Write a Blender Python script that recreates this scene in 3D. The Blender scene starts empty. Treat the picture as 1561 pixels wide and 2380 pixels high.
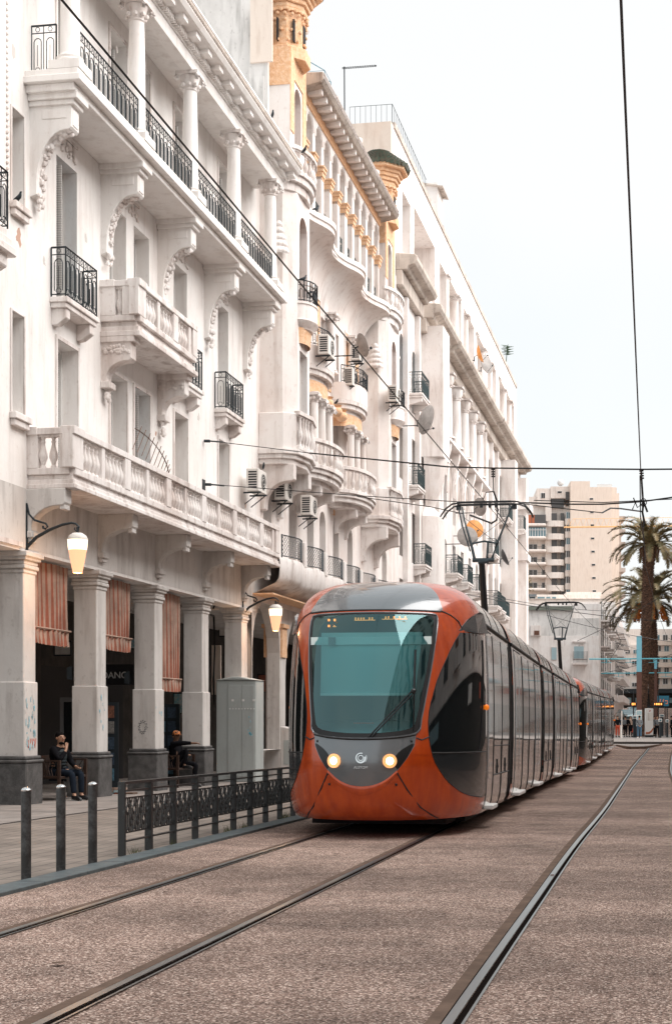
import bpy, bmesh, math, random
from mathutils import Vector, Matrix
from mathutils.geometry import delaunay_2d_cdt
R = math.radians
rnd = random.Random(7)
# ------------------------------------------------------------------ camera, world, sun, exposure
scene = bpy.context.scene
COL = scene.collection
F = 3400.0; PS = R(8); XP = 1475 - F*math.tan(PS); YH = 1672.0; H = 1.505
cd = bpy.data.cameras.new('camera'); cam = bpy.data.objects.new('camera', cd); COL.objects.link(cam)
cam.location = (0, 0, H); cam.rotation_euler = (R(90), 0, PS)
cd.sensor_fit = 'VERTICAL'; cd.sensor_height = 36; cd.lens = F/2380*36
cd.shift_x = (780.5 - XP)/2380; cd.shift_y = (YH - 1190)/2380
cd.clip_start = .1; cd.clip_end = 3000
scene.camera = cam
w = bpy.data.worlds.new('World'); scene.world = w; w.use_nodes = True
nt = w.node_tree; bg = nt.nodes['Background']
SUN_EL, SUN_AZ = R(46), R(88)      # azimuth measured from +Y towards +X
sky = nt.nodes.new('ShaderNodeTexSky'); sky.sky_type = 'NISHITA'; sky.sun_disc = False
sky.sun_elevation = SUN_EL; sky.sun_rotation = SUN_AZ; sky.dust_density = 3
tc = nt.nodes.new('ShaderNodeTexCoord'); cn = nt.nodes.new('ShaderNodeTexNoise'); cn.inputs['Scale'].default_value = 1.6
cn.inputs['Detail'].default_value = 4
cr = nt.nodes.new('ShaderNodeValToRGB'); cr.color_ramp.elements[0].position = .35; cr.color_ramp.elements[0].color = (5.5, 6.05, 6.2, 1)
cr.color_ramp.elements[1].position = .62; cr.color_ramp.elements[1].color = (6.5, 6.5, 6.4, 1)
mx = nt.nodes.new('ShaderNodeMix'); mx.data_type = 'RGBA'; mx.inputs[0].default_value = .9
nt.links.new(tc.outputs['Generated'], cn.inputs['Vector']); nt.links.new(cn.outputs['Fac'], cr.inputs['Fac'])
nt.links.new(sky.outputs[0], mx.inputs[6]); nt.links.new(cr.outputs[0], mx.inputs[7]); nt.links.new(mx.outputs[2], bg.inputs['Color'])
bg.inputs['Strength'].default_value = .1
sd = bpy.data.lights.new('sun', 'SUN'); sd.energy = 3.6; sd.angle = R(75); sd.color = (1, .95, .915)
so = bpy.data.objects.new('sun', sd); COL.objects.link(so)
sv = Vector((math.sin(SUN_AZ)*math.cos(SUN_EL), math.cos(SUN_AZ)*math.cos(SUN_EL), math.sin(SUN_EL)))
so.rotation_euler = sv.to_track_quat('Z', 'Y').to_euler()
scene.view_settings.view_transform = 'Standard'; scene.view_settings.look = 'None'
scene.view_settings.exposure = .72; scene.view_settings.gamma = 1

# ------------------------------------------------------------------ frames
DL = math.atan((1560 - XP)/F) - PS      # the facades turn this much clockwise from the street
CB, SB = math.cos(PS + DL), math.sin(PS + DL)
WA = -11.74                             # facade plane of the arcaded houses
def fw(a, b, z=0): return Vector((a*math.cos(DL) + b*math.sin(DL), -a*math.sin(DL) + b*math.cos(DL), z))
def sc(x, a): return (1560 - x)*CB/abs(a)
def bx_(x, a): return (F/sc(x, a) + a*SB)/CB
def zx_(x, y, a): return H + (YH - y)/sc(x, a)
def at(x, y, d):                        # point at depth d seen at a picture position of the survey
    xc = (x - XP)/F*d
    return Vector((xc*math.cos(PS) - d*math.sin(PS), xc*math.sin(PS) + d*math.cos(PS), H + (YH - y)*d/F))
def lerp(tab, t):
    if t <= tab[0][0]: return tab[0][1] + (t - tab[0][0])*(tab[1][1]-tab[0][1])/(tab[1][0]-tab[0][0]) if len(tab) > 1 else tab[0][1]
    for (a, p), (b, q) in zip(tab, tab[1:]):
        if t <= b: return p + (q - p)*(t - a)/(b - a)
    return tab[-1][1]
def gz(Y): return lerp([(-30, .537), (50, -.343), (75, -.28), (92, -.09), (102, -.07), (140, -.05), (200, 2.4), (420, 5.5), (3000, 6)], Y) if Y > -30 else .537
def smoothtab(tab):
    def f(t):
        return sum(lerp(tab, t + k) for k in (-3, -1.5, 0, 1.5, 3))/5
    return f
_dt = smoothtab([(-30, 0), (28, 0), (36, .06), (43, .14), (50, .28), (62, .5), (82, .9), (95, 1.9), (102, 4.0), (106, 8), (108, 16)])
_dr = smoothtab([(-30, -.1), (0, -.0), (7, 0), (11, .07), (16, .1), (25, .3), (53, .66), (71, 1.14), (88, 1.7), (98, 2.6), (104, 5.0), (107, 10), (109, 18)])
def Xt(Y): return -3.35 + _dt(Y)
def Xr(Y): return -.125 + _dr(Y)

# ------------------------------------------------------------------ mesh helper
OFF = {}
class MB:
    def __init__(s): s.v = []; s.f = []; s.mi = []; s.cur = 0
    def add(s, vs, fs):
        n = len(s.v); s.v += [tuple(p) for p in vs]; s.f += [tuple(i + n for i in f) for f in fs]; s.mi += [s.cur]*len(fs); return s
    def box(s, x0, x1, y0, y1, z0, z1):
        vs = [(x, y, z) for z in (z0, z1) for y in (y0, y1) for x in (x0, x1)]
        return s.add(vs, [(0, 2, 3, 1), (4, 5, 7, 6), (0, 1, 5, 4), (1, 3, 7, 5), (3, 2, 6, 7), (2, 0, 4, 6)])
    def quad(s, *p): return s.add(p, [tuple(range(len(p)))])
    def prism(s, poly, ax, t0, t1):     # polygon in the plane normal to axis ax, drawn (u,v), extruded t0..t1
        def P(u, v, t): return {'y': (u, t, v), 'x': (t, u, v), 'z': (u, v, t)}[ax]
        n = len(poly); vs = [P(u, v, t0) for u, v in poly] + [P(u, v, t1) for u, v in poly]
        fs = [tuple(range(n)), tuple(range(2*n - 1, n - 1, -1))] + [(i, i + n, (i + 1) % n + n, (i + 1) % n) for i in range(n)]
        return s.add(vs, fs)
    def lathe(s, prof, c, n=12, a0=0, a1=2*math.pi, sx=1, sy=1):
        full = abs(a1 - a0 - 2*math.pi) < 1e-6; m = n if full else n + 1; vs = []
        for r, z in prof:
            for i in range(m):
                t = a0 + (a1 - a0)*i/n; vs.append((c[0] + r*sx*math.cos(t), c[1] + r*sy*math.sin(t), c[2] + z))
        fs = []
        for j in range(len(prof) - 1):
            for i in range(n):
                k = (i + 1) % m if full else i + 1
                fs.append((j*m + i, j*m + k, (j + 1)*m + k, (j + 1)*m + i))
        if full:
            if prof[0][0] > 1e-4: fs.append(tuple(range(m - 1, -1, -1)))
            if prof[-1][0] > 1e-4: fs.append(tuple((len(prof) - 1)*m + i for i in range(m)))
        return s.add(vs, fs)
    def tube(s, pts, r, n=5, closed=False):
        pts = [Vector(p) for p in pts]; L = len(pts); rings = []
        for i, p in enumerate(pts):
            if closed: d = pts[(i + 1) % L] - pts[i - 1]
            else: d = (pts[min(i + 1, L - 1)] - pts[max(i - 1, 0)])
            if d.length < 1e-9: d = Vector((0, 0, 1))
            d.normalize(); u = d.cross(Vector((0, 0, 1)) if abs(d.z) < .9 else Vector((1, 0, 0))).normalized(); v = d.cross(u)
            rr = r[i] if isinstance(r, (list, tuple)) else r
            rings.append([p + u*rr*math.cos(2*math.pi*k/n) + v*rr*math.sin(2*math.pi*k/n) for k in range(n)])
        vs = [q for g in rings for q in g]; fs = []
        for j in range(L if closed else L - 1):
            a, b = j*n, ((j + 1) % L)*n
            fs += [(a + k, a + (k + 1) % n, b + (k + 1) % n, b + k) for k in range(n)]
        if not closed: fs += [tuple(range(n - 1, -1, -1)), tuple((L - 1)*n + k for k in range(n))]
        return s.add(vs, fs)
    def ball(s, c, r, n=8, sq=(1, 1, 1)):
        pr = [(math.sin(math.pi*j/(n//2 + 1)), -math.cos(math.pi*j/(n//2 + 1))) for j in range(n//2 + 2)]
        k = len(s.v); s.lathe([(a*r, b*r) for a, b in pr], (0, 0, 0), n)
        for i in range(k, len(s.v)):
            x, y, z = s.v[i]; s.v[i] = (c[0] + x*sq[0], c[1] + y*sq[1], c[2] + z*sq[2])
        return s
    def sheet(s, rows):                 # rows of points -> grid
        m = len(rows[0]); vs = [p for r_ in rows for p in r_]
        return s.add(vs, [(j*m + i, j*m + i + 1, (j + 1)*m + i + 1, (j + 1)*m + i) for j in range(len(rows) - 1) for i in range(m - 1)])
    def xf(s, M, k=0):
        for i in range(k, len(s.v)): s.v[i] = tuple(M @ Vector(s.v[i]))
        return s
    def build(s, name, mat, parent=None, smooth=False, bevel=0, label=None):
        me = bpy.data.meshes.new(name); o = Vector(OFF.get(parent.name, (0, 0, 0))) if parent else Vector((0, 0, 0))
        me.from_pydata([tuple(Vector(p) - o) for p in s.v], [], s.f)
        mats = mat if isinstance(mat, (list, tuple)) else [mat]
        for m in mats: me.materials.append(m)
        if len(mats) > 1: me.polygons.foreach_set('material_index', s.mi)
        if smooth:
            me.polygons.foreach_set('use_smooth', [True]*len(me.polygons))
            if smooth != 'all': me.set_sharp_from_angle(angle=R(40))
        me.validate(); me.update()
        ob = bpy.data.objects.new(name, me); COL.objects.link(ob)
        if parent: ob.parent = parent; OFF[ob.name] = tuple(o)
        if bevel:
            b = ob.modifiers.new('bevel', 'BEVEL'); b.width = bevel; b.segments = 1; b.limit_method = 'ANGLE'; b.angle_limit = R(50)
        if label: ob['label'] = label
        return ob
def tag(o, label=None, cat=None, group=None, kind=None):
    if label: o['label'] = label
    if cat: o['category'] = cat
    if group: o['group'] = group
    if kind: o['kind'] = kind
    return o
def thing(name, label, cat, loc=(0, 0, 0), rz=0, group=None, off=(0, 0, 0)):
    o = bpy.data.objects.new(name, None); COL.objects.link(o); o.location = loc; o.rotation_euler = (0, 0, rz)
    o.empty_display_size = .3; OFF[o.name] = off
    return tag(o, label, cat, group)
def bthing(name, label, cat, a, b, z, group=None):   # a thing built in facade coordinates (a across, b along, z)
    return thing(name, label, cat, fw(a, b, z), -DL, group, (a, b, z))
def copy_tree(o, parent=None):
    c = o.copy(); COL.objects.link(c)
    if parent: c.parent = parent
    for k in ('label',):
        if parent is None and k in c: del c[k]
    for ch in list(o.children): copy_tree(ch, c)
    return c

# ------------------------------------------------------------------ materials
def lin(c): return tuple(((x/255)/12.92 if x/255 <= .04045 else ((x/255 + .055)/1.055)**2.4) for x in c) + (1,)
def mat(name, col, rough=.6, metal=0, var=0, vs=3, bump=0, bs=40, col2=None, coat=0, emit=0, ecol=None, spec=.5, stretch=(1, 1, 1), ramp=(.4, .65)):
    m = bpy.data.materials.new(name); m.use_nodes = True; n = m.node_tree; p = n.nodes['Principled BSDF']
    p.inputs['Base Color'].default_value = (*col[:3], 1); p.inputs['Roughness'].default_value = rough; p.inputs['Metallic'].default_value = metal
    p.inputs['Coat Weight'].default_value = coat; p.inputs['Coat Roughness'].default_value = .04; p.inputs['Specular IOR Level'].default_value = spec
    if emit: p.inputs['Emission Color'].default_value = (*(ecol or col)[:3], 1); p.inputs['Emission Strength'].default_value = emit
    if var or col2 or bump:
        t = n.nodes.new('ShaderNodeTexCoord'); mp = n.nodes.new('ShaderNodeMapping'); mp.inputs['Scale'].default_value = stretch
        n.links.new(t.outputs['Object'], mp.inputs['Vector'])
    if var or col2:
        no = n.nodes.new('ShaderNodeTexNoise'); no.inputs['Scale'].default_value = vs; no.inputs['Detail'].default_value = 6; no.inputs['Roughness'].default_value = .65
        n.links.new(mp.outputs[0], no.inputs['Vector'])
        r_ = n.nodes.new('ShaderNodeValToRGB'); e = r_.color_ramp.elements; e[0].position, e[1].position = ramp
        c2 = col2 or tuple(c*(1 - var) for c in col[:3])
        e[0].color = (*c2[:3], 1); e[1].color = (*col[:3], 1)
        n.links.new(no.outputs['Fac'], r_.inputs['Fac']); n.links.new(r_.outputs['Color'], p.inputs['Base Color'])
    if bump:
        nb = n.nodes.new('ShaderNodeTexNoise'); nb.inputs['Scale'].default_value = bs; nb.inputs['Detail'].default_value = 4
        n.links.new(mp.outputs[0], nb.inputs['Vector'])
        b = n.nodes.new('ShaderNodeBump'); b.inputs['Strength'].default_value = bump; b.inputs['Distance'].default_value = .02
        n.links.new(nb.outputs['Fac'], b.inputs['Height']); n.links.new(b.outputs['Normal'], p.inputs['Normal'])
    return m
def plaster(name, base, stain, amount=.5, seed=0):
    m = bpy.data.materials.new(name); m.use_nodes = True; n = m.node_tree; p = n.nodes['Principled BSDF']; L = n.links.new
    p.inputs['Roughness'].default_value = .85; p.inputs['Specular IOR Level'].default_value = .25
    t = n.nodes.new('ShaderNodeTexCoord')
    def noise(scale, sx, lo, hi, off=0):
        mp = n.nodes.new('ShaderNodeMapping'); mp.inputs['Scale'].default_value = sx; mp.inputs['Location'].default_value = (seed + off, off, 3*off)
        no = n.nodes.new('ShaderNodeTexNoise'); no.inputs['Scale'].default_value = scale; no.inputs['Detail'].default_value = 7; no.inputs['Roughness'].default_value = .62
        r_ = n.nodes.new('ShaderNodeMapRange'); r_.inputs['From Min'].default_value = lo; r_.inputs['From Max'].default_value = hi
        L(t.outputs['Object'], mp.inputs['Vector']); L(mp.outputs[0], no.inputs['Vector']); L(no.outputs['Fac'], r_.inputs['Value']); return r_.outputs[0], no
    def mix(f, a, b, k):
        x = n.nodes.new('ShaderNodeMix'); x.data_type = 'RGBA'; mu = n.nodes.new('ShaderNodeMath'); mu.operation = 'MULTIPLY'; mu.inputs[1].default_value = k
        L(f, mu.inputs[0]); L(mu.outputs[0], x.inputs[0])
        if isinstance(a, tuple): x.inputs[6].default_value = a
        else: L(a, x.inputs[6])
        x.inputs[7].default_value = b; return x.outputs[2]
    f1, _ = noise(.5, (1, 1, 1), .45, .75); f2, _ = noise(3.4, (1, 1, .14), .50, .74, 5); f3, n3 = noise(9, (1, 1, .7), .58, .72, 9)
    c = mix(f1, (*base[:3], 1), (*stain[:3], 1), amount*.7)
    c = mix(f2, c, tuple(x*.62 for x in stain[:3]) + (1,), amount*.8)
    c = mix(f3, c, tuple(x*.75 for x in stain[:3]) + (1,), amount*.55)
    L(c, p.inputs['Base Color'])
    b = n.nodes.new('ShaderNodeBump'); b.inputs['Strength'].default_value = .35; b.inputs['Distance'].default_value = .015
    L(n3.outputs['Fac'], b.inputs['Height']); L(b.outputs['Normal'], p.inputs['Normal'])
    return m
M = {}
M['wall'] = plaster('white_plaster', (.84, .815, .79), (.60, .48, .41), .42)
M['wallb'] = plaster('cream_plaster', (.83, .785, .755), (.60, .43, .35), .6, 4)
M['wallc'] = plaster('pale_plaster', (.83, .79, .765), (.60, .46, .39), .6, 9)
M['trim'] = plaster('white_stucco_trim', (.81, .77, .745), (.45, .32, .26), .85, 2)
M['low'] = plaster('grubby_plaster', (.64, .615, .59), (.36, .31, .28), .7, 6)
M['soot'] = plaster('weathered_side_wall', (.74, .72, .70), (.34, .32, .30), .8, 3)
M['ledge'] = plaster('stained_cornice', (.62, .55, .49), (.23, .17, .14), .9, 8)
M['ochre'] = mat('ochre_carved_plaster', (.84, .58, .39), .85, var=.0, col2=(.73, .43, .24), vs=9, bump=1.0, bs=16)
M['peach'] = plaster('peach_plaster', (.78, .68, .60), (.66, .46, .34), .6, 7)
M['iron'] = mat('wrought_iron', (.022, .030, .036), .5, .3)
M['irong'] = mat('greenish_iron', (.03, .055, .06), .55, .2)
M['plinth'] = mat('grey_stone_plinth', (.115, .11, .108), .7, col2=(.06, .058, .057), vs=5, bump=.3)
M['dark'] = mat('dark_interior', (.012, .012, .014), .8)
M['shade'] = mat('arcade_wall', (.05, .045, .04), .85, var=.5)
M['glass'] = mat('window_glass', (.02, .026, .03), .08, spec=.8)
M['blueglass'] = mat('bluish_glass', (.12, .2, .23), .12, spec=.8)
def stripes(name, c1, c2, axis, freq, duty=.5, rough=.6, bump=0):
    m = bpy.data.materials.new(name); m.use_nodes = True; n = m.node_tree; p = n.nodes['Principled BSDF']; L = n.links.new
    p.inputs['Roughness'].default_value = rough; t = n.nodes.new('ShaderNodeTexCoord'); s = n.nodes.new('ShaderNodeSeparateXYZ'); L(t.outputs['Object'], s.inputs[0])
    mu = n.nodes.new('ShaderNodeMath'); mu.operation = 'MULTIPLY'; mu.inputs[1].default_value = freq; L(s.outputs[axis], mu.inputs[0])
    fr = n.nodes.new('ShaderNodeMath'); fr.operation = 'FRACT'; L(mu.outputs[0], fr.inputs[0])
    g = n.nodes.new('ShaderNodeMath'); g.operation = 'GREATER_THAN'; g.inputs[1].default_value = duty; L(fr.outputs[0], g.inputs[0])
    x = n.nodes.new('ShaderNodeMix'); x.data_type = 'RGBA'; x.inputs[6].default_value = (*c1, 1); x.inputs[7].default_value = (*c2, 1)
    L(g.outputs[0], x.inputs[0]); L(x.outputs[2], p.inputs['Base Color'])
    if bump:
        b = n.nodes.new('ShaderNodeBump'); b.inputs['Strength'].default_value = bump; b.inputs['Distance'].default_value = .02; L(fr.outputs[0], b.inputs['Height']); L(b.outputs['Normal'], p.inputs['Normal'])
    return m
M['shut'] = stripes('grey_louvres', (.50, .49, .47), (.34, .33, .32), 2, 22, .6, bump=.6)
M['shutb'] = stripes('blue_louvres', (.10, .20, .26), (.05, .12, .16), 2, 22, .6, bump=.6)
M['shutr'] = stripes('brown_slatted_blind', (.30, .14, .09), (.14, .07, .05), 2, 16, .6, bump=.6)
M['awn_r'] = mat('awning_red', (.36, .12, .072), .9, var=.4, vs=2); M['awn_w'] = mat('awning_cream', (.44, .30, .235), .9, var=.35, vs=2)
M['orange'] = mat('orange_paint', (.58, .075, .006), .24, .05, coat=.45, col2=(.44, .050, .005), vs=1.6, stretch=(4, 4, .5))
M['silver'] = mat('silver_panel', (.84, .81, .79), .14, .9, bump=.16, bs=1.6, stretch=(1, 2.2, .5))
M['roofs'] = mat('silver_roof', (.70, .65, .62), .16, .75, col2=(.50, .44, .40), vs=1.2); M['dgrey'] = mat('charcoal_paint', (.028, .031, .034), .2, .2, coat=.6); M['frame'] = mat('dark_frame_steel', (.045, .06, .068), .4, .4); M['dishg'] = mat('grey_dish', (.36, .33, .31), .6, var=.3, vs=4); M['farwin'] = mat('far_window', (.085, .08, .078), .3)
M['grey'] = mat('dark_grey_paint', (.17, .18, .19), .22, .35, coat=.8)
M['black'] = mat('black_trim', (.01, .01, .011), .35)
M['rubber'] = mat('rubber_gasket', (.012, .012, .013), .6)
M['dglass'] = mat('dark_cab_glass', (.006, .008, .009), .04, coat=1)
M['tglass'] = mat('tram_window_glass', (.24, .25, .255), .04, .8, coat=1, bump=.30, bs=1.6, stretch=(1, 2.6, .4))
M['steel'] = mat('polished_rail', (.36, .39, .40), .3, 1)
M['brown'] = mat('rail_filler', (.17, .115, .088), .95, var=.3, vs=5, spec=.1)
M['groove'] = mat('rail_groove', (.012, .009, .008), 1, spec=0)
M['chrome'] = mat('chrome', (.7, .7, .7), .12, 1)
M['lamp'] = mat('headlight_glow', (1, .85, .6), .3, emit=5, ecol=(1, .80, .55)); M['lampr'] = mat('headlight_rim_glow', (.6, .3, .15), .2, .5, emit=.7, ecol=(1, .42, .15))  # rim emission stands in for orange light caught by the chrome ring
M['ledd'] = mat('amber_led', (1, .5, .15), .4, emit=1.8, ecol=(1, .32, .06))
M['amber'] = mat('amber_lens', (.85, .16, .01), .15, emit=.3, ecol=(1, .25, .02))
M['wire'] = mat('wire_black', (.006, .006, .007), .5)
M['wireb'] = mat('teal_beam_paint', (.10, .42, .50), .5)
M['concrete'] = mat('kerb_stone', (.10, .125, .13), .6, col2=(.07, .085, .09), vs=6, bump=.2)
M['white'] = mat('white_enamel', (.72, .71, .69), .4)
M['acm'] = plaster('aged_metal_casing', (.70, .67, .63), (.32, .25, .2), .5)
M['cab'] = plaster('grey_green_metal', (.40, .43, .42), (.25, .22, .2), .35)
def windscreen():
    m = bpy.data.materials.new('teal_windscreen'); m.use_nodes = True; n = m.node_tree; L = n.links.new
    for k in list(n.nodes):
        if k.type != 'OUTPUT_MATERIAL': n.nodes.remove(k)
    o = [k for k in n.nodes if k.type == 'OUTPUT_MATERIAL'][0]
    t = n.nodes.new('ShaderNodeBsdfTransparent'); t.inputs[0].default_value = (.44, .72, .74, 1)
    g = n.nodes.new('ShaderNodeBsdfGlossy'); g.inputs['Roughness'].default_value = .03; g.inputs['Color'].default_value = (.50, .80, .82, 1)
    f0 = n.nodes.new('ShaderNodeFresnel'); f0.inputs[0].default_value = 1.6; f = n.nodes.new('ShaderNodeMath'); f.inputs[1].default_value = .08; L(f0.outputs[0], f.inputs[0]); x = n.nodes.new('ShaderNodeMixShader')
    L(f.outputs[0], x.inputs[0]); L(t.outputs[0], x.inputs[1]); L(g.outputs[0], x.inputs[2]); L(x.outputs[0], o.inputs[0]); return m
M['screen'] = windscreen()

def ground_mats():
    m = bpy.data.materials.new('exposed_aggregate'); m.use_nodes = True; n = m.node_tree; p = n.nodes['Principled BSDF']; L = n.links.new
    t = n.nodes.new('ShaderNodeTexCoord')
    v = n.nodes.new('ShaderNodeTexVoronoi'); v.inputs['Scale'].default_value = 105; L(t.outputs['Object'], v.inputs['Vector'])
    sp = n.nodes.new('ShaderNodeSeparateColor'); L(v.outputs['Color'], sp.inputs[0])
    r_ = n.nodes.new('ShaderNodeValToRGB'); e = r_.color_ramp.elements; e[0].position = 0; e[0].color = (.045, .030, .024, 1); e[1].position = 1; e[1].color = (.62, .50, .43, 1)
    for q, c in ((.3, (.135, .088, .070)), (.55, (.205, .137, .110)), (.8, (.30, .212, .175))):
        k = r_.color_ramp.elements.new(q); k.color = (*c, 1)
    L(sp.outputs[0], r_.inputs['Fac'])
    no = n.nodes.new('ShaderNodeTexNoise'); no.inputs['Scale'].default_value = .35; no.inputs['Detail'].default_value = 5; L(t.outputs['Object'], no.inputs['Vector'])
    mr = n.nodes.new('ShaderNodeMapRange'); mr.inputs['From Min'].default_value = .35; mr.inputs['From Max'].default_value = .7; mr.inputs['To Min'].default_value = 1.08; mr.inputs['To Max'].default_value = 1.6
    L(no.outputs['Fac'], mr.inputs['Value'])
    mp = n.nodes.new('ShaderNodeMapping'); mp.inputs['Scale'].default_value = (.05, .42, 1); n2 = n.nodes.new('ShaderNodeTexNoise'); n2.inputs['Scale'].default_value = 1; n2.inputs['Detail'].default_value = 2; L(t.outputs['Object'], mp.inputs[0]); L(mp.outputs[0], n2.inputs['Vector'])
    m2 = n.nodes.new('ShaderNodeMapRange'); m2.inputs['From Min'].default_value = .42; m2.inputs['From Max'].default_value = .58; m2.inputs['To Min'].default_value = .82; m2.inputs['To Max'].default_value = 1.12; L(n2.outputs['Fac'], m2.inputs['Value'])
    n3 = n.nodes.new('ShaderNodeTexNoise'); n3.inputs['Scale'].default_value = 2.6; n3.inputs['Detail'].default_value = 8; L(t.outputs['Object'], n3.inputs['Vector']); m3 = n.nodes.new('ShaderNodeMapRange'); m3.inputs['From Min'].default_value = .3; m3.inputs['From Max'].default_value = .6; m3.inputs['To Min'].default_value = .72; m3.inputs['To Max'].default_value = 1.05; L(n3.outputs['Fac'], m3.inputs['Value'])
    k1 = n.nodes.new('ShaderNodeMath'); k1.operation = 'MULTIPLY'; L(mr.outputs[0], k1.inputs[0]); L(m2.outputs[0], k1.inputs[1]); k2 = n.nodes.new('ShaderNodeMath'); k2.operation = 'MULTIPLY'; L(k1.outputs[0], k2.inputs[0]); L(m3.outputs[0], k2.inputs[1])
    x = n.nodes.new('ShaderNodeVectorMath'); x.operation = 'SCALE'; L(r_.outputs[0], x.inputs[0]); L(k2.outputs[0], x.inputs['Scale']); L(x.outputs[0], p.inputs['Base Color'])
    p.inputs['Roughness'].default_value = .85; p.inputs['Specular IOR Level'].default_value = .15
    b = n.nodes.new('ShaderNodeBump'); b.inputs['Strength'].default_value = .6; b.inputs['Distance'].default_value = .006; L(v.outputs['Distance'], b.inputs['Height']); L(b.outputs['Normal'], p.inputs['Normal'])
    def pav(name, c1, c2, mo, bw=.42, rh=.2):
        q = bpy.data.materials.new(name); q.use_nodes = True; n = q.node_tree; p = n.nodes['Principled BSDF']; L = n.links.new
        t = n.nodes.new('ShaderNodeTexCoord'); mp = n.nodes.new('ShaderNodeMapping'); mp.inputs['Rotation'].default_value = (0, 0, R(90)); L(t.outputs['Object'], mp.inputs[0])
        br = n.nodes.new('ShaderNodeTexBrick'); br.inputs['Scale'].default_value = 1; br.inputs['Brick Width'].default_value = bw; br.inputs['Row Height'].default_value = rh
        br.inputs['Mortar Size'].default_value = .008; br.inputs['Color1'].default_value = (*c1, 1); br.inputs['Color2'].default_value = (*c2, 1); br.inputs['Mortar'].default_value = (*mo, 1)
        L(mp.outputs[0], br.inputs['Vector'])
        no = n.nodes.new('ShaderNodeTexNoise'); no.inputs['Scale'].default_value = 1.3; no.inputs['Detail'].default_value = 8; L(t.outputs['Object'], no.inputs['Vector'])
        mr = n.nodes.new('ShaderNodeMapRange'); mr.inputs['From Min'].default_value = .3; mr.inputs['From Max'].default_value = .7; mr.inputs['To Min'].default_value = .65; mr.inputs['To Max'].default_value = 1.1; L(no.outputs['Fac'], mr.inputs['Value'])
        x = n.nodes.new('ShaderNodeVectorMath'); x.operation = 'SCALE'; L(br.outputs['Color'], x.inputs[0]); L(mr.outputs[0], x.inputs['Scale']); L(x.outputs[0], p.inputs['Base Color'])
        p.inputs['Roughness'].default_value = .7
        b = n.nodes.new('ShaderNodeBump'); b.inputs['Strength'].default_value = .5; b.inputs['Distance'].default_value = .01; L(br.outputs['Fac'], b.inputs['Height']); b.invert = True; L(b.outputs['Normal'], p.inputs['Normal'])
        return q
    return m, pav('pavement_blocks', (.27, .22, .185), (.22, .18, .15), (.075, .06, .055)), pav('plaza_slabs', (.30, .26, .235), (.26, .23, .21), (.12, .1, .09), .6, .6)
M['road'], M['pave'], M['plaza'] = ground_mats()

# ------------------------------------------------------------------ ground, pavement, tracks
YS = [-30, -20, -10, -5, 0, 5, 10, 15, 20, 25, 30, 35, 40, 45, 50, 55, 60, 65, 70, 75, 80, 85, 90, 95, 100, 102, 105, 110, 120, 130, 140, 160, 180, 200, 250, 300, 420, 700, 1500, 2900]
g = MB(); XS = [-1500, -300, -80, -30, -5.1, 0, 5, 12, 40, 200, 1500]
g.sheet([[(x, y, gz(y)) for x in XS] for y in YS]); tag(g.build('ground', M['road']), kind='structure')
def strip(x0, x1, y0, y1, dz, step=5):
    m = MB(); n = max(1, int((y1 - y0)/step)); ys = [y0 + (y1 - y0)*i/n for i in range(n + 1)] + ([50] if y0 < 50 < y1 else []) ; ys.sort()
    f0 = x0 if callable(x0) else (lambda y: x0); f1 = x1 if callable(x1) else (lambda y: x1)
    return m.sheet([[(f0(y), y, gz(y) + dz), (f1(y), y, gz(y) + dz)] for y in ys])
tag(strip(-9.0, -5.285, -20, 120, .006).build('pavement', M['pave']), kind='structure')
tag(strip(-18, -9.08, -20, 120, .010).build('arcade_floor', M['plaza']), kind='structure')
m = strip(-9.08, -9.0, -20, 120, .004); tag(m.build('drain_channel', mat('drain_dark', (.035, .03, .028), .8, var=.5)), kind='structure')
k = MB()
for y in range(-20, 120, 1):
    if y >= -20: k.add([(x, yy + e, gz(yy + e) + z) for yy, e in ((y, .005), (y + 1, -.005)) for x in (-5.285, -5.02) for z in (-.05, .035)], [(0, 1, 3, 2), (4, 6, 7, 5), (1, 5, 7, 3), (2, 3, 7, 6), (0, 4, 5, 1)])
tag(k.build('kerb', M['concrete'], bevel=.006), kind='structure')
def make_track(name, fx, y1, label):
    t = thing(name, label, 'tram track', (fx(0), 0, gz(0))); OFF[t.name] = (fx(0), 0, gz(0)); tag(t, kind='structure'); del t['category']
    for sgn in (-1, 1):
        c = lambda y, s=sgn: fx(y) + s*.7175
        ys_ = (-15, y1)
        rail = strip(lambda y: c(y) - .024, lambda y: c(y) + .024, *ys_, .012, 1.5).build('rail', M['steel'], t)
        for n2, a, b, dz, mt in (('filler', -.105, -.034, .006, 'brown'), ('flank', -.034, -.024, .008, 'groove'), ('groove', .024, .060, .004, 'groove'), ('lip', .060, .074, .01, 'steel')):
            if sgn > 0 or fx is Xr: aa, bb = a, b
            else: aa, bb = a, b
            strip(lambda y, a=aa: c(y) + a, lambda y, b=bb: c(y) + b, *ys_, dz, 1.5).build(n2, M[mt], rail)
    return t
make_track('tram_track', Xt, 107, 'grooved tram rails under the orange tram, running past the fence')
make_track('tram_track', Xr, 108, 'shiny tram rail right of the tram, curving right at the far end')
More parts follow.
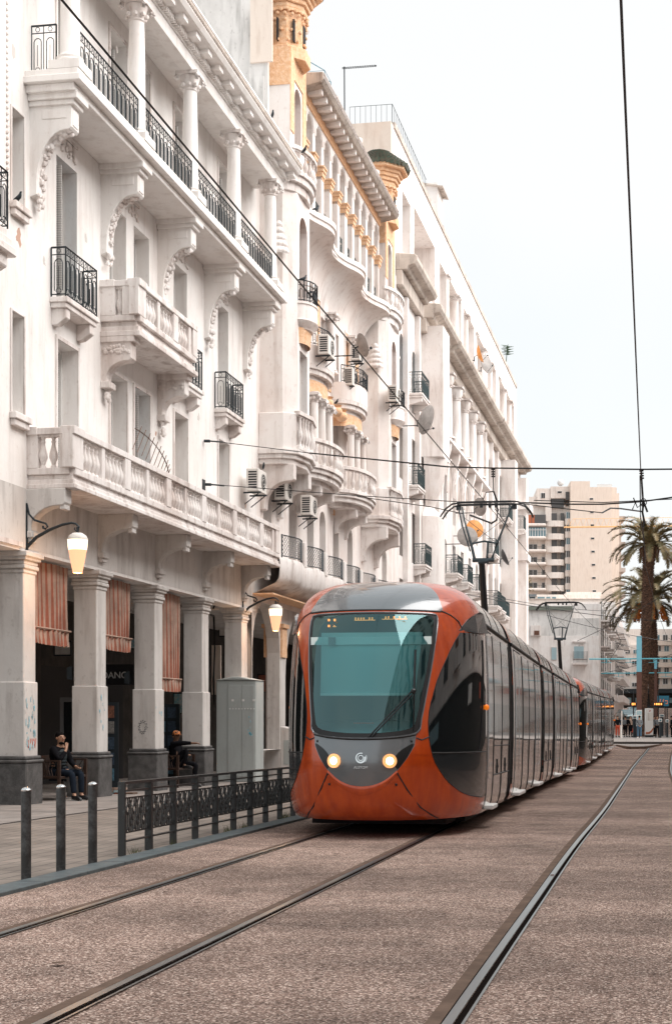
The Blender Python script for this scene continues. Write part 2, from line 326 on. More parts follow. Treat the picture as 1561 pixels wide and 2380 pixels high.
# far platform slab and island
pl = MB(); pl.box(-30, 40, 95.5, 140, -1, .055); pl.build('x', M['plaza']); o = bpy.data.objects['x']; o.name = 'platform'; tag(o, kind='structure')
kb = MB(); kb.box(-12, 40, 95.25, 95.5, -.6, .06); tag(kb.build('platform_kerb', mat('dark_kerb', (.05, .045, .042), .7)), kind='structure')
isl = MB(); P = [at(1436, 1735, 89)[:2], at(1462, 1741, 83)[:2], at(1493, 1741, 83.5)[:2], at(1532, 1733, 91)[:2]]
P = [(p[0], p[1]) for p in P[:4]] + [(P[3][0], 93), (P[0][0] - .8, 93)]
isl.prism(P, 'z', -.6, -.05); tag(isl.build('traffic_island', M['plaza'], bevel=.03), kind='structure')
kb2 = MB()
for (p, q) in zip(P[:3], P[1:4]):
    d = (Vector(q) - Vector(p)).normalized(); nn = Vector((d.y, -d.x))*.15
    kb2.prism([p, q, tuple(Vector(q) + nn), tuple(Vector(p) + nn)], 'z', -.6, -.035)
tag(kb2.build('island_kerb', M['brown']), kind='structure')
# ------------------------------------------------------------------ facade parts
def wall_sheet(m, a, b0, b1, z0, z1, ops, dep=.35, arch_n=10):
    """face at plane a with openings (b0,b1,z0,z1[,'arch']); reveals go back by dep"""
    bs = sorted({b0, b1, *[o[0] for o in ops], *[o[1] for o in ops]}); zs = sorted({z0, z1, *[o[2] for o in ops], *[o[3] for o in ops]})
    bs = [b for b in bs if b0 <= b <= b1]; zs = [z for z in zs if z0 <= z <= z1]
    for i in range(len(bs) - 1):
        run = None
        for j in range(len(zs) - 1):
            cb, cz = (bs[i] + bs[i + 1])/2, (zs[j] + zs[j + 1])/2
            hole = any(o[0] < cb < o[1] and o[2] < cz < o[3] for o in ops)
            if not hole: m.quad((a, bs[i], zs[j]), (a, bs[i + 1], zs[j]), (a, bs[i + 1], zs[j + 1]), (a, bs[i], zs[j + 1]))
    for o in ops:
        p, q, s, t = o[:4]; ab = a - (o[5] if len(o) > 5 else dep)
        m.quad((a, p, s), (a, q, s), (ab, q, s), (ab, p, s))
        if len(o) > 4 and o[4] == 'arch':
            r = (q - p)/2; cz = t - r; cb = (p + q)/2
            m.quad((a, p, s), (ab, p, s), (ab, p, cz), (a, p, cz)); m.quad((a, q, s), (a, q, cz), (ab, q, cz), (ab, q, s))
            pr = [(cb - r*math.cos(math.pi*i/arch_n), cz + r*math.sin(math.pi*i/arch_n)) for i in range(arch_n + 1)]
            for (u0, v0), (u1, v1) in zip(pr, pr[1:]):
                m.quad((a, u0, v0), (ab, u0, v0), (ab, u1, v1), (a, u1, v1)); m.quad((a, u0, v0), (a, u1, v1), (a, u1, t), (a, u0, t))
        else:
            m.quad((a, p, s), (ab, p, s), (ab, p, t), (a, p, t)); m.quad((a, q, s), (a, q, t), (ab, q, t), (ab, q, s)); m.quad((a, p, t), (ab, p, t), (ab, q, t), (a, q, t))
def window(par, a, b0, b1, z0, z1, style='shut', frame='white', name='window', arch=False):
    """a is the back plane of the reveal; frame is the part, pane or shutter its sub-part"""
    f = MB(); e = .06
    f.box(a - .03, a + .04, b0, b0 + e, z0, z1); f.box(a - .03, a + .04, b1 - e, b1, z0, z1)
    f.box(a - .03, a + .038, b0 + e, b1 - e, z1 - e, z1); f.box(a - .03, a + .038, b0 + e, b1 - e, z0, z0 + e)
    f.box(a - .03, a + .045, (b0 + b1)/2 - .03, (b0 + b1)/2 + .03, z0 + e, z1 - e)
    if style == 'glass': f.box(a - .03, a + .03, b0 + e, b1 - e, z0 + (z1 - z0)*.7, z0 + (z1 - z0)*.7 + .05)
    fo = f.build(name, M[frame], par)
    p = MB(); p.box(a - .05, a, b0, b1, z0, z1)
    p.build('pane' if 'glass' in style or style == 'dark' else 'shutter', M[style], fo)
    return fo
def surround(m, a, b0, b1, z0, z1, e=.07, pr=.05):
    m.box(a, a + pr, b0 - e, b0, z0, z1 + e); m.box(a, a + pr, b1, b1 + e, z0, z1 + e); m.box(a, a + pr, b0, b1, z1, z1 + e)
def railing(par, pts, z, h, fancy=True, m_='iron', name='railing', sp=.115, swirl=False, curve=False):
    """wrought iron railing along a plan path of (a,b) points"""
    m = MB(); r = .011
    for (p, q) in zip(pts, pts[1:]):
        p, q = Vector((*p, 0)), Vector((*q, 0)); L = (q - p).length
        if L < .02: continue
        d = (q - p)/L
        def P(t, zz): return (p.x + d.x*t, p.y + d.y*t, z + zz)
        m.tube([P(0, h), P(L, h)], .02, 4); m.tube([P(0, h - .14), P(L, h - .14)], r, 4); m.tube([P(0, .05), P(L, .05)], .013, 4)
        n = max(1, round(L/(2*sp))); u = L/n
        m.tube([P(0, 0), P(0, h)], .016, 4)
        if curve and not fancy:
            for i in range(n*2): m.tube([P(i*u/2, .05), P(i*u/2, h)], r*.8, 3)
            continue
        for i in range(n):
            t0, t1 = i*u + u*.22, i*u + u*.78; c = (t0 + t1)/2; rr = (t1 - t0)/2
            arc = [P(t0, .12)] + [P(c - rr*math.cos(math.pi*k/5), h - .30 + rr*math.sin(math.pi*k/5)) for k in range(6)] + [P(t1, .12)]
            m.tube(arc, r, 3); m.tube([P(i*u, .05), P(i*u, h)], r, 3)
            if fancy:
                m.tube([P(c + .045*math.cos(k*1.05), h - .07 + .045*math.sin(k*1.05)) for k in range(6)], .008, 3, True)
                m.tube([P(c + .055*math.cos(k*1.05), .12 + .055*math.sin(k*1.05)) for k in range(6)], .009, 3, True)
                m.tube([P(c, .2), P(c, h*.62)], .007, 3)
        m.tube([P(L, 0), P(L, h)], .016, 4)
        if swirl:
            m.tube([P(L/2 + (.04 + .02*k)*math.cos(k*.8)*min(1, L*2), h*.72 + (.03 + .014*k)*math.sin(k*.8)) for k in range(12)], .009, 3)
    return m.build(name, M[m_], par)
BAL = [(.055, 0), (.055, .05), (.035, .08), (.05, .14), (.085, .25), (.08, .33), (.045, .48), (.032, .56), (.045, .6), (.03, .64), (.05, .7), (.055, .75)]
def balustrade(par, segs, z, h, sp=.19, die=.3, wdt=.2, mt='trim', name='balustrade', dies=True, every=5):
    """stone balustrade on a plan path; returns the rail-and-pedestal mesh with the balusters as sub-part"""
    m = MB(); bm_ = MB(); s = (h - .24)/.75
    for (p, q) in zip(segs, segs[1:]):
        p, q = Vector((*p, 0)), Vector((*q, 0)); L = (q - p).length; d = (q - p)/L; k = len(m.v); kb = len(bm_.v)
        m.box(-.02, L + .02, -wdt/2 - .02, wdt/2 + .02, h - .12, h); m.box(0, L, -wdt/2, wdt/2, 0, .12)
        m.box(.0, L, -wdt/2 + .03, wdt/2 - .03, h - .16, h - .122)
        n = max(1, int((L - die)/sp)); ext = (L - (die if dies else 0)*1)/n
        if dies: m.box(-die*.3, die*.7, -wdt/2 - .005, wdt/2 + .005, .118, h - .118); m.box(-die*.3, die*.7, -wdt/2 - .04, wdt/2 + .04, h - .13, h + .02)
        i = 0; t = die*.8 if dies else ext/2; lastd = 0
        while t < L - .08:
            if dies and every and i and i % (every + 1) == every:
                m.box(t - .06, t + .1, -wdt/2 + .01, wdt/2 - .01, .12, h - .12) if (i//(every + 1)) % 2 == 0 else m.box(t - .1, t + .2, -wdt/2 - .01, wdt/2 + .01, .12, h - .12)
                t += .14 + sp*.7
            else:
                bm_.lathe([(r*1.0, .12 + zz*s) for r, zz in BAL], (t + .04, 0, 0), 8); t += sp
            i += 1
        if dies: m.box(L - die*.6, L + die*.1, -wdt/2 - .008, wdt/2 + .008, .116, h - .116)
        ang = math.atan2(d.y, d.x); T = Matrix.Translation((p.x, p.y, z)) @ Matrix.Rotation(ang, 4, 'Z')
        m.xf(T, k); bm_.xf(T, kb)
    o = m.build(name, M[mt], par, bevel=.008); bm_.build('baluster_row', M[mt], o, smooth=True); return o
def arc_bracket(m, b0, b1, aw, tip, ztop, zblock, zlow, foot=.1):
    pts = [(aw - .02, ztop), (tip, ztop), (tip, zblock + .05), (tip - .04, zblock)]
    cx, cz = tip - .1, zlow + (zblock - zlow)*.18; rx, rz = (tip - .1) - (aw + foot), zblock - cz
    for i in range(9):
        t = math.pi/2 + math.pi/2*i/8; pts.append((cx + rx*math.cos(t), cz + rz*math.sin(t)))
    pts += [(aw + foot, zlow), (aw - .02, zlow - .05)]
    m.prism(pts, 'y', b0, b1)
    return [(cx + rx*math.cos(math.pi/2 + math.pi/2*i/14), cz + rz*math.sin(math.pi/2 + math.pi/2*i/14)) for i in range(15)] + [(aw + foot, zlow - .1*k) for k in (0, 1, 2)]
def garland(par, path, b, wd, r=.06, name='carved_garland'):
    m = MB()
    for (a, z) in path:
        for k in range(3): m.ball((a + rnd.uniform(-.01, .03), b + rnd.uniform(-wd, wd)/2, z + rnd.uniform(-.05, .05)), r*rnd.uniform(.6, 1.15), 6)
    return m.build(name, M['trim'], par, smooth=True)
def relief(par, a, b0, b1, z0, z1, n=30, mt='trim', name='carved_relief'):
    m = MB()
    for _ in range(n): m.ball((a, rnd.uniform(b0, b1), rnd.uniform(z0, z1)), rnd.uniform(.03, .07), 6, (.7, 1, 1))
    return m.build(name, M[mt], par, smooth=True)

# ================================================================== arcaded white house (near)
W = WA; A = bthing('apartment_building', 'white arcaded building nearest the camera with stone balustrades and a columned top gallery', 'building', W, 25.8, -.1)
GR = -.3
cols = [(26.77, 27.76), (29.48, 30.44), (30.9, 31.86), (33.53, 34.5), (36.98, 37.9)]
LW = (24.8, 25.3)
ops = []
for i, (p, q) in enumerate(cols):
    ops += [(p, q, 6.05, 8.88), (p, q, 9.62, 12.45), (p, q, 13.5, 16.2)]
ops += [(LW[0], LW[1], 7.05, 8.88), (LW[0], LW[1], 10.85, 12.55)]
mw = MB(); wall_sheet(mw, W, 19, 40.6, 4.66, 17.2, ops, .35)
fz = MB(); fz.quad((W + .004, 19, 4.66), (W + .004, 40.6, 4.66), (W + .004, 40.6, 5.76), (W + .004, 19, 5.76)); fz.build('frieze', M['low'], A)
mw.box(W - .5, W - .002, 19, 40.6, 4.6, 4.66)
mw.quad((W, 40.6, 4.66), (W - 8, 40.6, 4.66), (W - 8, 40.6, 17.2), (W, 40.6, 17.2))
mw.quad((W, 19, 17.2), (W, 40.6, 17.2), (W - 8, 40.6, 17.2), (W - 8, 19, 17.2))
mw.build('wall', M['wall'], A)
for i, (p, q) in enumerate(cols):
    for z0, z1 in ((6.05, 8.88), (13.5, 16.2)): sur = MB(); surround(sur, W, p, q, z0, z1, .07, .035); sur.build('window_surround', M['trim'], A)
    st = ['shut', 'shut', 'shutb', 'shut', 'shut'][i]
    window(A, W - .35, p, q, 6.05, 8.88, st); window(A, W - .35, p, q, 9.62, 12.45, 'shut' if i else 'shutb'); window(A, W - .35, p, q, 13.5, 16.2, 'shut' if i != 2 else 'glass')
for z0, z1 in ((7.05, 8.88), (10.85, 12.55)):
    window(A, W - .35, *LW, z0, z1, 'glass'); sur = MB(); surround(sur, W, *LW, z0, z1, .05, .03)
    sur.box(W, W + .14, LW[0] - .08, LW[1] + .1, z0 - .12, z0); sur.box(W, W + .1, LW[0] - .04, LW[1] + .06, z0 - .24, z0 - .122); sur.build('window_surround', M['trim'], A, bevel=.01)
for (p, z, hh) in ((29.48, 13.52, 2.2), (33.53, 13.52, 2.2), (36.98, 13.52, 2.2), (30.9, 6.1, 2.6), (26.77, 9.65, 2.6)):
    q = MB(); q.box(W - .32, W + .08, p + .04, p + .08, z, z + hh); q.build('open_shutter', M['shut'], A)
# bead strip and medallion near the left edge
bd = MB()
for i in range(60): bd.ball((W + .01, 24.62, 10.6 + i*.11), .035, 6)
bd.build('bead_moulding', M['trim'], A, smooth=True)
# arcade pillars
for i in range(-1, 5):
    e = 25.83 + 3.46*i; p = MB(); n0 = e - .52
    p.box(W - .5, W + .0, n0, e, .8, 4.3)
    p.box(W - .53, W + .03, n0 - .03, e + .03, .8, 2.2); 
    for zc, g_ in ((4.2, .02), (4.28, .05), (4.36, .035), (4.44, .08), (4.5, .12)): p.box(W - .5 - g_, W + g_, n0 - g_, e + g_, zc, zc + (.075 if zc < 4.5 else .1))
    po = p.build('pillar', M['low'], A, bevel=.015)
    q = MB(); q.box(W - .62, W + .1, n0 - .1, e + .1, -.5, .70); q.box(W - .64, W + .12, n0 - .12, e + .12, .70, .76); q.box(W - .60, W + .08, n0 - .08, e + .08, .76, .83)
    q.build('plinth', M['plinth'], po, bevel=.02)
# posters and paint marks on pillars
def scrap(b0, a0, z0, w_, h_, col, face='s', seed=0, par=None, n=10, name='poster_scrap'):
    r_ = random.Random(seed); m = MB()
    for _ in range(n):
        u = r_.uniform(0, w_); v = r_.uniform(0, h_); s = r_.uniform(.02, .06); k = r_.randint(5, 8)
        po = [(u + s*r_.uniform(.3, 1)*math.cos(6.28*j/k), v + 1.8*s*r_.uniform(.3, 1)*math.sin(6.28*j/k)) for j in range(k)]
        if face == 's': m.prism([(b0 + x, z0 + y) for x, y in po], 'x', a0, a0 + .0032)
        else: m.prism([(a0 + x, z0 + y) for x, y in po], 'y', b0 - .0032, b0)
    return m.build(name, col, par)
M['bluep'] = mat('torn_blue_poster', (.06, .40, .52), .7, col2=(.5, .55, .55), vs=14)
M['redp'] = mat('red_spray_paint', (.50, .08, .04), .7)
pil = [o for o in A.children if o.name.startswith('pillar')]
scrap(25.34, W + .0335, .95, .42, .95, M['bluep'], 's', 1, pil[1], 26)
scrap(28.77, W + .0335, 1.3, .42, .7, M['bluep'], 's', 3, pil[2], 6); scrap(32.2, W + .0335, 1.3, .42, .5, M['bluep'], 's', 5, pil[3], 4)
def text(body, size, font_mat, M4, par=None, name='lettering', ext=.004, sx=1):
    c = bpy.data.curves.new('t', 'FONT'); c.body = body; c.size = size; c.extrude = ext; c.align_x = 'CENTER'; c.align_y = 'CENTER'
    o = bpy.data.objects.new('t', c); COL.objects.link(o); bpy.context.view_layer.update()
    me = bpy.data.meshes.new_from_object(o.evaluated_get(bpy.context.evaluated_depsgraph_get())); bpy.data.objects.remove(o)
    off = Vector(OFF.get(par.name, (0, 0, 0))) if par else Vector((0, 0, 0))
    me.transform(Matrix.Translation(-off) @ M4 @ Matrix.Diagonal((sx, 1, 1, 1))); me.name = name; me.materials.clear(); me.materials.append(font_mat)
    ob = bpy.data.objects.new(name, me); COL.objects.link(ob)
    if par: ob.parent = par; OFF[ob.name] = tuple(off)
    return ob
def face_s(a, b, z):  # text lying on a facade facing the street (+a), reading towards +b
    return Matrix(((0, 0, 1, a), (1, 0, 0, b), (0, 1, 0, z), (0, 0, 0, 1)))
def face_n(x, y, z):  # text facing the camera side (-y)
    return Matrix(((1, 0, 0, x), (0, 0, -1, y), (0, 1, 0, z), (0, 0, 0, 1)))
text('U.W', .26, M['redp'], face_s(W + .034, 25.6, 1.05), pil[1], 'graffiti', .002, .7)
ring = MB()
for k in range(26): t = k*.5; ring.ball((W - .28 + .0 + (.11 - .002*k)*math.cos(t), 32.75 - 3.46*0 - .55 - .001, 1.32 + (.17 - .003*k)*math.sin(t)), .016, 4)
o_ = ring.build('graffiti', mat('grey_spray_paint', (.16, .16, .16), .8), pil[3])
# arcade ceiling / lintels / inner wall / shops
ar = MB(); ar.box(W - 4.6, W - .5, 19, 62, 4.7, 4.85); ar.build('arcade_ceiling', M['low'], A)
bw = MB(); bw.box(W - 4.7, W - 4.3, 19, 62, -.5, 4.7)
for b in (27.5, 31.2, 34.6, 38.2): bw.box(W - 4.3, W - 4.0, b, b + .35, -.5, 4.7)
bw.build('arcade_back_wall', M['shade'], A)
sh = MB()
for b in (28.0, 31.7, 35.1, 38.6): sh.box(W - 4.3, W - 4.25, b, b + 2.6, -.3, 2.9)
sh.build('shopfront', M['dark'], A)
# first-floor balcony
def slab(m, a1, b0, b1, z0, z1, steps=3, lip=.05):
    for i in range(steps):
        g_ = lip*(steps - 1 - i); m.box(W - .02, a1 - g_, b0 + g_, b1 - g_, z1 - (i + 1)*(z1 - z0)/steps, z1 - i*(z1 - z0)/steps)
b1a, b1b = 25.43, 39.75
s1 = MB(); slab(s1, -10.8, b1a, b1b, 5.76, 6.02, 3, .035); B1 = s1.build('balcony', M['trim'], A, bevel=.01)
balustrade(B1, [(W, b1a + .12), (-10.92, b1a + .12)], 6.02, .86, wdt=.2, sp=.2, every=0)
balustrade(B1, [(-10.92, b1a + .1), (-10.92, b1b - .1)], 6.02, .86, every=5, die=.5)
for i in range(5):
    e = 25.72 + 3.42*i; m = MB(); arc_bracket(m, e - .3, e, W, -10.98, 5.76, 5.45, 4.98, .09)
    m.box(W, W + .13, e - .32, e + .02, 4.86, 4.98); m.box(W, W + .09, e - .28, e - .02, 4.78, 4.862)
    m.box(-11.1, -11.0, e - .27, e - .03, 5.37, 5.46)
    m.build('bracket', M['low'], A, bevel=.012)
# second-floor stone balcony
b2a, b2b = 28.95, 32.75
s2 = MB(); slab(s2, -10.87, b2a, b2b, 9.48, 9.8, 3, .05); B2 = s2.build('balcony', M['trim'], A, bevel=.01)
balustrade(B2, [(W, b2a + .12), (-10.99, b2a + .12)], 9.8, .84, every=0, sp=.2, die=.45)
balustrade(B2, [(-10.99, b2a + .1), (-10.99, b2b - .05)], 9.8, .84, every=4, die=.45)
for e in (b2a + .35, b2b - .05):
    m = MB(); m.box(W, -11.0, e - .34, e + .02, 9.36, 9.5); pth = arc_bracket(m, e - .3, e, W, -11.08, 9.38, 8.98, 8.55, .12); m.box(W, W + .2, e - .33, e + .03, 8.42, 8.56)
    bo = m.build('bracket', M['trim'], A, bevel=.012)
    relief(bo, 0, 0, 0, 0, 0, 0) if False else None
    g2 = MB()
    for _ in range(26): g2.ball((rnd.uniform(W + .05, -11.12), e - .31, rnd.uniform(9.14, 9.3)), .045, 6, (1, .5, 1))
    for _ in range(14): g2.ball((W + .1, rnd.uniform(e - .25, e - .05), rnd.uniform(8.1, 8.4)), .05, 6)
    g2.build('carved_garland', M['trim'], bo, smooth=True)
# iron balconies
def iron_balcony(par, W_, b0, b1, z, dep=.36, h=.95, mt='trim', corb=True, fancy=True, name='balcony', irm='iron'):
    m = MB(); m.box(W_, W_ + dep, b0, b1, z - .1, z); m.box(W_, W_ + dep - .04, b0 + .04, b1 - .04, z - .2, z - .102)
    if corb:
        for c in (b0 + .1, b1 - .32): m.prism([(W_, z - .2), (W_ + dep - .07, z - .2), (W_ + dep - .07, z - .38), (W_ + .12, z - .5), (W_, z - .52)], 'y', c, c + .2)
    o = m.build(name, M[mt], par, bevel=.01)
    railing(o, [(W_ + .02, b0 + .04), (W_ + dep - .05, b0 + .04), (W_ + dep - .05, b1 - .04), (W_ + .02, b1 - .04)], z, h, fancy, irm)
    return o
iron_balcony(A, W, 26.45, 28.05, 9.6); iron_balcony(A, W, 33.3, 34.75, 9.6); iron_balcony(A, W, 36.65, 38.25, 9.6)
lb = MB(); slab(lb, -10.9, 20.5, 23.25, 9.3, 9.75, 3, .06); lb.prism([(W, 9.32), (-11.0, 9.32), (-11.0, 9.1), (-11.3, 8.95), (-11.45, 8.75), (W, 8.7)], 'y', 21, 23.1)
LBO = lb.build('balcony', M['trim'], A, bevel=.02); railing(LBO, [(W, 23.1), (-11.0, 23.1), (-11.0, 20.6)], 9.75, .95)
# gallery
GA = -10.65; ga, gb = 25.3, 39.95
s3 = MB(); slab(s3, GA, ga, gb, 13.2, 13.45, 2, .05); s3.box(W, GA - .15, ga + .1, gb - .1, 13.06, 13.202); G = s3.build('balcony', M['wall'], A, bevel=.012)
for i in range(5):
    e = 25.6 + 3.42*i; m = MB(); pth = arc_bracket(m, e - .02, e + .34, W, -10.93, 12.98, 12.42, 11.25, .13)
    m.box(W, -10.78, e - .12, e + .44, 12.95, 13.07); m.box(W, -10.86, e - .07, e + .39, 12.86, 12.952)
    m.box(-11.2, -10.915, e + .04, e + .28, 12.5, 12.8)
    m.box(-11.5, -11.02, e - .035, e - .018, 12.62, 12.8)
    bo = m.build('bracket', M['wall'], A, bevel=.012); garland(bo, pth, e + .16, .2, .06)
    if i < 5:
        for bb in ((e + .5, e + .85), (e + 1.15, e + 2.1)):
            r2 = MB(); [r2.ball((W + .02, rnd.uniform(*bb), rnd.uniform(12.6, 12.85)), rnd.uniform(.03, .07), 6, (.7, 1, 1)) for _ in range(26)]
            r2.box(W, W + .03, bb[0] - .05, bb[1] + .05, 12.9, 12.96)
            r2.build('carved_relief', M['trim'], A, smooth=True)
def column(par, a, b, z0, z1, r=.18, cap=.42, mt='wall', ped=True):
    m = MB(); hh = z1 - z0
    if ped: m.box(a - .3, a + .3, b - .3, b + .3, z0, z0 + .16)
    zb = z0 + (.16 if ped else 0)
    m.lathe([(r*1.5, 0), (r*1.5, .05), (r*1.3, .08), (r*1.4, .12), (r*1.1, .16), (r, .2), (r*.97, hh*.5), (r*.86, z1 - cap - zb)], (a, b, zb), 20)
    o = m.build('column', M[mt], par, smooth=True)
    c = MB(); c.lathe([(r*.86, 0), (r*1.0, .03), (r*.9, .06), (r*1.05, .2), (r*1.3, .34), (r*1.2, cap - .08)], (a, b, z1 - cap), 14)
    c.box(a - r*1.45, a + r*1.45, b - r*1.45, b + r*1.45, z1 - .07, z1)
    for k in range(8):
        t = k*math.pi/4 + .2; c.ball((a + r*1.15*math.cos(t), b + r*1.15*math.sin(t), z1 - cap + .13), .055, 6)
    for sx in (-1, 1):
        for sy in (-1, 1):
            c.tube([(a + sx*(r*1.35 + .035*math.cos(q)) , b + sy*(r*1.35 + .035*math.cos(q)), z1 - .15 + .05*math.sin(q)) for q in (0, 1.2, 2.4, 3.6, 4.8)], .035, 5, True)
    c.build('capital', M['trim'], o, smooth=True)
    return o
cbs = [bx_(x, -11.0) for x in (163, 316, 438.7, 537, 619.6)]
cbs = [25.65 + 3.42*i for i in range(5)]
for b in cbs: column(A, -10.98, b, 13.45, 16.42)
railing(G, [(W, cbs[0]), (-11.25, cbs[0])], 13.45, .95)
for b, c in zip(cbs, cbs[1:]): railing(G, [(-10.88, b + .2), (-10.88, c - .2)], 13.45, .88)
en = MB(); en.box(-11.12, -10.84, ga - 6, gb + .3, 16.42, 16.72); en.box(-11.15, -10.80, ga - 6, gb + .32, 16.72, 16.8)
en.box(W, -11.12, ga - 6, gb + .3, 16.60, 16.7)
en.prism([(W, 16.8), (-10.72, 16.8), (-10.72, 16.92), (-10.42, 16.96), (-10.36, 17.05), (-10.36, 17.12), (-10.42, 17.2), (-10.34, 17.24), (-10.34, 17.3), (W, 17.34)], 'y', ga - 6, gb + .45)
en.box(-11.4, -10.75, ga - 6, gb + .4, 17.32, 17.5)
EN = en.build('entablature', M['wall'], A, bevel=.008)
mb = MB(); b = ga - 4
while b < gb + .2: mb.box(-10.80, -10.5, b, b + .3, 16.83, 16.955); b += .85
b = ga - 4
while b < gb + .2: mb.box(-10.80, -10.70, b, b + .05, 16.76, 16.86); b += .11
mb.build('dentil_band', M['wall'], EN)
rl = MB(); b = ga - 5
while b < gb + .4: rl.ball((-10.36, b, 17.13), .055, 6, (1, .9, 1)); b += .1
rl.build('egg_moulding', M['ledge'], EN, smooth=True)
# lower dividing string course
st = MB(); st.box(W, W + .04, 19, 25.2, 4.66, 4.75); st.build('string_course', M['trim'], A)

# ================================================================== building with oriels, ochre loggia and tiled turrets
Bd = bthing('apartment_building', 'cream building with ochre arched loggia, round balconies and green tiled turrets', 'building', W, 50, -.1)
ob0, ob1 = 40.95, 43.1; oc0, oc1 = 54.9, 57.7; BE = 61.6
mw = MB(); opsB = []
midb = [(44.2, 45.1), (46.5, 47.4), (48.2, 49.1), (50.2, 51.1), (52.5, 53.4), (59, 60)]
for p, q in midb:
    opsB += [(p, q, 6.2, 8.6, 'arch'), (p, q, 9.7, 12.0), (p, q, 13.0, 15.2)]
opsB += [(41.3, 42.2, 6.2, 8.6)]
wall_sheet(mw, W, 40.6, BE, 4.9, 17, opsB, .3); mw.quad((W, BE, 0), (W - 9, BE, 0), (W - 9, BE, 17), (W, BE, 17))
mw.build('wall', M['wallb'], Bd)
for p, q in midb + [(41.3, 42.2)]:
    window(Bd, W - .3, p, q, 6.2, 8.6, 'glass')
    if p > 42.5: window(Bd, W - .3, p, q, 9.7, 12, 'shut'); window(Bd, W - .3, p, q, 13, 15.2, 'shutr')
# side wall rising above the white house
sw = MB(); wall_sheet(sw, 0, -20.5 , -11.15, 17.3, 27, [], 0)
sw = MB(); sw.box(-22, -11.5, 40.9, 41.2, 17.3, 27); sw.box(-12.0, -11.45, 40.75, 40.9, 17.3, 20.9); sw.box(-11.85, -11.55, 40.70, 40.752, 18.0, 20.0)
sw.build('side_wall', M['soot'], Bd)
pz = MB(); pz.box(-11.95, -11.3, 40.68, 40.76, 20.4, 22.2); pz.build('carved_panel', M['peach'], Bd)
def oriel(b0, b1):
    af = -10.72; m = MB(); c = .35
    out = [(W, b0), (af - c, b0), (af, b0 + c), (af, b1 - c), (af - c, b1), (W, b1)]
    wb0, wb1 = (b0 + b1)/2 - .45, (b0 + b1)/2 + .45
    wall_sheet(m, af, b0 + c, b1 - c, 9.1, 17.0, [(wb0, wb1, 9.9, 12.3), (wb0, wb1, 13.7, 16.3, 'arch')], .25)
    for (p, q) in ((out[0], out[1]), (out[1], out[2]), (out[3], out[4]), (out[4], out[5])):
        m.quad((*p, 9.1), (*q, 9.1), (*q, 17), (*p, 17))
    o = m.build('oriel', M['wallb'], Bd)
    window(o, af - .25, wb0, wb1, 9.9, 12.3, 'glass', 'white'); 
    w2 = window(o, af - .25, wb0, wb1, 13.7, 16.3, 'shutr', 'brown')
    t = MB()
    for k in range(5): t.lathe([(.30 - .05*k, 0), (.34 - .05*k, .08), (.26 - .05*k, .2)], (W + .55, b0 - .0, 14.9 + k*.2), 8, -math.pi, 0)
    t.prism(out, 'z', 16.9, 17.05); t.build('stepped_ornament', M['trim'], Bd, bevel=.02)
    # big round balcony at the foot
    e = .22; P = [(W, b0 - e), (af - .25, b0 - e), (af + .12, b0 + .05), (af + e + .06, (b0 + b1)/2), (af + .12, b1 - .05), (af - .25, b1 + e), (W, b1 + e)]
    s = MB()
    for k, (z0, z1) in enumerate(((9.15, 9.3), (9.02, 9.15), (8.86, 9.02))): s.prism([(W + (p[0] - W)*(1 - .07*k), (b0 + b1)/2 + (p[1] - (b0 + b1)/2)*(1 - .04*k)) for p in P], 'z', z0, z1)
    for cc in (b0 + .02, b1 - .35): arc_bracket(s, cc, cc + .32, W, af - .02, 8.88, 8.4, 7.6, .15)
    bo = s.build('balcony', M['trim'], Bd, bevel=.015)
    ins = [(W + (p[0] - W)*.95, (b0 + b1)/2 + (p[1] - (b0 + b1)/2)*.95) for p in P]
    bp = MB(); bp.prism([(ins[0]), (ins[1]), (ins[2]), (ins[2][0] - .12, ins[2][1] + .05), (ins[1][0], ins[1][1] + .13), (W, ins[0][1] + .13)], 'z', 9.3, 10.35); bp.build('parapet', M['wallb'], bo, bevel=.02)
    balustrade(bo, ins[2:6], 9.3, 1.12, sp=.2, dies=False, wdt=.14)
    # small round basket with railing
    def basket(z, r, h, iron=True, n=12):
        q = MB(); cb = (b0 + b1)/2
        q.lathe([(r*.3, -.3), (r*.7, -.22), (r*.75, -.15), (r*1.0, -.06), (r*1.06, 0), (r*1.0, .03), (r*.97, h), (r*1.03, h + .02), (r*1.03, h + .08), (r*.9, h + .08)], (af - .02, cb, z), n, -math.pi/2, math.pi/2, .62, 1)
        bb = q.build('balcony', M['wallb'], Bd, smooth=True)
        if iron: railing(bb, [(af + r*.58*math.cos(t), cb + r*.95*math.sin(t)) for t in [math.pi*(-.5 + k/7) for k in range(8)]], z + h + .08, .62, False, 'iron', sp=.07)
        return bb
    basket(13.15, .68, .45)
    oc = MB(); oc.lathe([(.55, 0), (.62, .45)], (af - .1, (b0 + b1)/2, 12.5), 12, -math.pi/2, math.pi/2, .5, 1); oc.build('ochre_band', M['ochre'], Bd)
    # top balcony with balusters
    q = MB(); cb = (b0 + b1)/2; hb = (b1 - b0)/2 + .15
    pts = [(af - .3 + .55*math.cos(t), cb + hb*math.sin(t)) for t in [math.pi*(-.5 + k/10) for k in range(11)]]
    q.prism([(W, cb - hb)] + pts + [(W, cb + hb)], 'z', 17.05, 17.25); q.prism([(W, cb - hb*.85)] + [((p[0] + W*0.1)/1.1, cb + (p[1] - cb)*.9) for p in pts] + [(W, cb + hb*.85)], 'z', 16.8, 17.052)
    tb = q.build('balcony', M['trim'], Bd, bevel=.015); balustrade(tb, pts[1:-1], 17.25, .82, sp=.17, dies=False, wdt=.14)
    # tower shaft and ochre lantern with tiled roof
    tc_ = (W + .42, cb); s = MB()
    LZ = .45
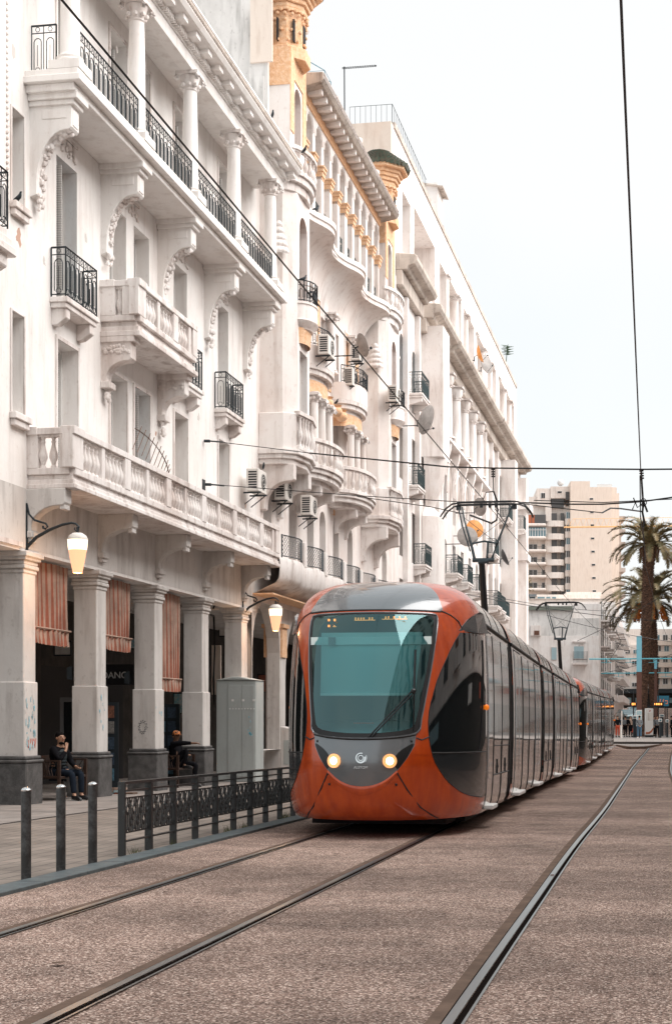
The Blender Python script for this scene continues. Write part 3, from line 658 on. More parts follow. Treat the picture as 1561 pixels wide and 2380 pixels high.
    def octo(r, rot=math.pi/8): return [(tc_[0] + r*math.cos(rot + k*math.pi/4), tc_[1] + r*math.sin(rot + k*math.pi/4)) for k in range(8)]
    tw = MB(); wall_sheet(tw, W + .85, cb - .9, cb + .9, 17.2, 20.9, [(cb - .38, cb + .38, 17.9, 20.1, 'arch')], .3)
    tw.quad((W + .85, cb - .9, 17.2), (W - 1.2, cb - .9, 17.2), (W - 1.2, cb - .9, 20.9), (W + .85, cb - .9, 20.9)); tw.quad((W + .85, cb + .9, 17.2), (W + .85, cb + .9, 20.9), (W - 1.2, cb + .9, 20.9), (W - 1.2, cb + .9, 17.2))
    to = tw.build('tower', M['wallb'], Bd); window(to, W + .55, cb - .38, cb + .38, 17.9, 20.1, 'shutr', 'brown')
    oc = MB(); oc.box(W + .85, W + .88, cb - .9, cb - .5, 18.6, 21); oc.box(W + .85, W + .88, cb + .5, cb + .9, 18.6, 21); oc.box(W + .85, W + .88, cb - .5, cb + .5, 20.2, 21); oc.box(W + .2, W + .85, cb - .93, cb - .9, 19.9, 21)
    oc.build('carved_panel', M['ochre'], to)
    ln = MB(); ln.prism(octo(.80), 'z', 20.8, 21.15); ln.prism(octo(.66), 'z', 21.15, 22.2); ln.prism(octo(.74), 'z', 22.2, 22.3)
    for k, r_ in enumerate((.72, .80, .88, .96)): ln.prism(octo(r_), 'z', 22.3 + k*.14, 22.44 + k*.14)
    ln.prism(octo(1.16), 'z', 22.86, 23.0); lo = ln.build('lantern', M['ochre'], to, bevel=.015)
    rl_ = MB()
    for k in range(40):
        t = k*math.pi/20; rl_.ball((tc_[0] + .70*math.cos(t), tc_[1] + .70*math.sin(t), 22.1 + .1*(k % 2)), .055, 6)
        rl_.ball((tc_[0] + .66*math.cos(t), tc_[1] + .66*math.sin(t), 21.35 + .3*(k % 3)), .05, 6)
    rl_.build('carved_band', M['ochre'], lo, smooth=True)
    wn = MB()
    for k in range(8): t = k*math.pi/4; wn.box(tc_[0] + .62*math.cos(t) - .02, tc_[0] + .62*math.cos(t) + .02, tc_[1] + .62*math.sin(t) - .12, tc_[1] + .62*math.sin(t) + .12, 21.3, 21.95)
    wn.build('niche_row', M['dark'], lo)
    rf = MB()
    for k in range(8):
        t0, t1 = math.pi/8 + k*math.pi/4, math.pi/8 + (k + 1)*math.pi/4
        for j in range(5):
            t = t0 + (t1 - t0)*(j + .5)/5; f_ = 1/math.cos(t - (t0 + t1)/2)*math.cos(math.pi/8)
            p0 = Vector((tc_[0] + 1.26*f_*math.cos(t), tc_[1] + 1.26*f_*math.sin(t), 23.0)); p1 = Vector((tc_[0] + .3*math.cos(t), tc_[1] + .3*math.sin(t), 23.75))
            for s_ in range(6): rf.tube([p0.lerp(p1, s_/6) + Vector((0, 0, .03)), p0.lerp(p1, (s_ + 1.1)/6) - Vector((0, 0, .05))], [.105 - .010*s_, .075 - .010*s_], 7)
    rf.lathe([(1.15, 22.98), (.3, 23.7), (.0, 23.9)], (tc_[0], tc_[1], 0), 8, math.pi/8, math.pi/8 + 2*math.pi)
    rf.build('tiled_roof', M['tile'], to, smooth=True)
M['tile'] = mat('green_glazed_tile', (.045, .085, .06), .35, col2=(.10, .085, .06), vs=7)
oriel(ob0, ob1); oriel(oc0, oc1)
# arched loggia
LA = -11.0; l0, l1 = 43.3, 54.7; na = 10; pit = (l1 - l0)/na; opsL = [(l0 + pit*i + .17, l0 + pit*(i + 1) - .17, 17.15, 20.15, 'arch') for i in range(na)]
lg = MB(); wall_sheet(lg, LA, l0, l1, 16.9, 20.9, opsL, .32, 12); lo = lg.build('loggia', M['wallb'], Bd)
am = MB()
for p, q, s, t, _ in opsL:
    r = (q - p)/2; am.tube([(LA + .015, (p + q)/2 - (r + .06)*math.cos(math.pi*k/10), t - r + (r + .06)*math.sin(math.pi*k/10)) for k in range(11)], .03, 4)
am.build('arch_moulding', M['wallb'], lo)
for i in range(na + 1):
    c = l0 + pit*i; cp = MB()
    for g_, z0, z1 in ((.0, 18.72, 18.8), (.03, 18.8, 18.95), (.06, 18.95, 19.07), (.09, 19.07, 19.14)): cp.box(LA - .3, LA + .02 + g_, c - .17 - g_*.6, c + .17 + g_*.6, z0, z1)
    cp.build('capital', M['ochre'], lo, bevel=.01)
bk = MB(); bk.box(W - .55, W - .5, l0, l1, 17, 20.8); bk.build('loggia_back_wall', M['wallb'], lo)
for i in range(0, na):
    p, q = opsL[i][:2]; railing(lo, [(LA - .12, p), (LA - .12, q)], 17.15, .75, True, 'irong')
wv = MB(); rows = []
def wave(b): u = (b - l0)/(l1 - l0)*2*math.pi*2.5; return -10.78 + .20*math.sin(u - .9) + .10*max(0, math.sin(u - .9))
for i in range(57):
    b = l0 + (l1 - l0)*i/56; e = wave(b)
    row = [(LA, b, 17.16), (e, b, 17.16), (e, b, 17.0), (e - .05, b, 16.98), (e - .05, b, 16.84)]
    for k in range(1, 8): t = k/7*math.pi/2; row.append((W + (e - .05 - W)*(1 - math.sin(t)), b, 15.3 + 1.54*(1 - (1 - math.cos(t))) if False else 16.84 - 1.5*(1 - math.cos(t))))
    rows.append(row)
wv.sheet(rows); wv.build('corbelled_slab', M['wallb'], lo, smooth=True)
oc = MB(); oc.box(LA, LA + .03, l0, l1, 20.3, 20.62); b = l0
while b < l1: oc.box(LA + .03, LA + .06, b, b + .05, 20.3, 20.6); b += .12
oc.build('ochre_frieze', M['ochre'], lo)
cn_ = MB(); cn_.prism([(LA - 1, 20.62), (LA + .04, 20.62), (-10.42, 20.72), (-10.34, 20.8), (-10.34, 21.02), (LA - 1, 21.1)], 'y', l0 - .35, l1 + .55); co_ = cn_.build('cornice', M['ledge'], Bd, bevel=.02)
for k in range(19):
    q = MB(); q.box(LA + .06, -10.5, l0 + .1 + k*.6, l0 + .28 + k*.6, 20.55, 20.70); q.build('modillion', M['wallb'], co_)
q = MB(); q.tube([(-10.33, l0 - .3, 20.86), (-10.33, l1 + .5, 20.86)], .035, 5); q.tube([(-10.33, l0 - .3, 20.97), (-10.33, l1 + .5, 20.97)], .025, 5); q.build('cornice_bead', M['trim'], co_)
rfb = MB(); rfb.box(-20, LA - .3, 43.1, 54.9, 20.9, 21.3); rfb.box(-20, W + .3, 41.2, BE - .1, 16.9, 17.0); rfb.box(-20, W + .1, 57.8, BE, 17, 20.5); rfb.box(-14, -12.3, 44.0, 47.0, 21.3, 24.4); rfb.build('roof', M['wallb'], Bd)
rt = MB(); rt.prism([(-14.4, 24.9), (-11.9, 24.2), (-11.85, 24.3), (-14.4, 25.05)], 'y', 43.6, 47.2); rt.build('lean_to_roof', M['ledge'], Bd)
ht = MB()
for p in ((44.4, 45.0), (45.4, 46.3)): ht.box(-12.32, -12.27, *p, 22.6, 23.9)
ht.build('window', M['shutr'], Bd)
for i, b in enumerate((46.2, 49.6, 52.6)):
    u = MB(); u.lathe([(.0, .0), (.14, .02), (.16, .06), (.12, .12), (.16, .3), (.26, .42), (.3, .5), (.3, .56), (.22, .58), (.0, .6)], (-10.85, b, 21.04), 14); u.build('roof_urn', M['trim'], Bd, smooth=True)
# bow balconies and ochre panels in the middle
for cb in (46.0, 51.3):
    for (z, hw, pr, stone) in ((9.2, 2.1, 1.15, True), (12.55, 1.45, .95, False)):
        pts = [(W + pr*math.cos(t)**.7 if math.cos(t) > 0 else W, cb + hw*math.sin(t)) for t in [math.pi*(-.5 + k/12) for k in range(13)]]
        q = MB(); q.prism(pts, 'z', z, z + .14); q.prism([(W + (p[0] - W)*.93, cb + (p[1] - cb)*.96) for p in pts], 'z', z - .16, z)
        q.prism([(W + (p[0] - W)*.75, cb + (p[1] - cb)*.85) for p in pts], 'z', z - .32, z - .16)
        if stone:
            for c2 in (cb - .9, cb + .7): arc_bracket(q, c2, c2 + .25, W, W + .8, z - .3, z - .6, z - 1.1, .1)
        bo = q.build('balcony', M['trim'], Bd, bevel=.012)
        if stone: balustrade(bo, pts[1:-1], z + .14, .92, sp=.19, dies=False, wdt=.13)
        else:
            pb = MB(); pb.sheet([[(*p, z + .14) for p in pts], [(*p, z + .75) for p in pts]]); pb.build('parapet', M['wallb'], bo, smooth=True)
            railing(bo, pts[1:-1:2], z + .75, .6, True, 'iron')
            ob_ = MB(); ob_.sheet([[(W + (p[0] - W)*.78, cb + (p[1] - cb)*.86, z - .75) for p in pts], [(W + (p[0] - W)*.78, cb + (p[1] - cb)*.86, z - .3) for p in pts]]); ob_.build('ochre_band', M['ochre'], bo)
    for c2 in (cb - 1.0, cb, cb + 1.0): column(Bd, W + .62, c2, 9.34, 11.8, .13, .3, 'wallb', False)
for (b0, b1, z0, z1) in ((43.3, 43.8, 13.2, 16.2), (44.3, 45.2, 15.4, 16.0), (47.6, 48.1, 12.6, 15.6), (49.25, 49.75, 12.9, 15.4), (52.0, 52.4, 12.8, 15.6), (53.6, 54.3, 13, 15.6), (48.2, 49.1, 12.2, 12.9), (50.2, 51.1, 12.2, 12.8), (44.2, 45.1, 8.75, 9.0), (50.0, 51.2, 8.7, 9.05)):
    q = MB(); q.box(W, W + .03, b0, b1, z0, z1); q.build('ochre_panel', M['ochre'], Bd)
    q = MB(); surround(q, W, b0, b1, z0, z1, .05, .06); q.build('panel_frame', M['wallb'], Bd)
for b in (47.9, 49.2, 50.0): 
    q = MB(); q.lathe([(0, -.2), (.1, -.17), (.2, -.08), (.22, 0), (.19, .1), (.12, .15), (.16, .18), (.2, .22), (.0, .24)], (W + .35, b, 12.1), 14); q.build('ball_ornament', M['ochre'], Bd, smooth=True)
for b in (43.9, 45.9, 49.2, 52.3): column(Bd, W + .2, b, 13.4, 15.5, .14, .35, 'wallb', False)
# first floor: curved wall foot with lattice balconies
ff = MB(); rows = []
for i in range(60):
    b = 40.3 + (BE - 40.3)*i/59; e = W + .75 + .25*abs(math.sin((b - 40.3)*math.pi/2.72)); rows.append([(W, b, 6.12), (e, b, 6.12), (e + .03, b, 6.0), (e, b, 5.55), (e - .1, b, 5.4), (W, b, 5.1)])
ff.sheet(rows); fo = ff.build('balcony', M['trim'], Bd, smooth=True)
for i in range(7):
    b0 = 40.5 + 2.72*i + .2; b1 = b0 + 2.2
    pts = [(W + .72 + .25*math.sin(math.pi*k/6), b0 + (b1 - b0)*k/6) for k in range(7)]
    m = MB()
    for (p, q) in zip(pts, pts[1:]):
        for z in (6.2, 6.8): m.tube([(*p, z), (*q, z)], .016, 4)
        for k in range(3):
            t = k/3; u = (p[0] + (q[0] - p[0])*t, p[1] + (q[1] - p[1])*t); v = (p[0] + (q[0] - p[0])*(t + .33), p[1] + (q[1] - p[1])*(t + .33))
            for j in range(5): z = 6.2 + .12*j; m.tube([(*u, z), (*v, z + .12)], .007, 3); m.tube([(*v, z), (*u, z + .12)], .007, 3)
    m.tube([(*pts[0], 6.12), (*pts[0], 6.82)], .02, 4); m.tube([(*pts[-1], 6.12), (*pts[-1], 6.82)], .02, 4)
    m.build('railing', M['iron'], fo)
    q = MB(); q.box(W + .6, W + .82, b1 + .05, b1 + .4, 6.1, 6.85); q.build('parapet_pier', M['trim'], fo, bevel=.02)
# arcade below: pillars with ochre capitals
for b in (43.3, 48.5, 53.7, 58.9):
    p = MB(); p.box(W - .5, W, b, b + .5, .6, 3.9); p.box(W - .58, W + .08, b - .08, b + .58, -.5, .6); po = p.build('pillar', M['low'], Bd, bevel=.02)
    q = MB(); q.box(W - .54, W + .04, b - .04, b + .54, 3.4, 4.3); q.box(W - .6, W + .1, b - .1, b + .6, 4.3, 4.42); q.build('capital', M['ochre'], po)
q = MB(); wall_sheet(q, W - .02, 40.2, BE, 0.6, 5.2, [(40.25 + 5.2*i if i else 40.25, 43.2 + 5.2*i, .6, 5.0, 'arch') if i == 0 else (38.65 + 5.2*i, 43.2 + 5.2*i, .6, 5.05, 'arch') for i in range(4)], .4); q.build('arcade_arches', M['low'], Bd)
q = MB(); q.box(W - .5, W + .6, 40.2, BE, 5.06, 5.1); q.build('ochre_soffit', M['ochre'], Bd)

# ================================================================== tall pale building with column loggia
C = bthing('apartment_building', 'tall pale building with columned loggia, heavy stained cornice and iron balconies beyond the turrets', 'building', W, 62, -.1)
c0, c1 = BE, 111.6
def c_windows():
    out = []; k = 0
    b = c0 + 1.3
    while b < c1 - 1.5:
        if not (67.2 < b < 71.4):
            for j, z in enumerate((5.4, 8.7, 12.1)): out.append((b, b + 1.1, z, z + 2.3, 'arch' if (k + j) % 4 == 1 else 'rect'))
            if b < 67 or b > 92: out.append((b, b + 1.0, 15.6, 18.5, 'arch'))
        b += 3.15; k += 1
    return out
cw = c_windows(); logg = (73.2, 90.6, 15.9, 19.35)
att = [(66.6, 72.6, 22.2, 25.2), (63.6, 65.6, 22.2, 24.9), (74.2, 76.4, 22.2, 25.0), (77.4, 82, 22.2, 25.1), (83, 87.5, 22.2, 25.1), (88.5, 93, 22.2, 25.1), (94, 98.5, 22.2, 25.1), (100, 104, 22.2, 25.1), (105, 110, 22.2, 25.1)]
m = MB(); wall_sheet(m, W, c0, c1, -.5, 27, [(*o[:4], o[4], .35) for o in cw] + [(*logg, 'rect', 1.6)] + [(*o, 'rect', 1.5) for o in att], .35)
m.quad((W, c0, 16), (W, c0, 27), (W - 14, c0, 27), (W - 14, c0, 16)); m.quad((W, c1, -.5), (W - 14, c1, -.5), (W - 14, c1, 27), (W, c1, 27)); m.quad((W, c0, 27), (W, c1, 27), (W - 14, c1, 27), (W - 14, c0, 27))
m.quad((W - 1.6, logg[0], logg[2]), (W - 1.6, logg[1], logg[2]), (W - 1.6, logg[1], logg[3]), (W - 1.6, logg[0], logg[3]))
for o in att: m.quad((W - 1.5, o[0], o[2]), (W - 1.5, o[1], o[2]), (W - 1.5, o[1], o[3]), (W - 1.5, o[0], o[3]))
m.build('wall', M['wallc'], C)
for i, o in enumerate(cw): window(C, W - .35, *o[:4], ['shut', 'glass', 'shut', 'shutb'][i % 4])
for i in range(5):
    b = 75.2 + 3.2*i; window(C, W - 1.55, b, b + 1.1, 16, 18.4, ['shut', 'glass'][i % 2])
    column(C, W + .28, 74.7 + 3.16*i, 16.0, 19.35, .3, .75, 'wallc', False)
    railing(C, [(W - .1, 74.9 + 3.16*i), (W - .1, 77.6 + 3.16*i)], 15.95, .95, True, 'irong')
for i in range(9): 
    b = 76.8 + 3.9*i; column(C, W - .15, b, 22.2, 25.1, .2, .3, 'wallc', False)
rp = MB(); rp.box(W - .2, W + .06, c0, c1, 26.85, 27.1); rp.build('coping', M['ledge'], C)
cg = MB()
for (p, q, e, z) in ((62.0, 67.6, .95, 21.35), (68.2, 74.2, 1.05, 20.95), (74.2, 93.0, 1.15, 20.75), (93, 111.8, 1.2, 20.7)):
    cg.prism([(W, z - .45), (W + e - .45, z - .45), (W + e - .4, z - .3), (W + e - .1, z - .22), (W + e, z - .08), (W + e, z + .1), (W + e - .1, z + .2), (W, z + .3)], 'y', p, q)
    cg.box(W, W + .3, p, q, z - 1.1, z - .45)
cg.build('cornice', M['ledge'], C, bevel=.03)
pj = MB(); pj.box(W, W + 1.05, 68.6, 70.6, 14.0, 20.2); pj.lathe([(.15, 11.2), (.5, 12), (.85, 13.1), (1.0, 14.0)], (W + .1, 69.6, 0), 14, -math.pi/2, math.pi/2); pj.lathe([(.95, -.5), (.95, 11.2), (.5, 11.6), (.2, 12.0)], (W + .02, 69.6, 0), 16, -math.pi/2, math.pi/2)
pj.build('projecting_bay', M['wallc'], C, smooth=True)
for b in (101.5, 109.3):
    pj = MB(); pj.box(W, W + 1.0, b, b + 1.6, -.5, 19.6)
    if b > 105: pj.box(W, W + 1.3, 108.8, 111.5, 17.2, 17.7); pj.box(W, W + 1.15, 109.0, 111.3, 13.4, 13.9)
    pj.build('projecting_bay', M['wallc'], C)
for b in (63.7, 66.8, 72.6, 91.5, 94.8, 98, 104.6, 107.8): q = MB(); q.box(W, W + .22, b, b + .35, -.5, 20.2); q.build('pilaster', M['wallc'], C)
ribs = MB()
for i in range(5):
    b = 75.4 + 3.16*i; rr = 1.25
    for k_, dr in enumerate((0, .22)): ribs.tube([(W + .25 - .03*k_, b + .9 - (rr - dr)*math.cos(math.pi*j/12), 13.3 + (rr - dr)*1.5*math.sin(math.pi*j/12)) for j in range(13)] , .06, 5)
    ribs.prism([(W, 15.9), (W + .55, 15.9), (W + .5, 15.4), (W + .2, 14.4), (W, 12.5)], 'y', b - .95, b - .55)
ribs.box(W, W + .6, 73.3, 91, 15.75, 15.95)
ribs.build('loggia_corbels', M['wallc'], C, bevel=.02)
for (b0, b1, z, d_) in ((64.6, 66.6, 16.15, .75), (71.2, 73.0, 15.8, .75), (64.4, 66.3, 12.0, .6), (67.1, 70.2, 5.2, .9), (66.4, 68.2, 8.65, .6), (76.0, 84.5, 5.25, 1.0), (88.4, 92.4, 5.2, .9), (92, 94, 12, .8), (93, 95.2, 8.8, .8), (95, 97.6, 8.7, .8), (97.5, 100, 8.5, .8), (98.6, 101, 15.2, .9), (107.8, 111, 15.6, 1.0), (76, 78, 9.2, .7), (80, 82, 9.1, .7), (84.5, 86.5, 9.0, .7), (103.5, 106.5, 5.3, .9)):
    iron_balcony(C, W, b0, b1, z, d_, .95, 'wallc', True, True, irm='irong')
pv = MB(); pv.box(-13.6, W - .001, 61.0, c0 - .01, 16, 26.9); pv.build('side_wall', M['peach'], C)
hh = MB(); hh.box(-12.6, -11.9, 74.5, 76.2, 27, 29.2); hh.build('stair_hut', M['wallc'], C)
hr = MB()
for i in range(5):
    hr.prism([(-12.7, 29.1 + .0), (-11.6, 28.9), (-11.6, 28.95), (-12.7, 29.18)], 'y', 74.3 + i*.4, 74.68 + i*.4)
hr.build('corrugated_roof', M['ledge'], C)
gd = MB()
for k in range(9): gd.tube([(-13.6 + k*.23, 61.3, 26.9), (-13.6 + k*.23, 61.3, 27.75)], .009, 3)
gd.tube([(-13.6, 61.3, 27.75), (-11.75, 61.3, 27.75)], .012, 3); gd.tube([(-11.75, 61.3, 27.75), (-11.75, 70, 27.7)], .012, 3)
for k in range(18): gd.tube([(-11.75, 61.3 + k*.5, 26.9), (-11.75, 61.3 + k*.5, 27.72)], .009, 3)
gd.build('roof_railing', M['irong'], C)
# ================================================================== tram
SEC = [(.22, 1.22, .34), (.30, 1.27, .21), (.45, 1.30, .10), (.70, 1.315, .03), (.98, 1.32, .0), (1.3, 1.33, .05), (1.7, 1.33, .14), (2.1, 1.325, .26), (2.5, 1.31, .41), (2.75, 1.29, .54), (2.9, 1.26, .66), (3.05, 1.2, .84), (3.17, 1.12, 1.05), (3.28, .98, 1.32), (3.37, .70, 1.7), (3.41, 0.0, 2.3)]
NV = len(SEC) - 1; LE = 2.3; NE = 2.2
def srow(v):
    i = min(max(int(v), 0), NV - 1); t = v - i; p1, p2 = SEC[i], SEC[i + 1]
    p0 = SEC[i - 1] if i > 0 else tuple(2*a - b for a, b in zip(p1, p2)); p3 = SEC[i + 2] if i + 2 <= NV else tuple(2*b - a for a, b in zip(p1, p2))
    return [.5*((2*b) + (-a + c)*t + (2*a - 5*b + 4*c - d)*t*t + (-a + 3*b - 3*c + d)*t**3) for a, b, c, d in zip(p0, p1, p2, p3)]
def surf(q, v, off=0):
    if off:
        e = .004; q0 = max(-.999, min(.999, q)); v0 = max(.01, min(NV - .05, v))
        du = Vector(surf(q0 + e, v0)) - Vector(surf(q0 - e, v0)); dv = Vector(surf(q0, v0 + .01)) - Vector(surf(q0, v0 - .01))
        n = du.cross(dv).normalized()
        if n.y > 0 and abs(q) < .9: n = -n
        if n.x*q < 0 and abs(q) >= .9: n = -n
        return Vector(surf(q, v)) + n*off
    z, w_, yf = srow(v); th = abs(q)*math.pi/2; L = LE - yf; w_ = max(w_, 0)
    if th >= 1.5706: return (math.copysign(w_, q), LE, z)
    return (math.copysign(w_*math.sin(th)**(2/NE), q), yf + L*(1 - math.cos(th)**(2/NE)), z)
def snorm(q, v):
    return (surf_n(q, v))
def surf_n(q, v):
    e = .004; q0 = max(-.985, min(.985, q)); v0 = max(.02, min(NV - .06, v))
    du = Vector(surf(q0 + e, v0)) - Vector(surf(q0 - e, v0)); dv = Vector(surf(q0, v0 + .01)) - Vector(surf(q0, v0 - .01))
    n = du.cross(dv)
    if n.length < 1e-12: return Vector((0, 0, 1))
    n.normalize()
    if n.y > .02 or (abs(n.y) <= .02 and n.x*q < 0): n = -n
    return n
def mir(h): return h + [(-q, v) for q, v in reversed(h) if abs(q) > 1e-6]
def smooth_poly(pts, k=4, closed=True):
    out = []; n = len(pts)
    for i in range(n if closed else n - 1):
        p0, p1, p2, p3 = (Vector(pts[(i + j) % n] if closed else pts[min(max(i + j, 0), n - 1)]) for j in (-1, 0, 1, 2))
        for s in range(k):
            t = s/k; out.append(tuple(.5*((2*p1) + (p2 - p0)*t + (2*p0 - 5*p1 + 4*p2 - p3)*t*t + (3*p1 - p0 - 3*p2 + p3)*t**3)))
    if not closed: out.append(tuple(pts[-1]))
    return out
def poly_sub(pts, k=4):               # straight subdivision
    out = []
    for a, b in zip(pts, pts[1:] + pts[:1]):
        for s in range(k): out.append((a[0] + (b[0] - a[0])*s/k, a[1] + (b[1] - a[1])*s/k))
    return out
rimR = [(0, 9.76), (.22, 9.75), (.385, 9.72), (.42, 9.45), (.417, 8.4), (.392, 7.4), (.358, 6.35), (.33, 5.55), (.305, 5.08), (.15, 4.92), (0, 4.88)]
rim = smooth_poly(mir(rimR), 3)
scr = smooth_poly(mir([(0, 9.6), (.2, 9.58), (.352, 9.55), (.392, 9.25), (.388, 8.4), (.363, 7.4), (.33, 6.4), (.303, 5.65), (.27, 5.25), (.14, 5.1), (0, 5.06)]), 3)
nose = poly_sub(mir([(0, 4.84), (.15, 4.88), (.30, 5.03), (.292, 4.6), (.25, 4.1), (.19, 3.55), (.125, 3.15), (.06, 2.93), (0, 2.86)]), 3)
triR = smooth_poly([(.285, 4.7), (.225, 4.5), (.183, 4.22), (.178, 4.0), (.18, 3.8), (.198, 3.66), (.245, 4.1), (.278, 4.5)], 3); triL = [(-q, v) for q, v in triR]
roofR = [(0, 10.02), (.25, 10.03), (.455, 10.07), (.462, 10.75), (.455, 11.65), (.44, 12.4), (.40, 13.2), (.28, 13.75), (0, 13.95)]
roofp = smooth_poly(mir(roofR), 3)
sideR = smooth_poly([(.615, 8.5), (.545, 7.9), (.485, 7.35), (.435, 6.85), (.405, 6.35), (.382, 5.9), (.374, 5.45), (.38, 5.0), (.395, 4.55), (.42, 4.05), (.46, 3.6), (.515, 3.1), (.57, 2.8), (.64, 2.5), (.725, 2.3), (.85, 2.12), (1.0, 2.05)], 3, False) + [(1.0, 8.62), (.8, 8.62)]
sideL = [(-q, v) for q, v in sideR]
def inpoly(p, poly):
    x, y = p; c = False; n = len(poly)
    for i in range(n):
        x0, y0 = poly[i]; x1, y1 = poly[(i + 1) % n]
        if (y0 > y) != (y1 > y) and x < (x1 - x0)*(y - y0)/(y1 - y0) + x0: c = not c
    return c
def cab_meshes():
    vs = []; es = []
    regs = [('tri', triR), ('tri', triL), ('screen', scr), ('rim', rim), ('nose', nose), ('roofp', roofp), ('side', sideR), ('side', sideL)]
    vs += [(-1, 0), (1, 0), (1, NV - .02), (-1, NV - .02)]; es += [(0, 1), (1, 2), (2, 3), (3, 0)]
    for _, p in regs:
        n = len(vs); vs += p; es += [(n + i, n + (i + 1) % len(p)) for i in range(len(p))]
    for i in range(-30, 31):
        for j in range(0, 61): 
            q, v = i/30.5, .12 + j*(NV - .3)/60; vs.append((q + .002*math.sin(j*7), v))
    rv, re, rf_, *_ = delaunay_2d_cdt([Vector(p) for p in vs], es, [], 0, 1e-5)
    out = {k: [] for k in ('tri', 'screen', 'rim', 'nose', 'roofp', 'side', 'low', 'body')}
    for f in rf_:
        c = sum((rv[i] for i in f), Vector((0, 0)))/len(f)
        if abs(c.x) > 1 or c.y < 0 or c.y > NV: continue
        for k, p in regs:
            if inpoly(c, p):
                if k == 'side' and c.y < 4.32: k = 'low'
                out[k].append(f); break
        else: out['body'].append(f)
    return rv, out
RV, REG = cab_meshes(); PTS = [surf(p.x, p.y) for p in RV]; NRM = None
def patch(key, name, mt, par, off=0, sg=0):
    fs = [f for f in REG[key] if not sg or sum(RV[i].x for i in f)*sg > 0]; idx = sorted({i for f in fs for i in f}); mp = {i: k for k, i in enumerate(idx)}
    nn = [surf_n(RV[i].x, RV[i].y) for i in idx]; vs = [Vector(PTS[i]) + n*off for i, n in zip(idx, nn)]
    me = bpy.data.meshes.new(name); F_ = []
    for f in fs:
        g = [mp[i] for i in f]; a, b, c = (vs[k] for k in g[:3])
        if (b - a).cross(c - a).dot(nn[g[0]]) < 0: g.reverse()
        F_.append(g)
    me.from_pydata([tuple(v) for v in vs], [], F_); me.materials.append(M[mt]); me.polygons.foreach_set('use_smooth', [True]*len(F_)); me.update()
    me.normals_split_custom_set_from_vertices([tuple(n) for n in nn])
    ob = bpy.data.objects.new(name, me); COL.objects.link(ob); ob.parent = par; OFF[ob.name] = (0, 0, 0); return ob
def line_on(pts, name, mt, par, r=.008, off=.003, closed=False, sm=True):
    m = MB(); P = [surf(q, v, off) for q, v in (pts if not sm else pts)]
    m.tube(P, r, 5, closed); return m.build(name, M[mt], par)
def disc_on(m, q, v, r, h=.01, n=16, inner=0):
    c = Vector(surf(q, v)); nn = surf_n(q, v); T = Matrix.Translation(c) @ nn.to_track_quat('Z', 'Y').to_matrix().to_4x4(); k = len(m.v)
    if inner: m.lathe([(inner, h), (inner + .002, h + .004), (r, h + .004), (r, -.02)], (0, 0, 0), n)
    else: m.lathe([(r, -.02), (r, h), (r*.7, h + .004), (0, h + .006)], (0, 0, 0), n)
    m.xf(T, k)
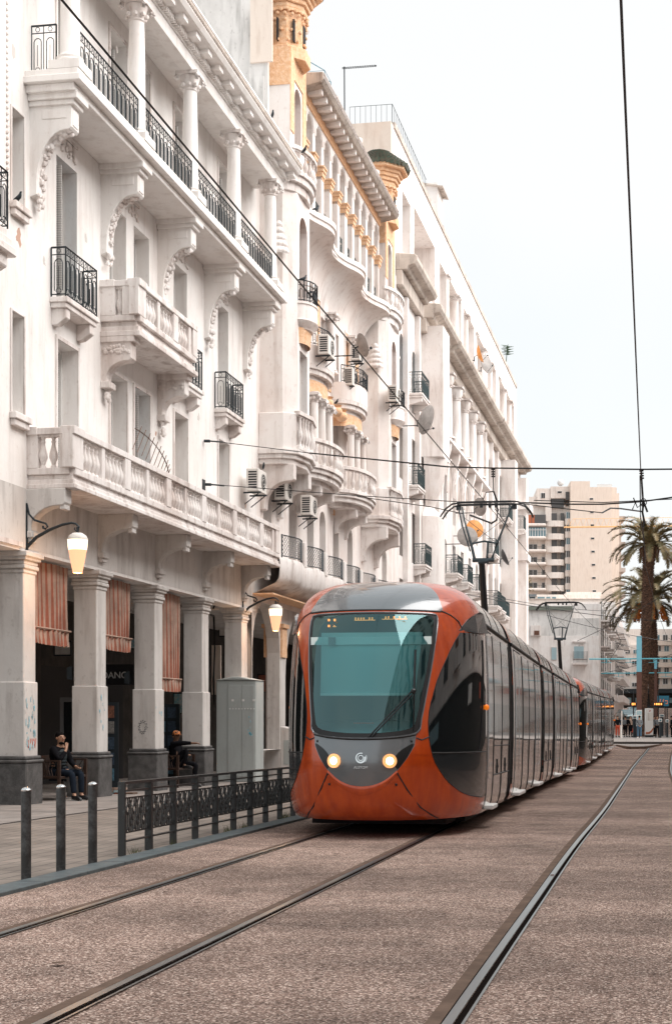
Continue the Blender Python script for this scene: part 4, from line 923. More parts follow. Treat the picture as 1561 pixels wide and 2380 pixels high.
def make_cab(par):
    body = patch('body', 'cab', 'orange', par)
    patch('nose', 'nose_panel', 'grey', body); [patch('tri', 'lamp_surround', 'black', body, .001, sg) for sg in (1, -1)]; patch('roofp', 'roof_panel', 'grey', body)
    patch('rim', 'windscreen_frame', 'rubber', body, .001); patch('screen', 'windscreen', 'screen', body)
    [(patch('side', 'side_window', 'dglass', body, 0, sg), patch('low', 'side_panel', 'dgrey', body, 0, sg)) for sg in (1, -1)]
    line_on(rim, 'windscreen_seal', 'grey', body, .011, .003, True)
    for s in (1, -1):
        line_on([(s*q, v) for q, v in ((.19, 3.5), (.25, 2.7), (.33, 1.7), (.41, .9), (.47, .2))], 'seam', 'rubber', body, .010, .001)
        line_on([(s*q, v) for q, v in ((.30, 4.9), (.335, 4.83), (.385, 4.95))], 'seam', 'rubber', body, .009, .001)
        line_on([(s*q, v) for q, v in ((.455, 10.07), (.53, 9.75), (.60, 9.2), (.63, 8.75))], 'seam', 'rubber', body, .012, .001)
        line_on([(s*q, 4.32) for q in (.405, .5, .6, .7, .8, .9, .985)], 'seam', 'rubber', body, .010, .002)
        line_on([(s*q, v) for q, v in sideR[:52:2]], 'seam', 'rubber', body, .007, .001)
        # headlights
        hl = MB(); disc_on(hl, s*.149, 4.0, .088, .012, 22, .058); ho = hl.build('headlight', M['lampr'], body, smooth=True)
        hl = MB(); disc_on(hl, s*.149, 4.0, .062, .009, 20); hl.build('lens', M['lamp'], ho, smooth=True)
        dt = MB(); disc_on(dt, s*.272, 4.78, .017, .003, 10); disc_on(dt, s*.185, 2.95, .017, .003, 10); dt.build('socket', M['black'], body)
        # camera pod over the side window
        pd = MB(); rows = []
        pr = [(.60, 8.6), (.64, 9.0), (.70, 9.55), (.78, 10.0), (.88, 10.35), (.97, 10.3), (.97, 8.7), (.8, 8.58)]
        a_ = [surf(s*q, v, .005) for q, v in pr]; b_ = [surf(s*q, v, h) for (q, v), h in zip(pr, (.004, .015, .03, .045, .05, .05, .06, .03))]
        n_ = len(pr); pd.add(list(a_) + list(b_), [tuple(range(n_, 2*n_))] + [(i, (i + 1) % n_, (i + 1) % n_ + n_, i + n_) for i in range(n_)])
        pd.build('camera_pod', M['dgrey'], body, bevel=.015)
        am = MB(); c = surf(s*.93, 5.95, .03); am.ball(c, .042, 8, (.9, 1.3, 1)); am.build('side_indicator', M['amber'], body, smooth=True)
        wm = MB(); wm.tube([surf(s*q, v, .004) for q, v in ((.91, 8.3), (.90, 7), (.885, 6), (.86, 5), (.84, 4.45))], .012, 4); wm.build('window_bar', M['black'], body)
    line_on([(q/20, 10.0 - .25*(abs(q)/9)**6*0) for q in range(-9, 10)], 'seam', 'rubber', body, .013, .001)
    line_on([(q/20*.66, 4.86 + (abs(q)/9)**2*.17) for q in range(-9, 10)], 'seam', 'rubber', body, .016, .001)
    # scuttle lip under nose panel (light orange bevel)
    lp = MB(); lo = [(q, v) for q, v in smooth_poly([(-.19, 3.5), (-.125, 3.08), (-.06, 2.84), (0, 2.76), (.06, 2.84), (.125, 3.08), (.19, 3.5)], 5, False)]
    rows = [[surf(q, v + .10, .001) for q, v in lo], [surf(q, v + .02, .022) for q, v in lo], [surf(q*.98, v - .34 + abs(q)*1.2, .001) for q, v in lo]]
    lp.sheet(rows); lp.build('nose_lip', M['orange'], body, smooth='all')
    # logo: ring and lettering
    lg = MB(); c0_ = Vector(surf(0, 4.12)); nn = surf_n(0, 4.12); T = Matrix.Translation(c0_ + nn*.008) @ nn.to_track_quat('Z', 'Y').to_matrix().to_4x4()
    def arc(r0, r1, a0, a1, w0, w1, n=26):
        P = []
        for k in range(n + 1):
            t = k/n; a = a0 + (a1 - a0)*t; w_ = w0 + (w1 - w0)*t; r_ = r0 + (r1 - r0)*t; P.append(((r_ - w_)*math.cos(a), (r_ - w_)*math.sin(a), (r_ + w_)*math.cos(a), (r_ + w_)*math.sin(a)))
        k0 = len(lg.v)
        for z_ in (0, .006):
            for p in P: lg.v += [(p[0], p[1], z_), (p[2], p[3], z_)]
        N = len(P)
        for i in range(n):
            a = k0 + 2*N + 2*i; lg.f.append((a, a + 1, a + 3, a + 2)); lg.mi.append(0)
            for o1, o2 in ((0, 2), (1, 3)): lg.f.append((k0 + 2*i + o1, k0 + 2*i + o2, k0 + 2*N + 2*i + o2, k0 + 2*N + 2*i + o1)); lg.mi.append(0)
        lg.xf(T, k0)
    arc(.060, .054, 1.2, 6.6, .006, .013); arc(.032, .032, .5, 6.9, .005, .005); arc(.075, .075, -.7, .5, .003, .003)
    lg.build('emblem', M['chrome'], body)
    c1_ = Vector(surf(0, 3.72)); nn = surf_n(0, 3.72); T = Matrix.Translation(c1_ + nn*.004) @ Matrix(((1, 0, 0, 0), (0, 0, -1, 0), (0, 1, 0, 0), (0, 0, 0, 1)))
    text('ALSTOM', .044, M['chrome'], T, body, 'lettering', .003, 1.05)
    # wiper
    wp = MB()
    P0, P1 = surf(.035, 4.95, .02), surf(.255, 6.35, .05)
    for d in (0, .03): wp.tube([(P0[0] + d*1.2, P0[1] - .0, P0[2]), (P1[0] + d*.5, P1[1], P1[2] - d)], .010, 5)
    wp.tube([(P1[0] - .005 + .03, P1[1], P1[2] - .0), (P1[0] + .035, P1[1] + .05, P1[2] + .52)], .016, 5); wp.tube([(P1[0] + .03, P1[1], P1[2]), (P1[0] + .02, P1[1] - .03, P1[2] - .62)], .011, 5)
    wp.ball((P1[0] + .02, P1[1], P1[2]), .035, 8); wp.build('wiper', M['black'], body)
    wp.v and None
    # inside: blind, bars, dash, display
    it = MB(); it.cur = 0
    it.quad((-.62, .50, 1.83), (.60, .50, 1.83), (.66, .74, 2.62), (-.66, .74, 2.62)); it.build('roller_blind', mat('teal_blind', (.50, .68, .67), .7), body)
    it = MB(); it.box(-.62, .60, .485, .50, 1.80, 1.835); it.box(-.78, .78, .66, .70, 2.46, 2.56); it.build('blind_bar', mat('pale_bar', (.85, .95, .92), .4), body)
    it = MB(); it.box(-.55, -.46, .645, .659, 2.455, 2.555); it.build('camera', M['grey'], body)
    it = MB(); it.sheet([[(-.95, .9, 1.28), (-.5, .45, 1.30), (.5, .45, 1.30), (.95, .9, 1.28)], [(-.95, 1.7, 1.45), (-.5, 1.7, 1.5), (.5, 1.7, 1.5), (.95, 1.7, 1.45)]]); it.build('dashboard', mat('teal_dash', (.4, .55, .55), .6), body)
    it = MB(); it.box(-1.15, 1.15, 2.0, 2.05, .5, 3.0); it.build('cab_partition', mat('cab_back', (.22, .32, .33), .7), body)
    it = MB(); it.box(-.16, .10, .34, .35, 1.44, 1.46); it.build('red_label', mat('red_strip', (.5, .08, .04), .6), body)
    ld = MB()
    rr = random.Random(3)
    def led(x0, x1, z, rows_=2, full=True):
        x = x0
        while x < x1: 
            if full: ld.box(x, x + .006, .60, .604, z, z + .006)
            x += .010
        x = x0 + .005
        while x < x1 - .01:
            if rr.random() < .62:
                for j in range(3):
                    for i in range(2): ld.box(x + .010*i, x + .006 + .010*i, .60, .604, z + .010 + .010*j, z + .016 + .010*j)
            x += .036
    led(-.20, .065, 2.765); led(.155, .48, 2.775)
    for (x, z) in ((-.545, 2.76), (-.47, 2.76), (-.545, 2.685)):
        for i in range(3):
            for j in range(3): ld.box(x + .009*i, x + .006 + .009*i, .60, .604, z + .010*j, z + .006 + .010*j)
    for i in range(5): ld.box(-.48 + .009*i, -.474 + .009*i, .60, .604, 2.685, 2.691); ld.box(-.47 + .006*i, -.466 + .006*i, .60, .604, 2.697, 2.703) if i < 3 else None
    ld.build('destination_display', M['ledd'], body)
    fl = MB(); fl.box(-.9, .9, 1.3, 2.3, .13, .3); fl.build('underframe', M['dark'], body)  # underframe kept near black to stand in for the shadow beneath the nose
    return body
def sect(off=0, v0=0, v1=NV, n=30):
    out = []
    for k in range(n + 1):
        v = v0 + (v1 - v0)*k/n; z, w_, _ = srow(min(v, NV - .001)); out.append((max(w_, 0) + off if k < n or v1 < NV else max(w_, 0), z))
    return out
VC = 9.35   # cantrail
def side_patch(m, s, y0, y1, v0, v1, off=.004, n=10):
    pr = []
    for k in range(n + 1):
        z, w_, _ = srow(v0 + (v1 - v0)*k/n); pr.append((w_ + off, z))
    k0 = len(m.v); m.sheet([[(s*w_, y, z) for w_, z in pr] for y in (y0, y1)])
    e = [(y0, 0), (y1, 0)]
    m.sheet([[(s*w_, y0, z) for w_, z in pr], [(s*(w_ - .01), y0, z) for w_, z in pr]]); m.sheet([[(s*w_, y1, z) for w_, z in pr], [(s*(w_ - .01), y1, z) for w_, z in pr]])
def vline(m, s, y, v0, v1, r=.007):
    m.tube([(s*(srow(v0 + (v1 - v0)*k/8)[1] + .004), y, srow(v0 + (v1 - v0)*k/8)[0]) for k in range(9)], r, 4)
def module(par, L, kind, y_off=0):
    """one body section, local y from 0 to L"""
    pr = sect(0, 0, VC, 16); full = [(w_, z) for w_, z in pr]
    m = MB(); ys = [0, L]
    for s in (1, -1): m.sheet([[(s*w_, y, z) for w_, z in full] for y in ys])
    m.quad((-1.22, 0, .22), (1.22, 0, .22), (1.22, L, .22), (-1.22, L, .22))
    body = m.build('body_section', M['silver'], par, smooth='all')
    m = MB(); rf = sect(0, VC + .25, NV, 16)
    for s in (1, -1): m.sheet([[(s*w_, y, z) for w_, z in rf] for y in ys])
    ro = m.build('roof_fairing', M['roofs'], body, smooth='all')
    m = MB(); k_ = sect(.004, 13.0, 13.9, 5)
    for s in (1, -1): m.sheet([[(s*w_, y, z + .004) for w_, z in k_] for y in ys])
    m.build('painted_roof_sheen', M['orange'], body, smooth='all')  # orange strip paints in the bronze reflection along the roof edge
    m = MB()
    for s in (1, -1):
        m.tube([(s*(srow(VC + .12)[1] - .0), y, srow(VC + .12)[0]) for y in ys], .032, 6)
        for y in [L*k/3 for k in (1, 2)]: m.tube([(s*(w_ + .001), y, z) for w_, z in rf[:-2]], .006, 4)
    for y0 in ():
        pass
    m.build('cantrail', M['rubber'], body)
    for s in (1, -1):
        if kind == 'cab': doors = [(.12, .85)]; wins = [(.95, L - .12)]
        elif kind == 'door': doors = [(.35, 1.75), (L - 1.75, L - .35)]; wins = [(1.95, L - 1.95)]
        else: doors = []; wins = [(.15, L - .15)]
        def win_(a, b, v0, v1, off): w_ = MB(); side_patch(w_, s, a, b, v0, v1, off); w_.build('side_window', M['tglass'], body, smooth='all')
        for a, b in doors:
            ln = MB(); side_patch(ln, s, a - .05, b + .05, .8, 9.1, .0025); ln.build('door_frame', M['rubber'], body)
            c = [(a, (a + b)/2 - .01), ((a + b)/2 + .01, b)] if b - a > 1 else [(a, b)]
            for p, q in c:
                pn = MB(); side_patch(pn, s, p + .012, q - .012, 1.1, 8.95, .007); pn.build('door', M['silver'], body); win_(p + .09, q - .09, 3.0, 8.7, .010)
            stp = MB(); stp.box(*sorted((s*1.26, s*1.40)), a + .02, b - .02, .27, .33); stp.build('door_step', M['white'], body, bevel=.01)
        for a, b in wins:
            ln = MB(); n = max(1, round((b - a)/1.3)); u = (b - a)/n
            for i in range(n): win_(a + u*i + .008, a + u*(i + 1) - .008, 4.75, 8.9, .006)
            for i in range(n + 1): vline(ln, s, a + u*i, .5, 8.9, .010)
            if kind != 'door':
                ln.tube([(s*(srow(4.55)[1] + .003), y, srow(4.55)[0]) for y in (a, b)], .008, 4); ln.tube([(s*(srow(3.1)[1] + .003), y, srow(3.1)[0]) for y in (a, b)], .012, 4)
                for i in range(n):
                    y = a + u*(i + .5); hb = MB(); hb.box(*sorted((s*1.315, s*1.338)), y - .05, y + .05, .82, .86); hb.box(*sorted((s*1.315, s*1.334)), y - .035, y - .02, .74, .95); hb.build('hatch_handle', M['rubber'], body)
            ln.build('panel_joint', M['rubber'], body)
    it = MB(); it.box(-1.0, 1.0, .2, L - .2, .1, .24)
    if kind != 'door':
        for s in (-.72, .72):
            for y in (L*.3, L*.3 + 1.3):
                k = len(it.v); it.lathe([(.27, -.06), (.27, .06)], (0, 0, 0), 14); it.xf(Matrix.Translation((s, y, .28)) @ Matrix.Rotation(R(90), 4, 'Y'), k)
    it.build('underframe', M['dark'], body)
    return body
def gasket(par, L=.34):
    m = MB(); pr = sect(-.015, .2, NV, 26); rows = []
    for i in range(9):
        y = L*i/8; o = .02*(i % 2); rows.append((y, o))
    for s in (1, -1): m.sheet([[(s*max(w_ - o, 0), y, z - o*(z > 2.8)) for w_, z in pr] for y, o in rows])
    g_ = m.build('gangway_bellows', M['rubber'], par)
    st = MB(); pr = sect(.006, VC + .3, NV, 14)
    for s in (1, -1): st.sheet([[(s*w_, y, z + .008) for w_, z in pr] for y in (L*.62, L + .04)])
    st.build('orange_hoop', M['orange'], g_, smooth='all')
    st = MB(); pr = sect(.006, .3, 2.2, 8)
    for s in (1, -1): st.sheet([[(s*w_, y, z) for w_, z in pr] for y in (L*.5, L)])
    st.build('orange_hoop_foot', M['orange'], g_, smooth='all')
    return g_
def place(o, Y, L=0, rot=0, root=None):
    """put a part whose local origin is its front end on the curved track"""
    x0, x1 = Xt(Y), Xt(Y + max(L, .5)); z0, z1 = gz(Y), gz(Y + max(L, .5)); a = -math.atan2(x1 - x0, max(L, .5)); p = math.atan2(z1 - z0, max(L, .5))
    o.location = Vector((x0, Y, z0)) - root.location; o.rotation_euler = (p, 0, a)
def make_tram(Y0, label):
    root = thing('tram', label, 'tram', (Xt(Y0), Y0, gz(Y0)), 0, 'coupled orange and silver trams'); OFF[root.name] = (0, 0, 0)
    c = make_cab(root); place(c, Y0, 2.3, root=root)
    Y = Y0 + 2.3
    for L, k in ((3.7, 'cab'), (6.9, 'door'), (3.3, 'mid'), (6.9, 'door'), (3.7, 'cab')):
        b = module(root, L, k); place(b, Y, L, root=root); Y += L
        if not (k == 'cab' and Y > Y0 + 20): g_ = gasket(root, .75); place(g_, Y, .75, root=root); Y += .75
    c2 = copy_tree(c, root); x0, x1 = Xt(Y), Xt(Y + 2.3)
    c2.location = Vector((x1, Y + 2.3, gz(Y + 2.3))) - root.location; c2.rotation_euler = (math.atan2(gz(Y) - gz(Y + 2.3), 2.3), 0, math.pi - math.atan2(x1 - x0, 2.3))
    if 1:
        rb = MB()
        for (ya, yb) in ((4, 7.2), (20, 24.5)): rb.box(-.6, .6, ya, yb, 3.25, 3.42)
        rb = rb.build('roof_equipment', M['grey'], root, bevel=.05); rb.location = (0, 0, 0)
    return root, Y + 2.3
def pantograph(root, Y, zt, x0):
    """collector on the tram roof: black mast, V of grey tubes, double head with horns"""
    o = thing('pantograph', None, None, (0, 0, 0)); o.parent = root; del_ = [o.pop(k) for k in ('label', 'category') if k in o]
    z = gz(Y); b = Vector((x0, Y, z)) - root.location; o.location = b; OFF[o.name] = (0, 0, 0)
    m = MB(); m.tube([(.03, .0, 3.3), (-.05, -.25, 4.98)], [.08, .065], 8); mo = m.build('lower_arm', M['black'], o, smooth=True)
    zk = 5.0; y0 = -.28; m = MB(); m.tube([(-.24, y0, zk), (.22, y0, zk)], .045, 8); m.tube([(-.12, y0, zk - .04), (.10, y0, zk - .02)], .05, 8)
    m.build('knuckle', M['frame'], o, smooth=True)
    zh = zt - z - .08; m = MB()
    hv = zh - zk; L_ = [(-.2, y0, zk + .04), (-.28, y0 + .1, zk + .3*hv), (-.44, y0 + .3, zk + .72*hv), (-.52, y0 + .55, zh)]; Rr = [(.18, y0, zk + .04), (.27, y0 + .1, zk + .3*hv), (.42, y0 + .3, zk + .66*hv), (.54, y0 + .55, zh)]
    m.tube(L_, [.032, .028, .02, .016], 7); m.tube(Rr, [.032, .028, .02, .016], 7); m.tube([(-.6, y0 + .5, zh), (-.5, y0 + .3, zk + .66*hv), (-.29, y0, zk + .16*hv)], .017, 5)
    m.tube([(-.27, y0 + .1, zk + .3*hv), (0, y0 + .1, zk + .34*hv), (.27, y0 + .1, zk + .3*hv)], .022, 5); m.tube([(.08, y0 + .1, zk + .33*hv), (.07, y0, zk + .05)], .026, 6)
    m.tube([(-.27, y0 + .1, zk + .3*hv), (.48, y0 + .35, zk + .8*hv)], .006, 3); m.tube([(.27, y0 + .1, zk + .3*hv), (-.47, y0 + .35, zk + .8*hv)], .006, 3)
    m.build('upper_frame', M['frame'], o, smooth=True)
    m = MB()
    for dy in (0, .38):
        y = y0 + .4 + dy; m.tube([(-.98, y, zh - .22), (-.86, y, zh - .05), (-.72, y, zh + .05), (-.5, y, zh + .075), (.45, y, zh + .085), (.68, y, zh + .075), (.82, y, zh + .02), (.95, y, zh - .13), (.99, y, zh - .22)], .019, 5)
        m.box(-.62, .55, y - .03, y + .03, zh + .06, zh + .10)
    for x in (-.6, .6): m.tube([(x, y0 + .4, zh + .04), (x, y0 + .78, zh + .04)], .02, 5); m.box(x - .05, x + .05, y0 + .5, y0 + .62, zh - .06, zh + .04)
    for x in (-.1, .08, .22): m.box(x - .03, x + .03, y0 + .45, y0 + .51, zh - .03, zh + .06)
    m.build('collector_head', M['black'], o); return o
T1, Yend = make_tram(17.76, 'leading orange and silver tram with lit headlights and teal windscreen')
pantograph(T1, 31.0, 6.15, -3.16)
T2, Y2 = make_tram(Yend + .5, 'second coupled tram following behind the leading one, far down the street')
pantograph(T2, 58.0, 6.15, -2.92)
# ================================================================== street furniture
def bo(a, b, z, hsz=0): return fw(a, b, z)
fe = thing('guard_fence', 'low dark metal fence with cut geometric panels between pavement and tram', 'fence', (-5.45, 14.96, gz(14.96))); OFF[fe.name] = (-5.45, 14.96, gz(14.96))
fys = [14.96 + .872*k for k in range(15)]
M['fence'] = mat('dark_bronze_paint', (.040, .040, .040), .45, .3, col2=(.075, .085, .088), vs=9, ramp=(.3, .42))
def zf(y): return gz(y)
for i, y in enumerate(fys):
    m = MB(); z = zf(y); t = .035 if i == 1 else .022
    m.box(-5.44, -5.36, y - t, y - .003, z - .1, z + .80); m.box(-5.438, -5.362, y + .003, y + t, z - .1, z + .80); m.build('post', M['fence'], fe, bevel=.004)
for i, (y, y2) in enumerate(zip(fys, fys[1:])):
    z, w2 = zf(y), zf(y2); m = MB(); a, b = y + .022, y2 - .022
    for zz, h, th in ((.77, .03, .035), (.69, .018, .02), (.15, .018, .02)):
        m.add([(x, yy, k + zz + dz) for yy, k in ((a, z), (b, w2)) for x in (-5.40 - th, -5.40 + th) for dz in (0, h)], [(0, 1, 3, 2), (4, 6, 7, 5), (0, 4, 5, 1), (2, 3, 7, 6), (1, 5, 7, 3), (0, 2, 6, 4)])
    m.build('rail', M['fence'], fe)
    m = MB(); n = 8; u = (b - a)/n
    def bar(y0, z0, y1, z1, w_=.011):
        d = Vector((y1 - y0, z1 - z0)).normalized(); q = Vector((-d.y, d.x))*w_/2
        k0 = z + (w2 - z)*(y0 - a)/(b - a); k1 = z + (w2 - z)*(y1 - a)/(b - a)
        m.prism([(y0 + q.x, z0 + k0 + q.y), (y1 + q.x, z1 + k1 + q.y), (y1 - q.x, z1 + k1 - q.y), (y0 - q.x, z0 + k0 - q.y)], 'x', -5.406, -5.394)
    zb, zt = .25, .62; r_ = random.Random(5)
    bar(a, zb, b, zb, .016); bar(a, zt, b, zt, .016)
    for k in range(n):
        c0_, c1_ = a + u*k, a + u*(k + 1); mid = (c0_ + c1_)/2
        for j in range(3):
            z0_ = zb + j*.1233; 
            if (k + j) % 2: bar(c0_, z0_, mid, z0_ + .0617); bar(mid, z0_ + .0617, c1_, z0_); bar(mid, z0_ + .06, mid, z0_ + .1233, .013)
            else: bar(c0_, z0_ + .1233, mid, z0_ + .0617); bar(mid, z0_ + .0617, c1_, z0_ + .1233); bar(mid, z0_, mid, z0_ + .0617, .013)
        if k: bar(c0_, zb, c0_, zt - .12*(k % 2), .013); bar(mid, zb + .02, mid, zb + .1 + .12*(k % 3), .012)
    m.build('cut_panel', M['fence'], fe)
M['boll'] = mat('galvanised_bollard', (.10, .10, .10), .5, .5, col2=(.045, .043, .042), vs=7, ramp=(.45, .6))
for i, (y, lab) in enumerate(((12.3, 'dark steel bollard nearest the camera, farthest from the fence'), (13.09, 'middle one of the three dark steel bollards on the kerb'), (13.9, 'dark steel bollard standing closest to the metal fence'))):
    b = thing('bollard', lab, 'bollard', (-5.32, y, gz(y)), 0, 'bollards along the kerb'); OFF[b.name] = (0, 0, 0)
    m = MB(); m.lathe([(.044, 0), (.044, .80)], (0, 0, 0), 20); m.build('post', M['boll'], b, smooth=True)
    m = MB(); m.lathe([(.046, .80), (.046, .812), (.03, .828), (.012, .834), (0, .836)], (0, 0, 0), 20); m.build('cap', M['chrome'], b, smooth=True)
# wall lanterns
M['lampg'] = mat('lit_lantern_glass', (.45, .2, .08), .4, emit=.8, ecol=(1, .46, .27)); M['lampt'] = mat('lit_lantern_top', (.5, .4, .3), .4, emit=1.6, ecol=(1, .76, .52))
for (x, xw, ytop, d, lab) in ((180, 56, 1243, 27.0, 'larger glowing street lamp on a curled arm at the left edge'), (658, 575, 1407, 40.6, 'smaller glowing wall lamp beside the tram roof')):
    b = (d + WA*-SB*-1)/CB if False else (d - 1.917)/CB
    zt = H + (YH - ytop)*d/F; L = thing('street_lamp', lab, 'street lamp', fw(W, b, zt), -DL, 'lit lamps on the white facade'); OFF[L.name] = (0, 0, 0); ex = 1.0 if d < 30 else .95
    m = MB(); m.box(0, .03, -.03, .03, -.28, .58)
    m.tube([(.02, 0, -.22), (.2, 0, -.05), (.45, 0, .08), (.7, 0, .17), (.88, 0, .2), (.97, 0, .18), (1.03, 0, .12), (1.02, 0, .07), (.97, 0, .05), (.94, 0, .08), (.95, 0, .12)], [.035, .034, .03, .026, .022, .02, .018, .016, .014, .012, .01], 8)
    m.tube([(.02, 0, .55), (.06, 0, .38), (.16, 0, .27), (.28, 0, .23), (.38, 0, .2), (.42, 0, .14), (.38, 0, .10), (.33, 0, .12), (.33, 0, .16)], .02, 7)
    m.tube([(ex, 0, .12), (ex, 0, -.01)], .022, 6); m.build('bracket_arm', M['iron'], L, smooth=True)
    m = MB(); m.lathe([(.0, .02), (.09, .01), (.16, -.04), (.19, -.10), (.19, -.115)], (ex, 0, 0), 20); m.build('lamp_cap', M['acm'], L, smooth=True)
    m = MB(); m.lathe([(.183, -.115), (.175, -.24), (.165, -.3)], (ex, 0, 0), 20); sh_ = m.build('lamp_shade', M['lampt'], L, smooth=True)
    m = MB(); m.lathe([(.165, -.3), (.13, -.5), (.085, -.72), (0, -.722)], (ex, 0, 0), 20); m.build('glass_cone', M['lampg'], sh_, smooth=True)
    pl0 = bpy.data.lights.new('lamp_light', 'POINT'); pl0.energy = 30; pl0.color = (1, .55, .28); pl0.shadow_soft_size = .12; plo = bpy.data.objects.new('lamp_light', pl0); COL.objects.link(plo); plo.parent = L; plo.location = (ex + .0, -.0, -.78)
# small spot on pillars
for i, e in enumerate((25.83, 29.29, 32.75)):
    s = MB(); s.prism([(W + .03, 2.35), (W + .15, 2.32), (W + .13, 2.62), (W + .03, 2.58)], 'y', e - .16, e - .04)
    o = s.build('wall_light', M['iron'], None); tag(o, ['small dark wall light on the nearest arcade pillar', 'small dark wall light on the second arcade pillar', 'small dark wall light on the third arcade pillar'][i], 'wall light', 'unlit wall lights on the pillars')
# awnings
def awning(b0, b1, z0, z1, lab, dr=.25):
    t = bthing('awning', lab, 'awning', -12.0, b0, z1, 'striped awnings in the arcade')
    for nm, za, zb, off in (('canvas', z1, z0 + dr, 0), ('valance', z0 + dr + .04, z0, .03)):
        m = MB(); n = int((b1 - b0)/.05); rows = []
        for j in range(7):
            zz = za + (zb - za)*j/6; rows.append([(-12.0 + off + .03*math.sin(i*1.6 + .3*j) + (.02*math.sin(i*.33)), b0 + (b1 - b0)*i/n, zz - (.03*abs(math.sin(i*.9)) if j == 6 and nm == 'valance' else 0)) for i in range(n + 1)])
        m.sheet(rows); m.mi = [((k % n)//1) % 2 for k in range(len(m.f))]
        m.build(nm, [M['awn_r'], M['awn_w']], t, smooth='all')
    m = MB(); m.tube([(-11.95, b0, z0 + dr + .04), (-11.95, b1, z0 + dr + .04)], .02, 5); m.build('hem_bar', M['awn_w'], t)
awning(26.0, 27.95, 2.98, 4.55, 'red and cream striped awning between the first two pillars'); awning(29.5, 31.35, 3.02, 4.55, 'red and cream striped awning between second and third pillars, shop sign under it'); awning(32.9, 34.7, 2.2, 4.55, 'longest striped awning, hanging low beside the third pillar')
f_ = MB(); f_.sheet([[(-12.0 + .02*math.sin(i), 31.5 + .05*i, z) for i in range(6)] for z in (3.1, 2.0)]); f_.mi = [k % 2 for k in range(len(f_.f))]; o = f_.build('curtain', [M['awn_r'], M['awn_w']]); tag(o, 'narrow striped curtain strip hanging left of the third pillar', 'curtain')
# shop things
sg = bthing('shop_sign', 'dark sign board with white letters between second and third pillars', 'sign', -13.5, 34, 2.3)
m = MB(); m.box(-14.3, -12.9, 34.05, 34.1, 2.35, 2.85); m.build('board', M['dark'], sg)
text('DANO', .23, M['white'], Matrix(((1, 0, 0, -13.42), (0, 0, -1, 34.04), (0, 1, 0, 2.58), (0, 0, 0, 1))), sg, 'lettering', .01)
for i, (b, a0, lab) in enumerate(((31.9, -12.95, 'rack of magazines standing by the shop door'), (36.0, -12.9, 'rack of magazines behind the seated man in the cap'))):
    t = bthing('magazine_rack', lab, 'magazine rack', a0, b, -.2); m = MB(); m.box(a0 - .5, a0 + .45, b, b + .05, -.2, 1.9); m.build('frame', M['iron'], t)
    r_ = random.Random(i)
    for r in range(5):
        for c in range(3):
            m = MB(); x = a0 - .42 + c*.28; z = .1 + r*.36; m.box(x, x + .22, b - .02, b - .004, z, z + .28)
            col = [(.10, .22, .30), (.28, .26, .24), (.30, .12, .07), (.05, .08, .12), (.22, .28, .30)][r_.randrange(5)]
            mk = 'mag%d' % hash(col); M.setdefault(mk, mat('magazine_cover', col, .4, col2=tuple(k*.4 for k in col), vs=20)); m.build('magazine', M[mk], t)
dr = bthing('shop_door', 'grey framed shop door between second and third pillars', 'door', -13.2, 31.2, -.2); m = MB()
for p in ((-13.6, -13.52), (-13.0, -12.9)): m.box(*p, 31.2, 31.26, -.2, 2.0)
m.box(-13.52, -13.0, 31.2, 31.26, -.2, .1); m.box(-13.52, -13.0, 31.2, 31.26, 1.9, 2.0); m.build('frame', mat('grey_door', (.12, .12, .12), .5), dr); m = MB(); m.box(-13.52, -13.0, 31.22, 31.24, .1, 1.9); m.build('pane', M['dglass'], dr)
st = bthing('book_stack', 'low row of stacked books on the floor by the second pillar', 'books', -12.3, 30.2, -.15); r_ = random.Random(9)
for i in range(16):
    m = MB(); a = -12.9 + (i//3)*.24; z = -.13 + (i % 3)*.05; m.box(a, a + .2, 30.2 + r_.uniform(0, .04), 30.5, z, z + .045); m.build('book', [M['awn_r'], M['bluep'], M['awn_w'], M['brown']][i % 4], st)
# cabinet
cb_ = bthing('utility_cabinet', 'tall grey green steel street cabinet with riveted doors by the last pillar', 'cabinet', -11.6, 38.9, gz(39))
m = MB(); m.box(-12.37, -11.24, 38.8, 39.6, gz(39), 2.58); m.prism([(-12.42, 2.58), (-11.2, 2.58), (-11.7, 2.68), (-11.9, 2.68)], 'y', 38.76, 39.64); m.build('body', M['cab'], cb_, bevel=.02)
for p in ((-12.04, -11.66), (-11.64, -11.28)):
    m = MB(); m.box(*p, 38.785, 38.80, gz(39) + .15, 2.45); m.build('door', M['cab'], cb_, bevel=.01)
m = MB()
for i in range(9): m.box(-11.98 + i*.085, -11.95 + i*.085, 38.775, 38.786, 1.78, 1.81)
for i in range(3): m.box(-11.92 + i*.3, -11.86 + i*.3, 38.775, 38.786, 2.0, 2.06)
m.build('rivets', M['white'], cb_)
scrap(38.784, -11.45, 1.0, .12, .6, M['bluep'], 'n', 8, cb_, 8)
sb = bthing('meter_box', 'small pale concrete meter box right of the tall cabinet', 'meter box', -10.6, 41.5, gz(41)); m = MB(); m.prism([(-11.2, gz(41)), (-10.78, gz(41)), (-10.78, 1.15), (-10.9, 1.25), (-11.2, 1.3)], 'y', 41.2, 41.8); m.build('body', M['low'], sb, bevel=.02); m = MB(); m.box(-11.1, -10.88, 41.185, 41.2, .2, .9); m.build('door', M['cab'], sb)
pn = MB(); pn.box(W - .1, W + .16, 40.1, 40.18, 2.2, 3.6); tag(pn.build('wall_panel', M['peach']), 'pale narrow panel fixed to the last pillar under the lamp', 'panel')
cbx = MB()
for k in range(4): cbx.tube([(W + .05, 39.75 + .03*k, 4.4), (W + .07, 39.8 + .02*k, 3.5), (W + .05, 39.72 + .04*k, 2.6 + .1*k), (W + .06, 39.8, 1.9)], .014, 4)
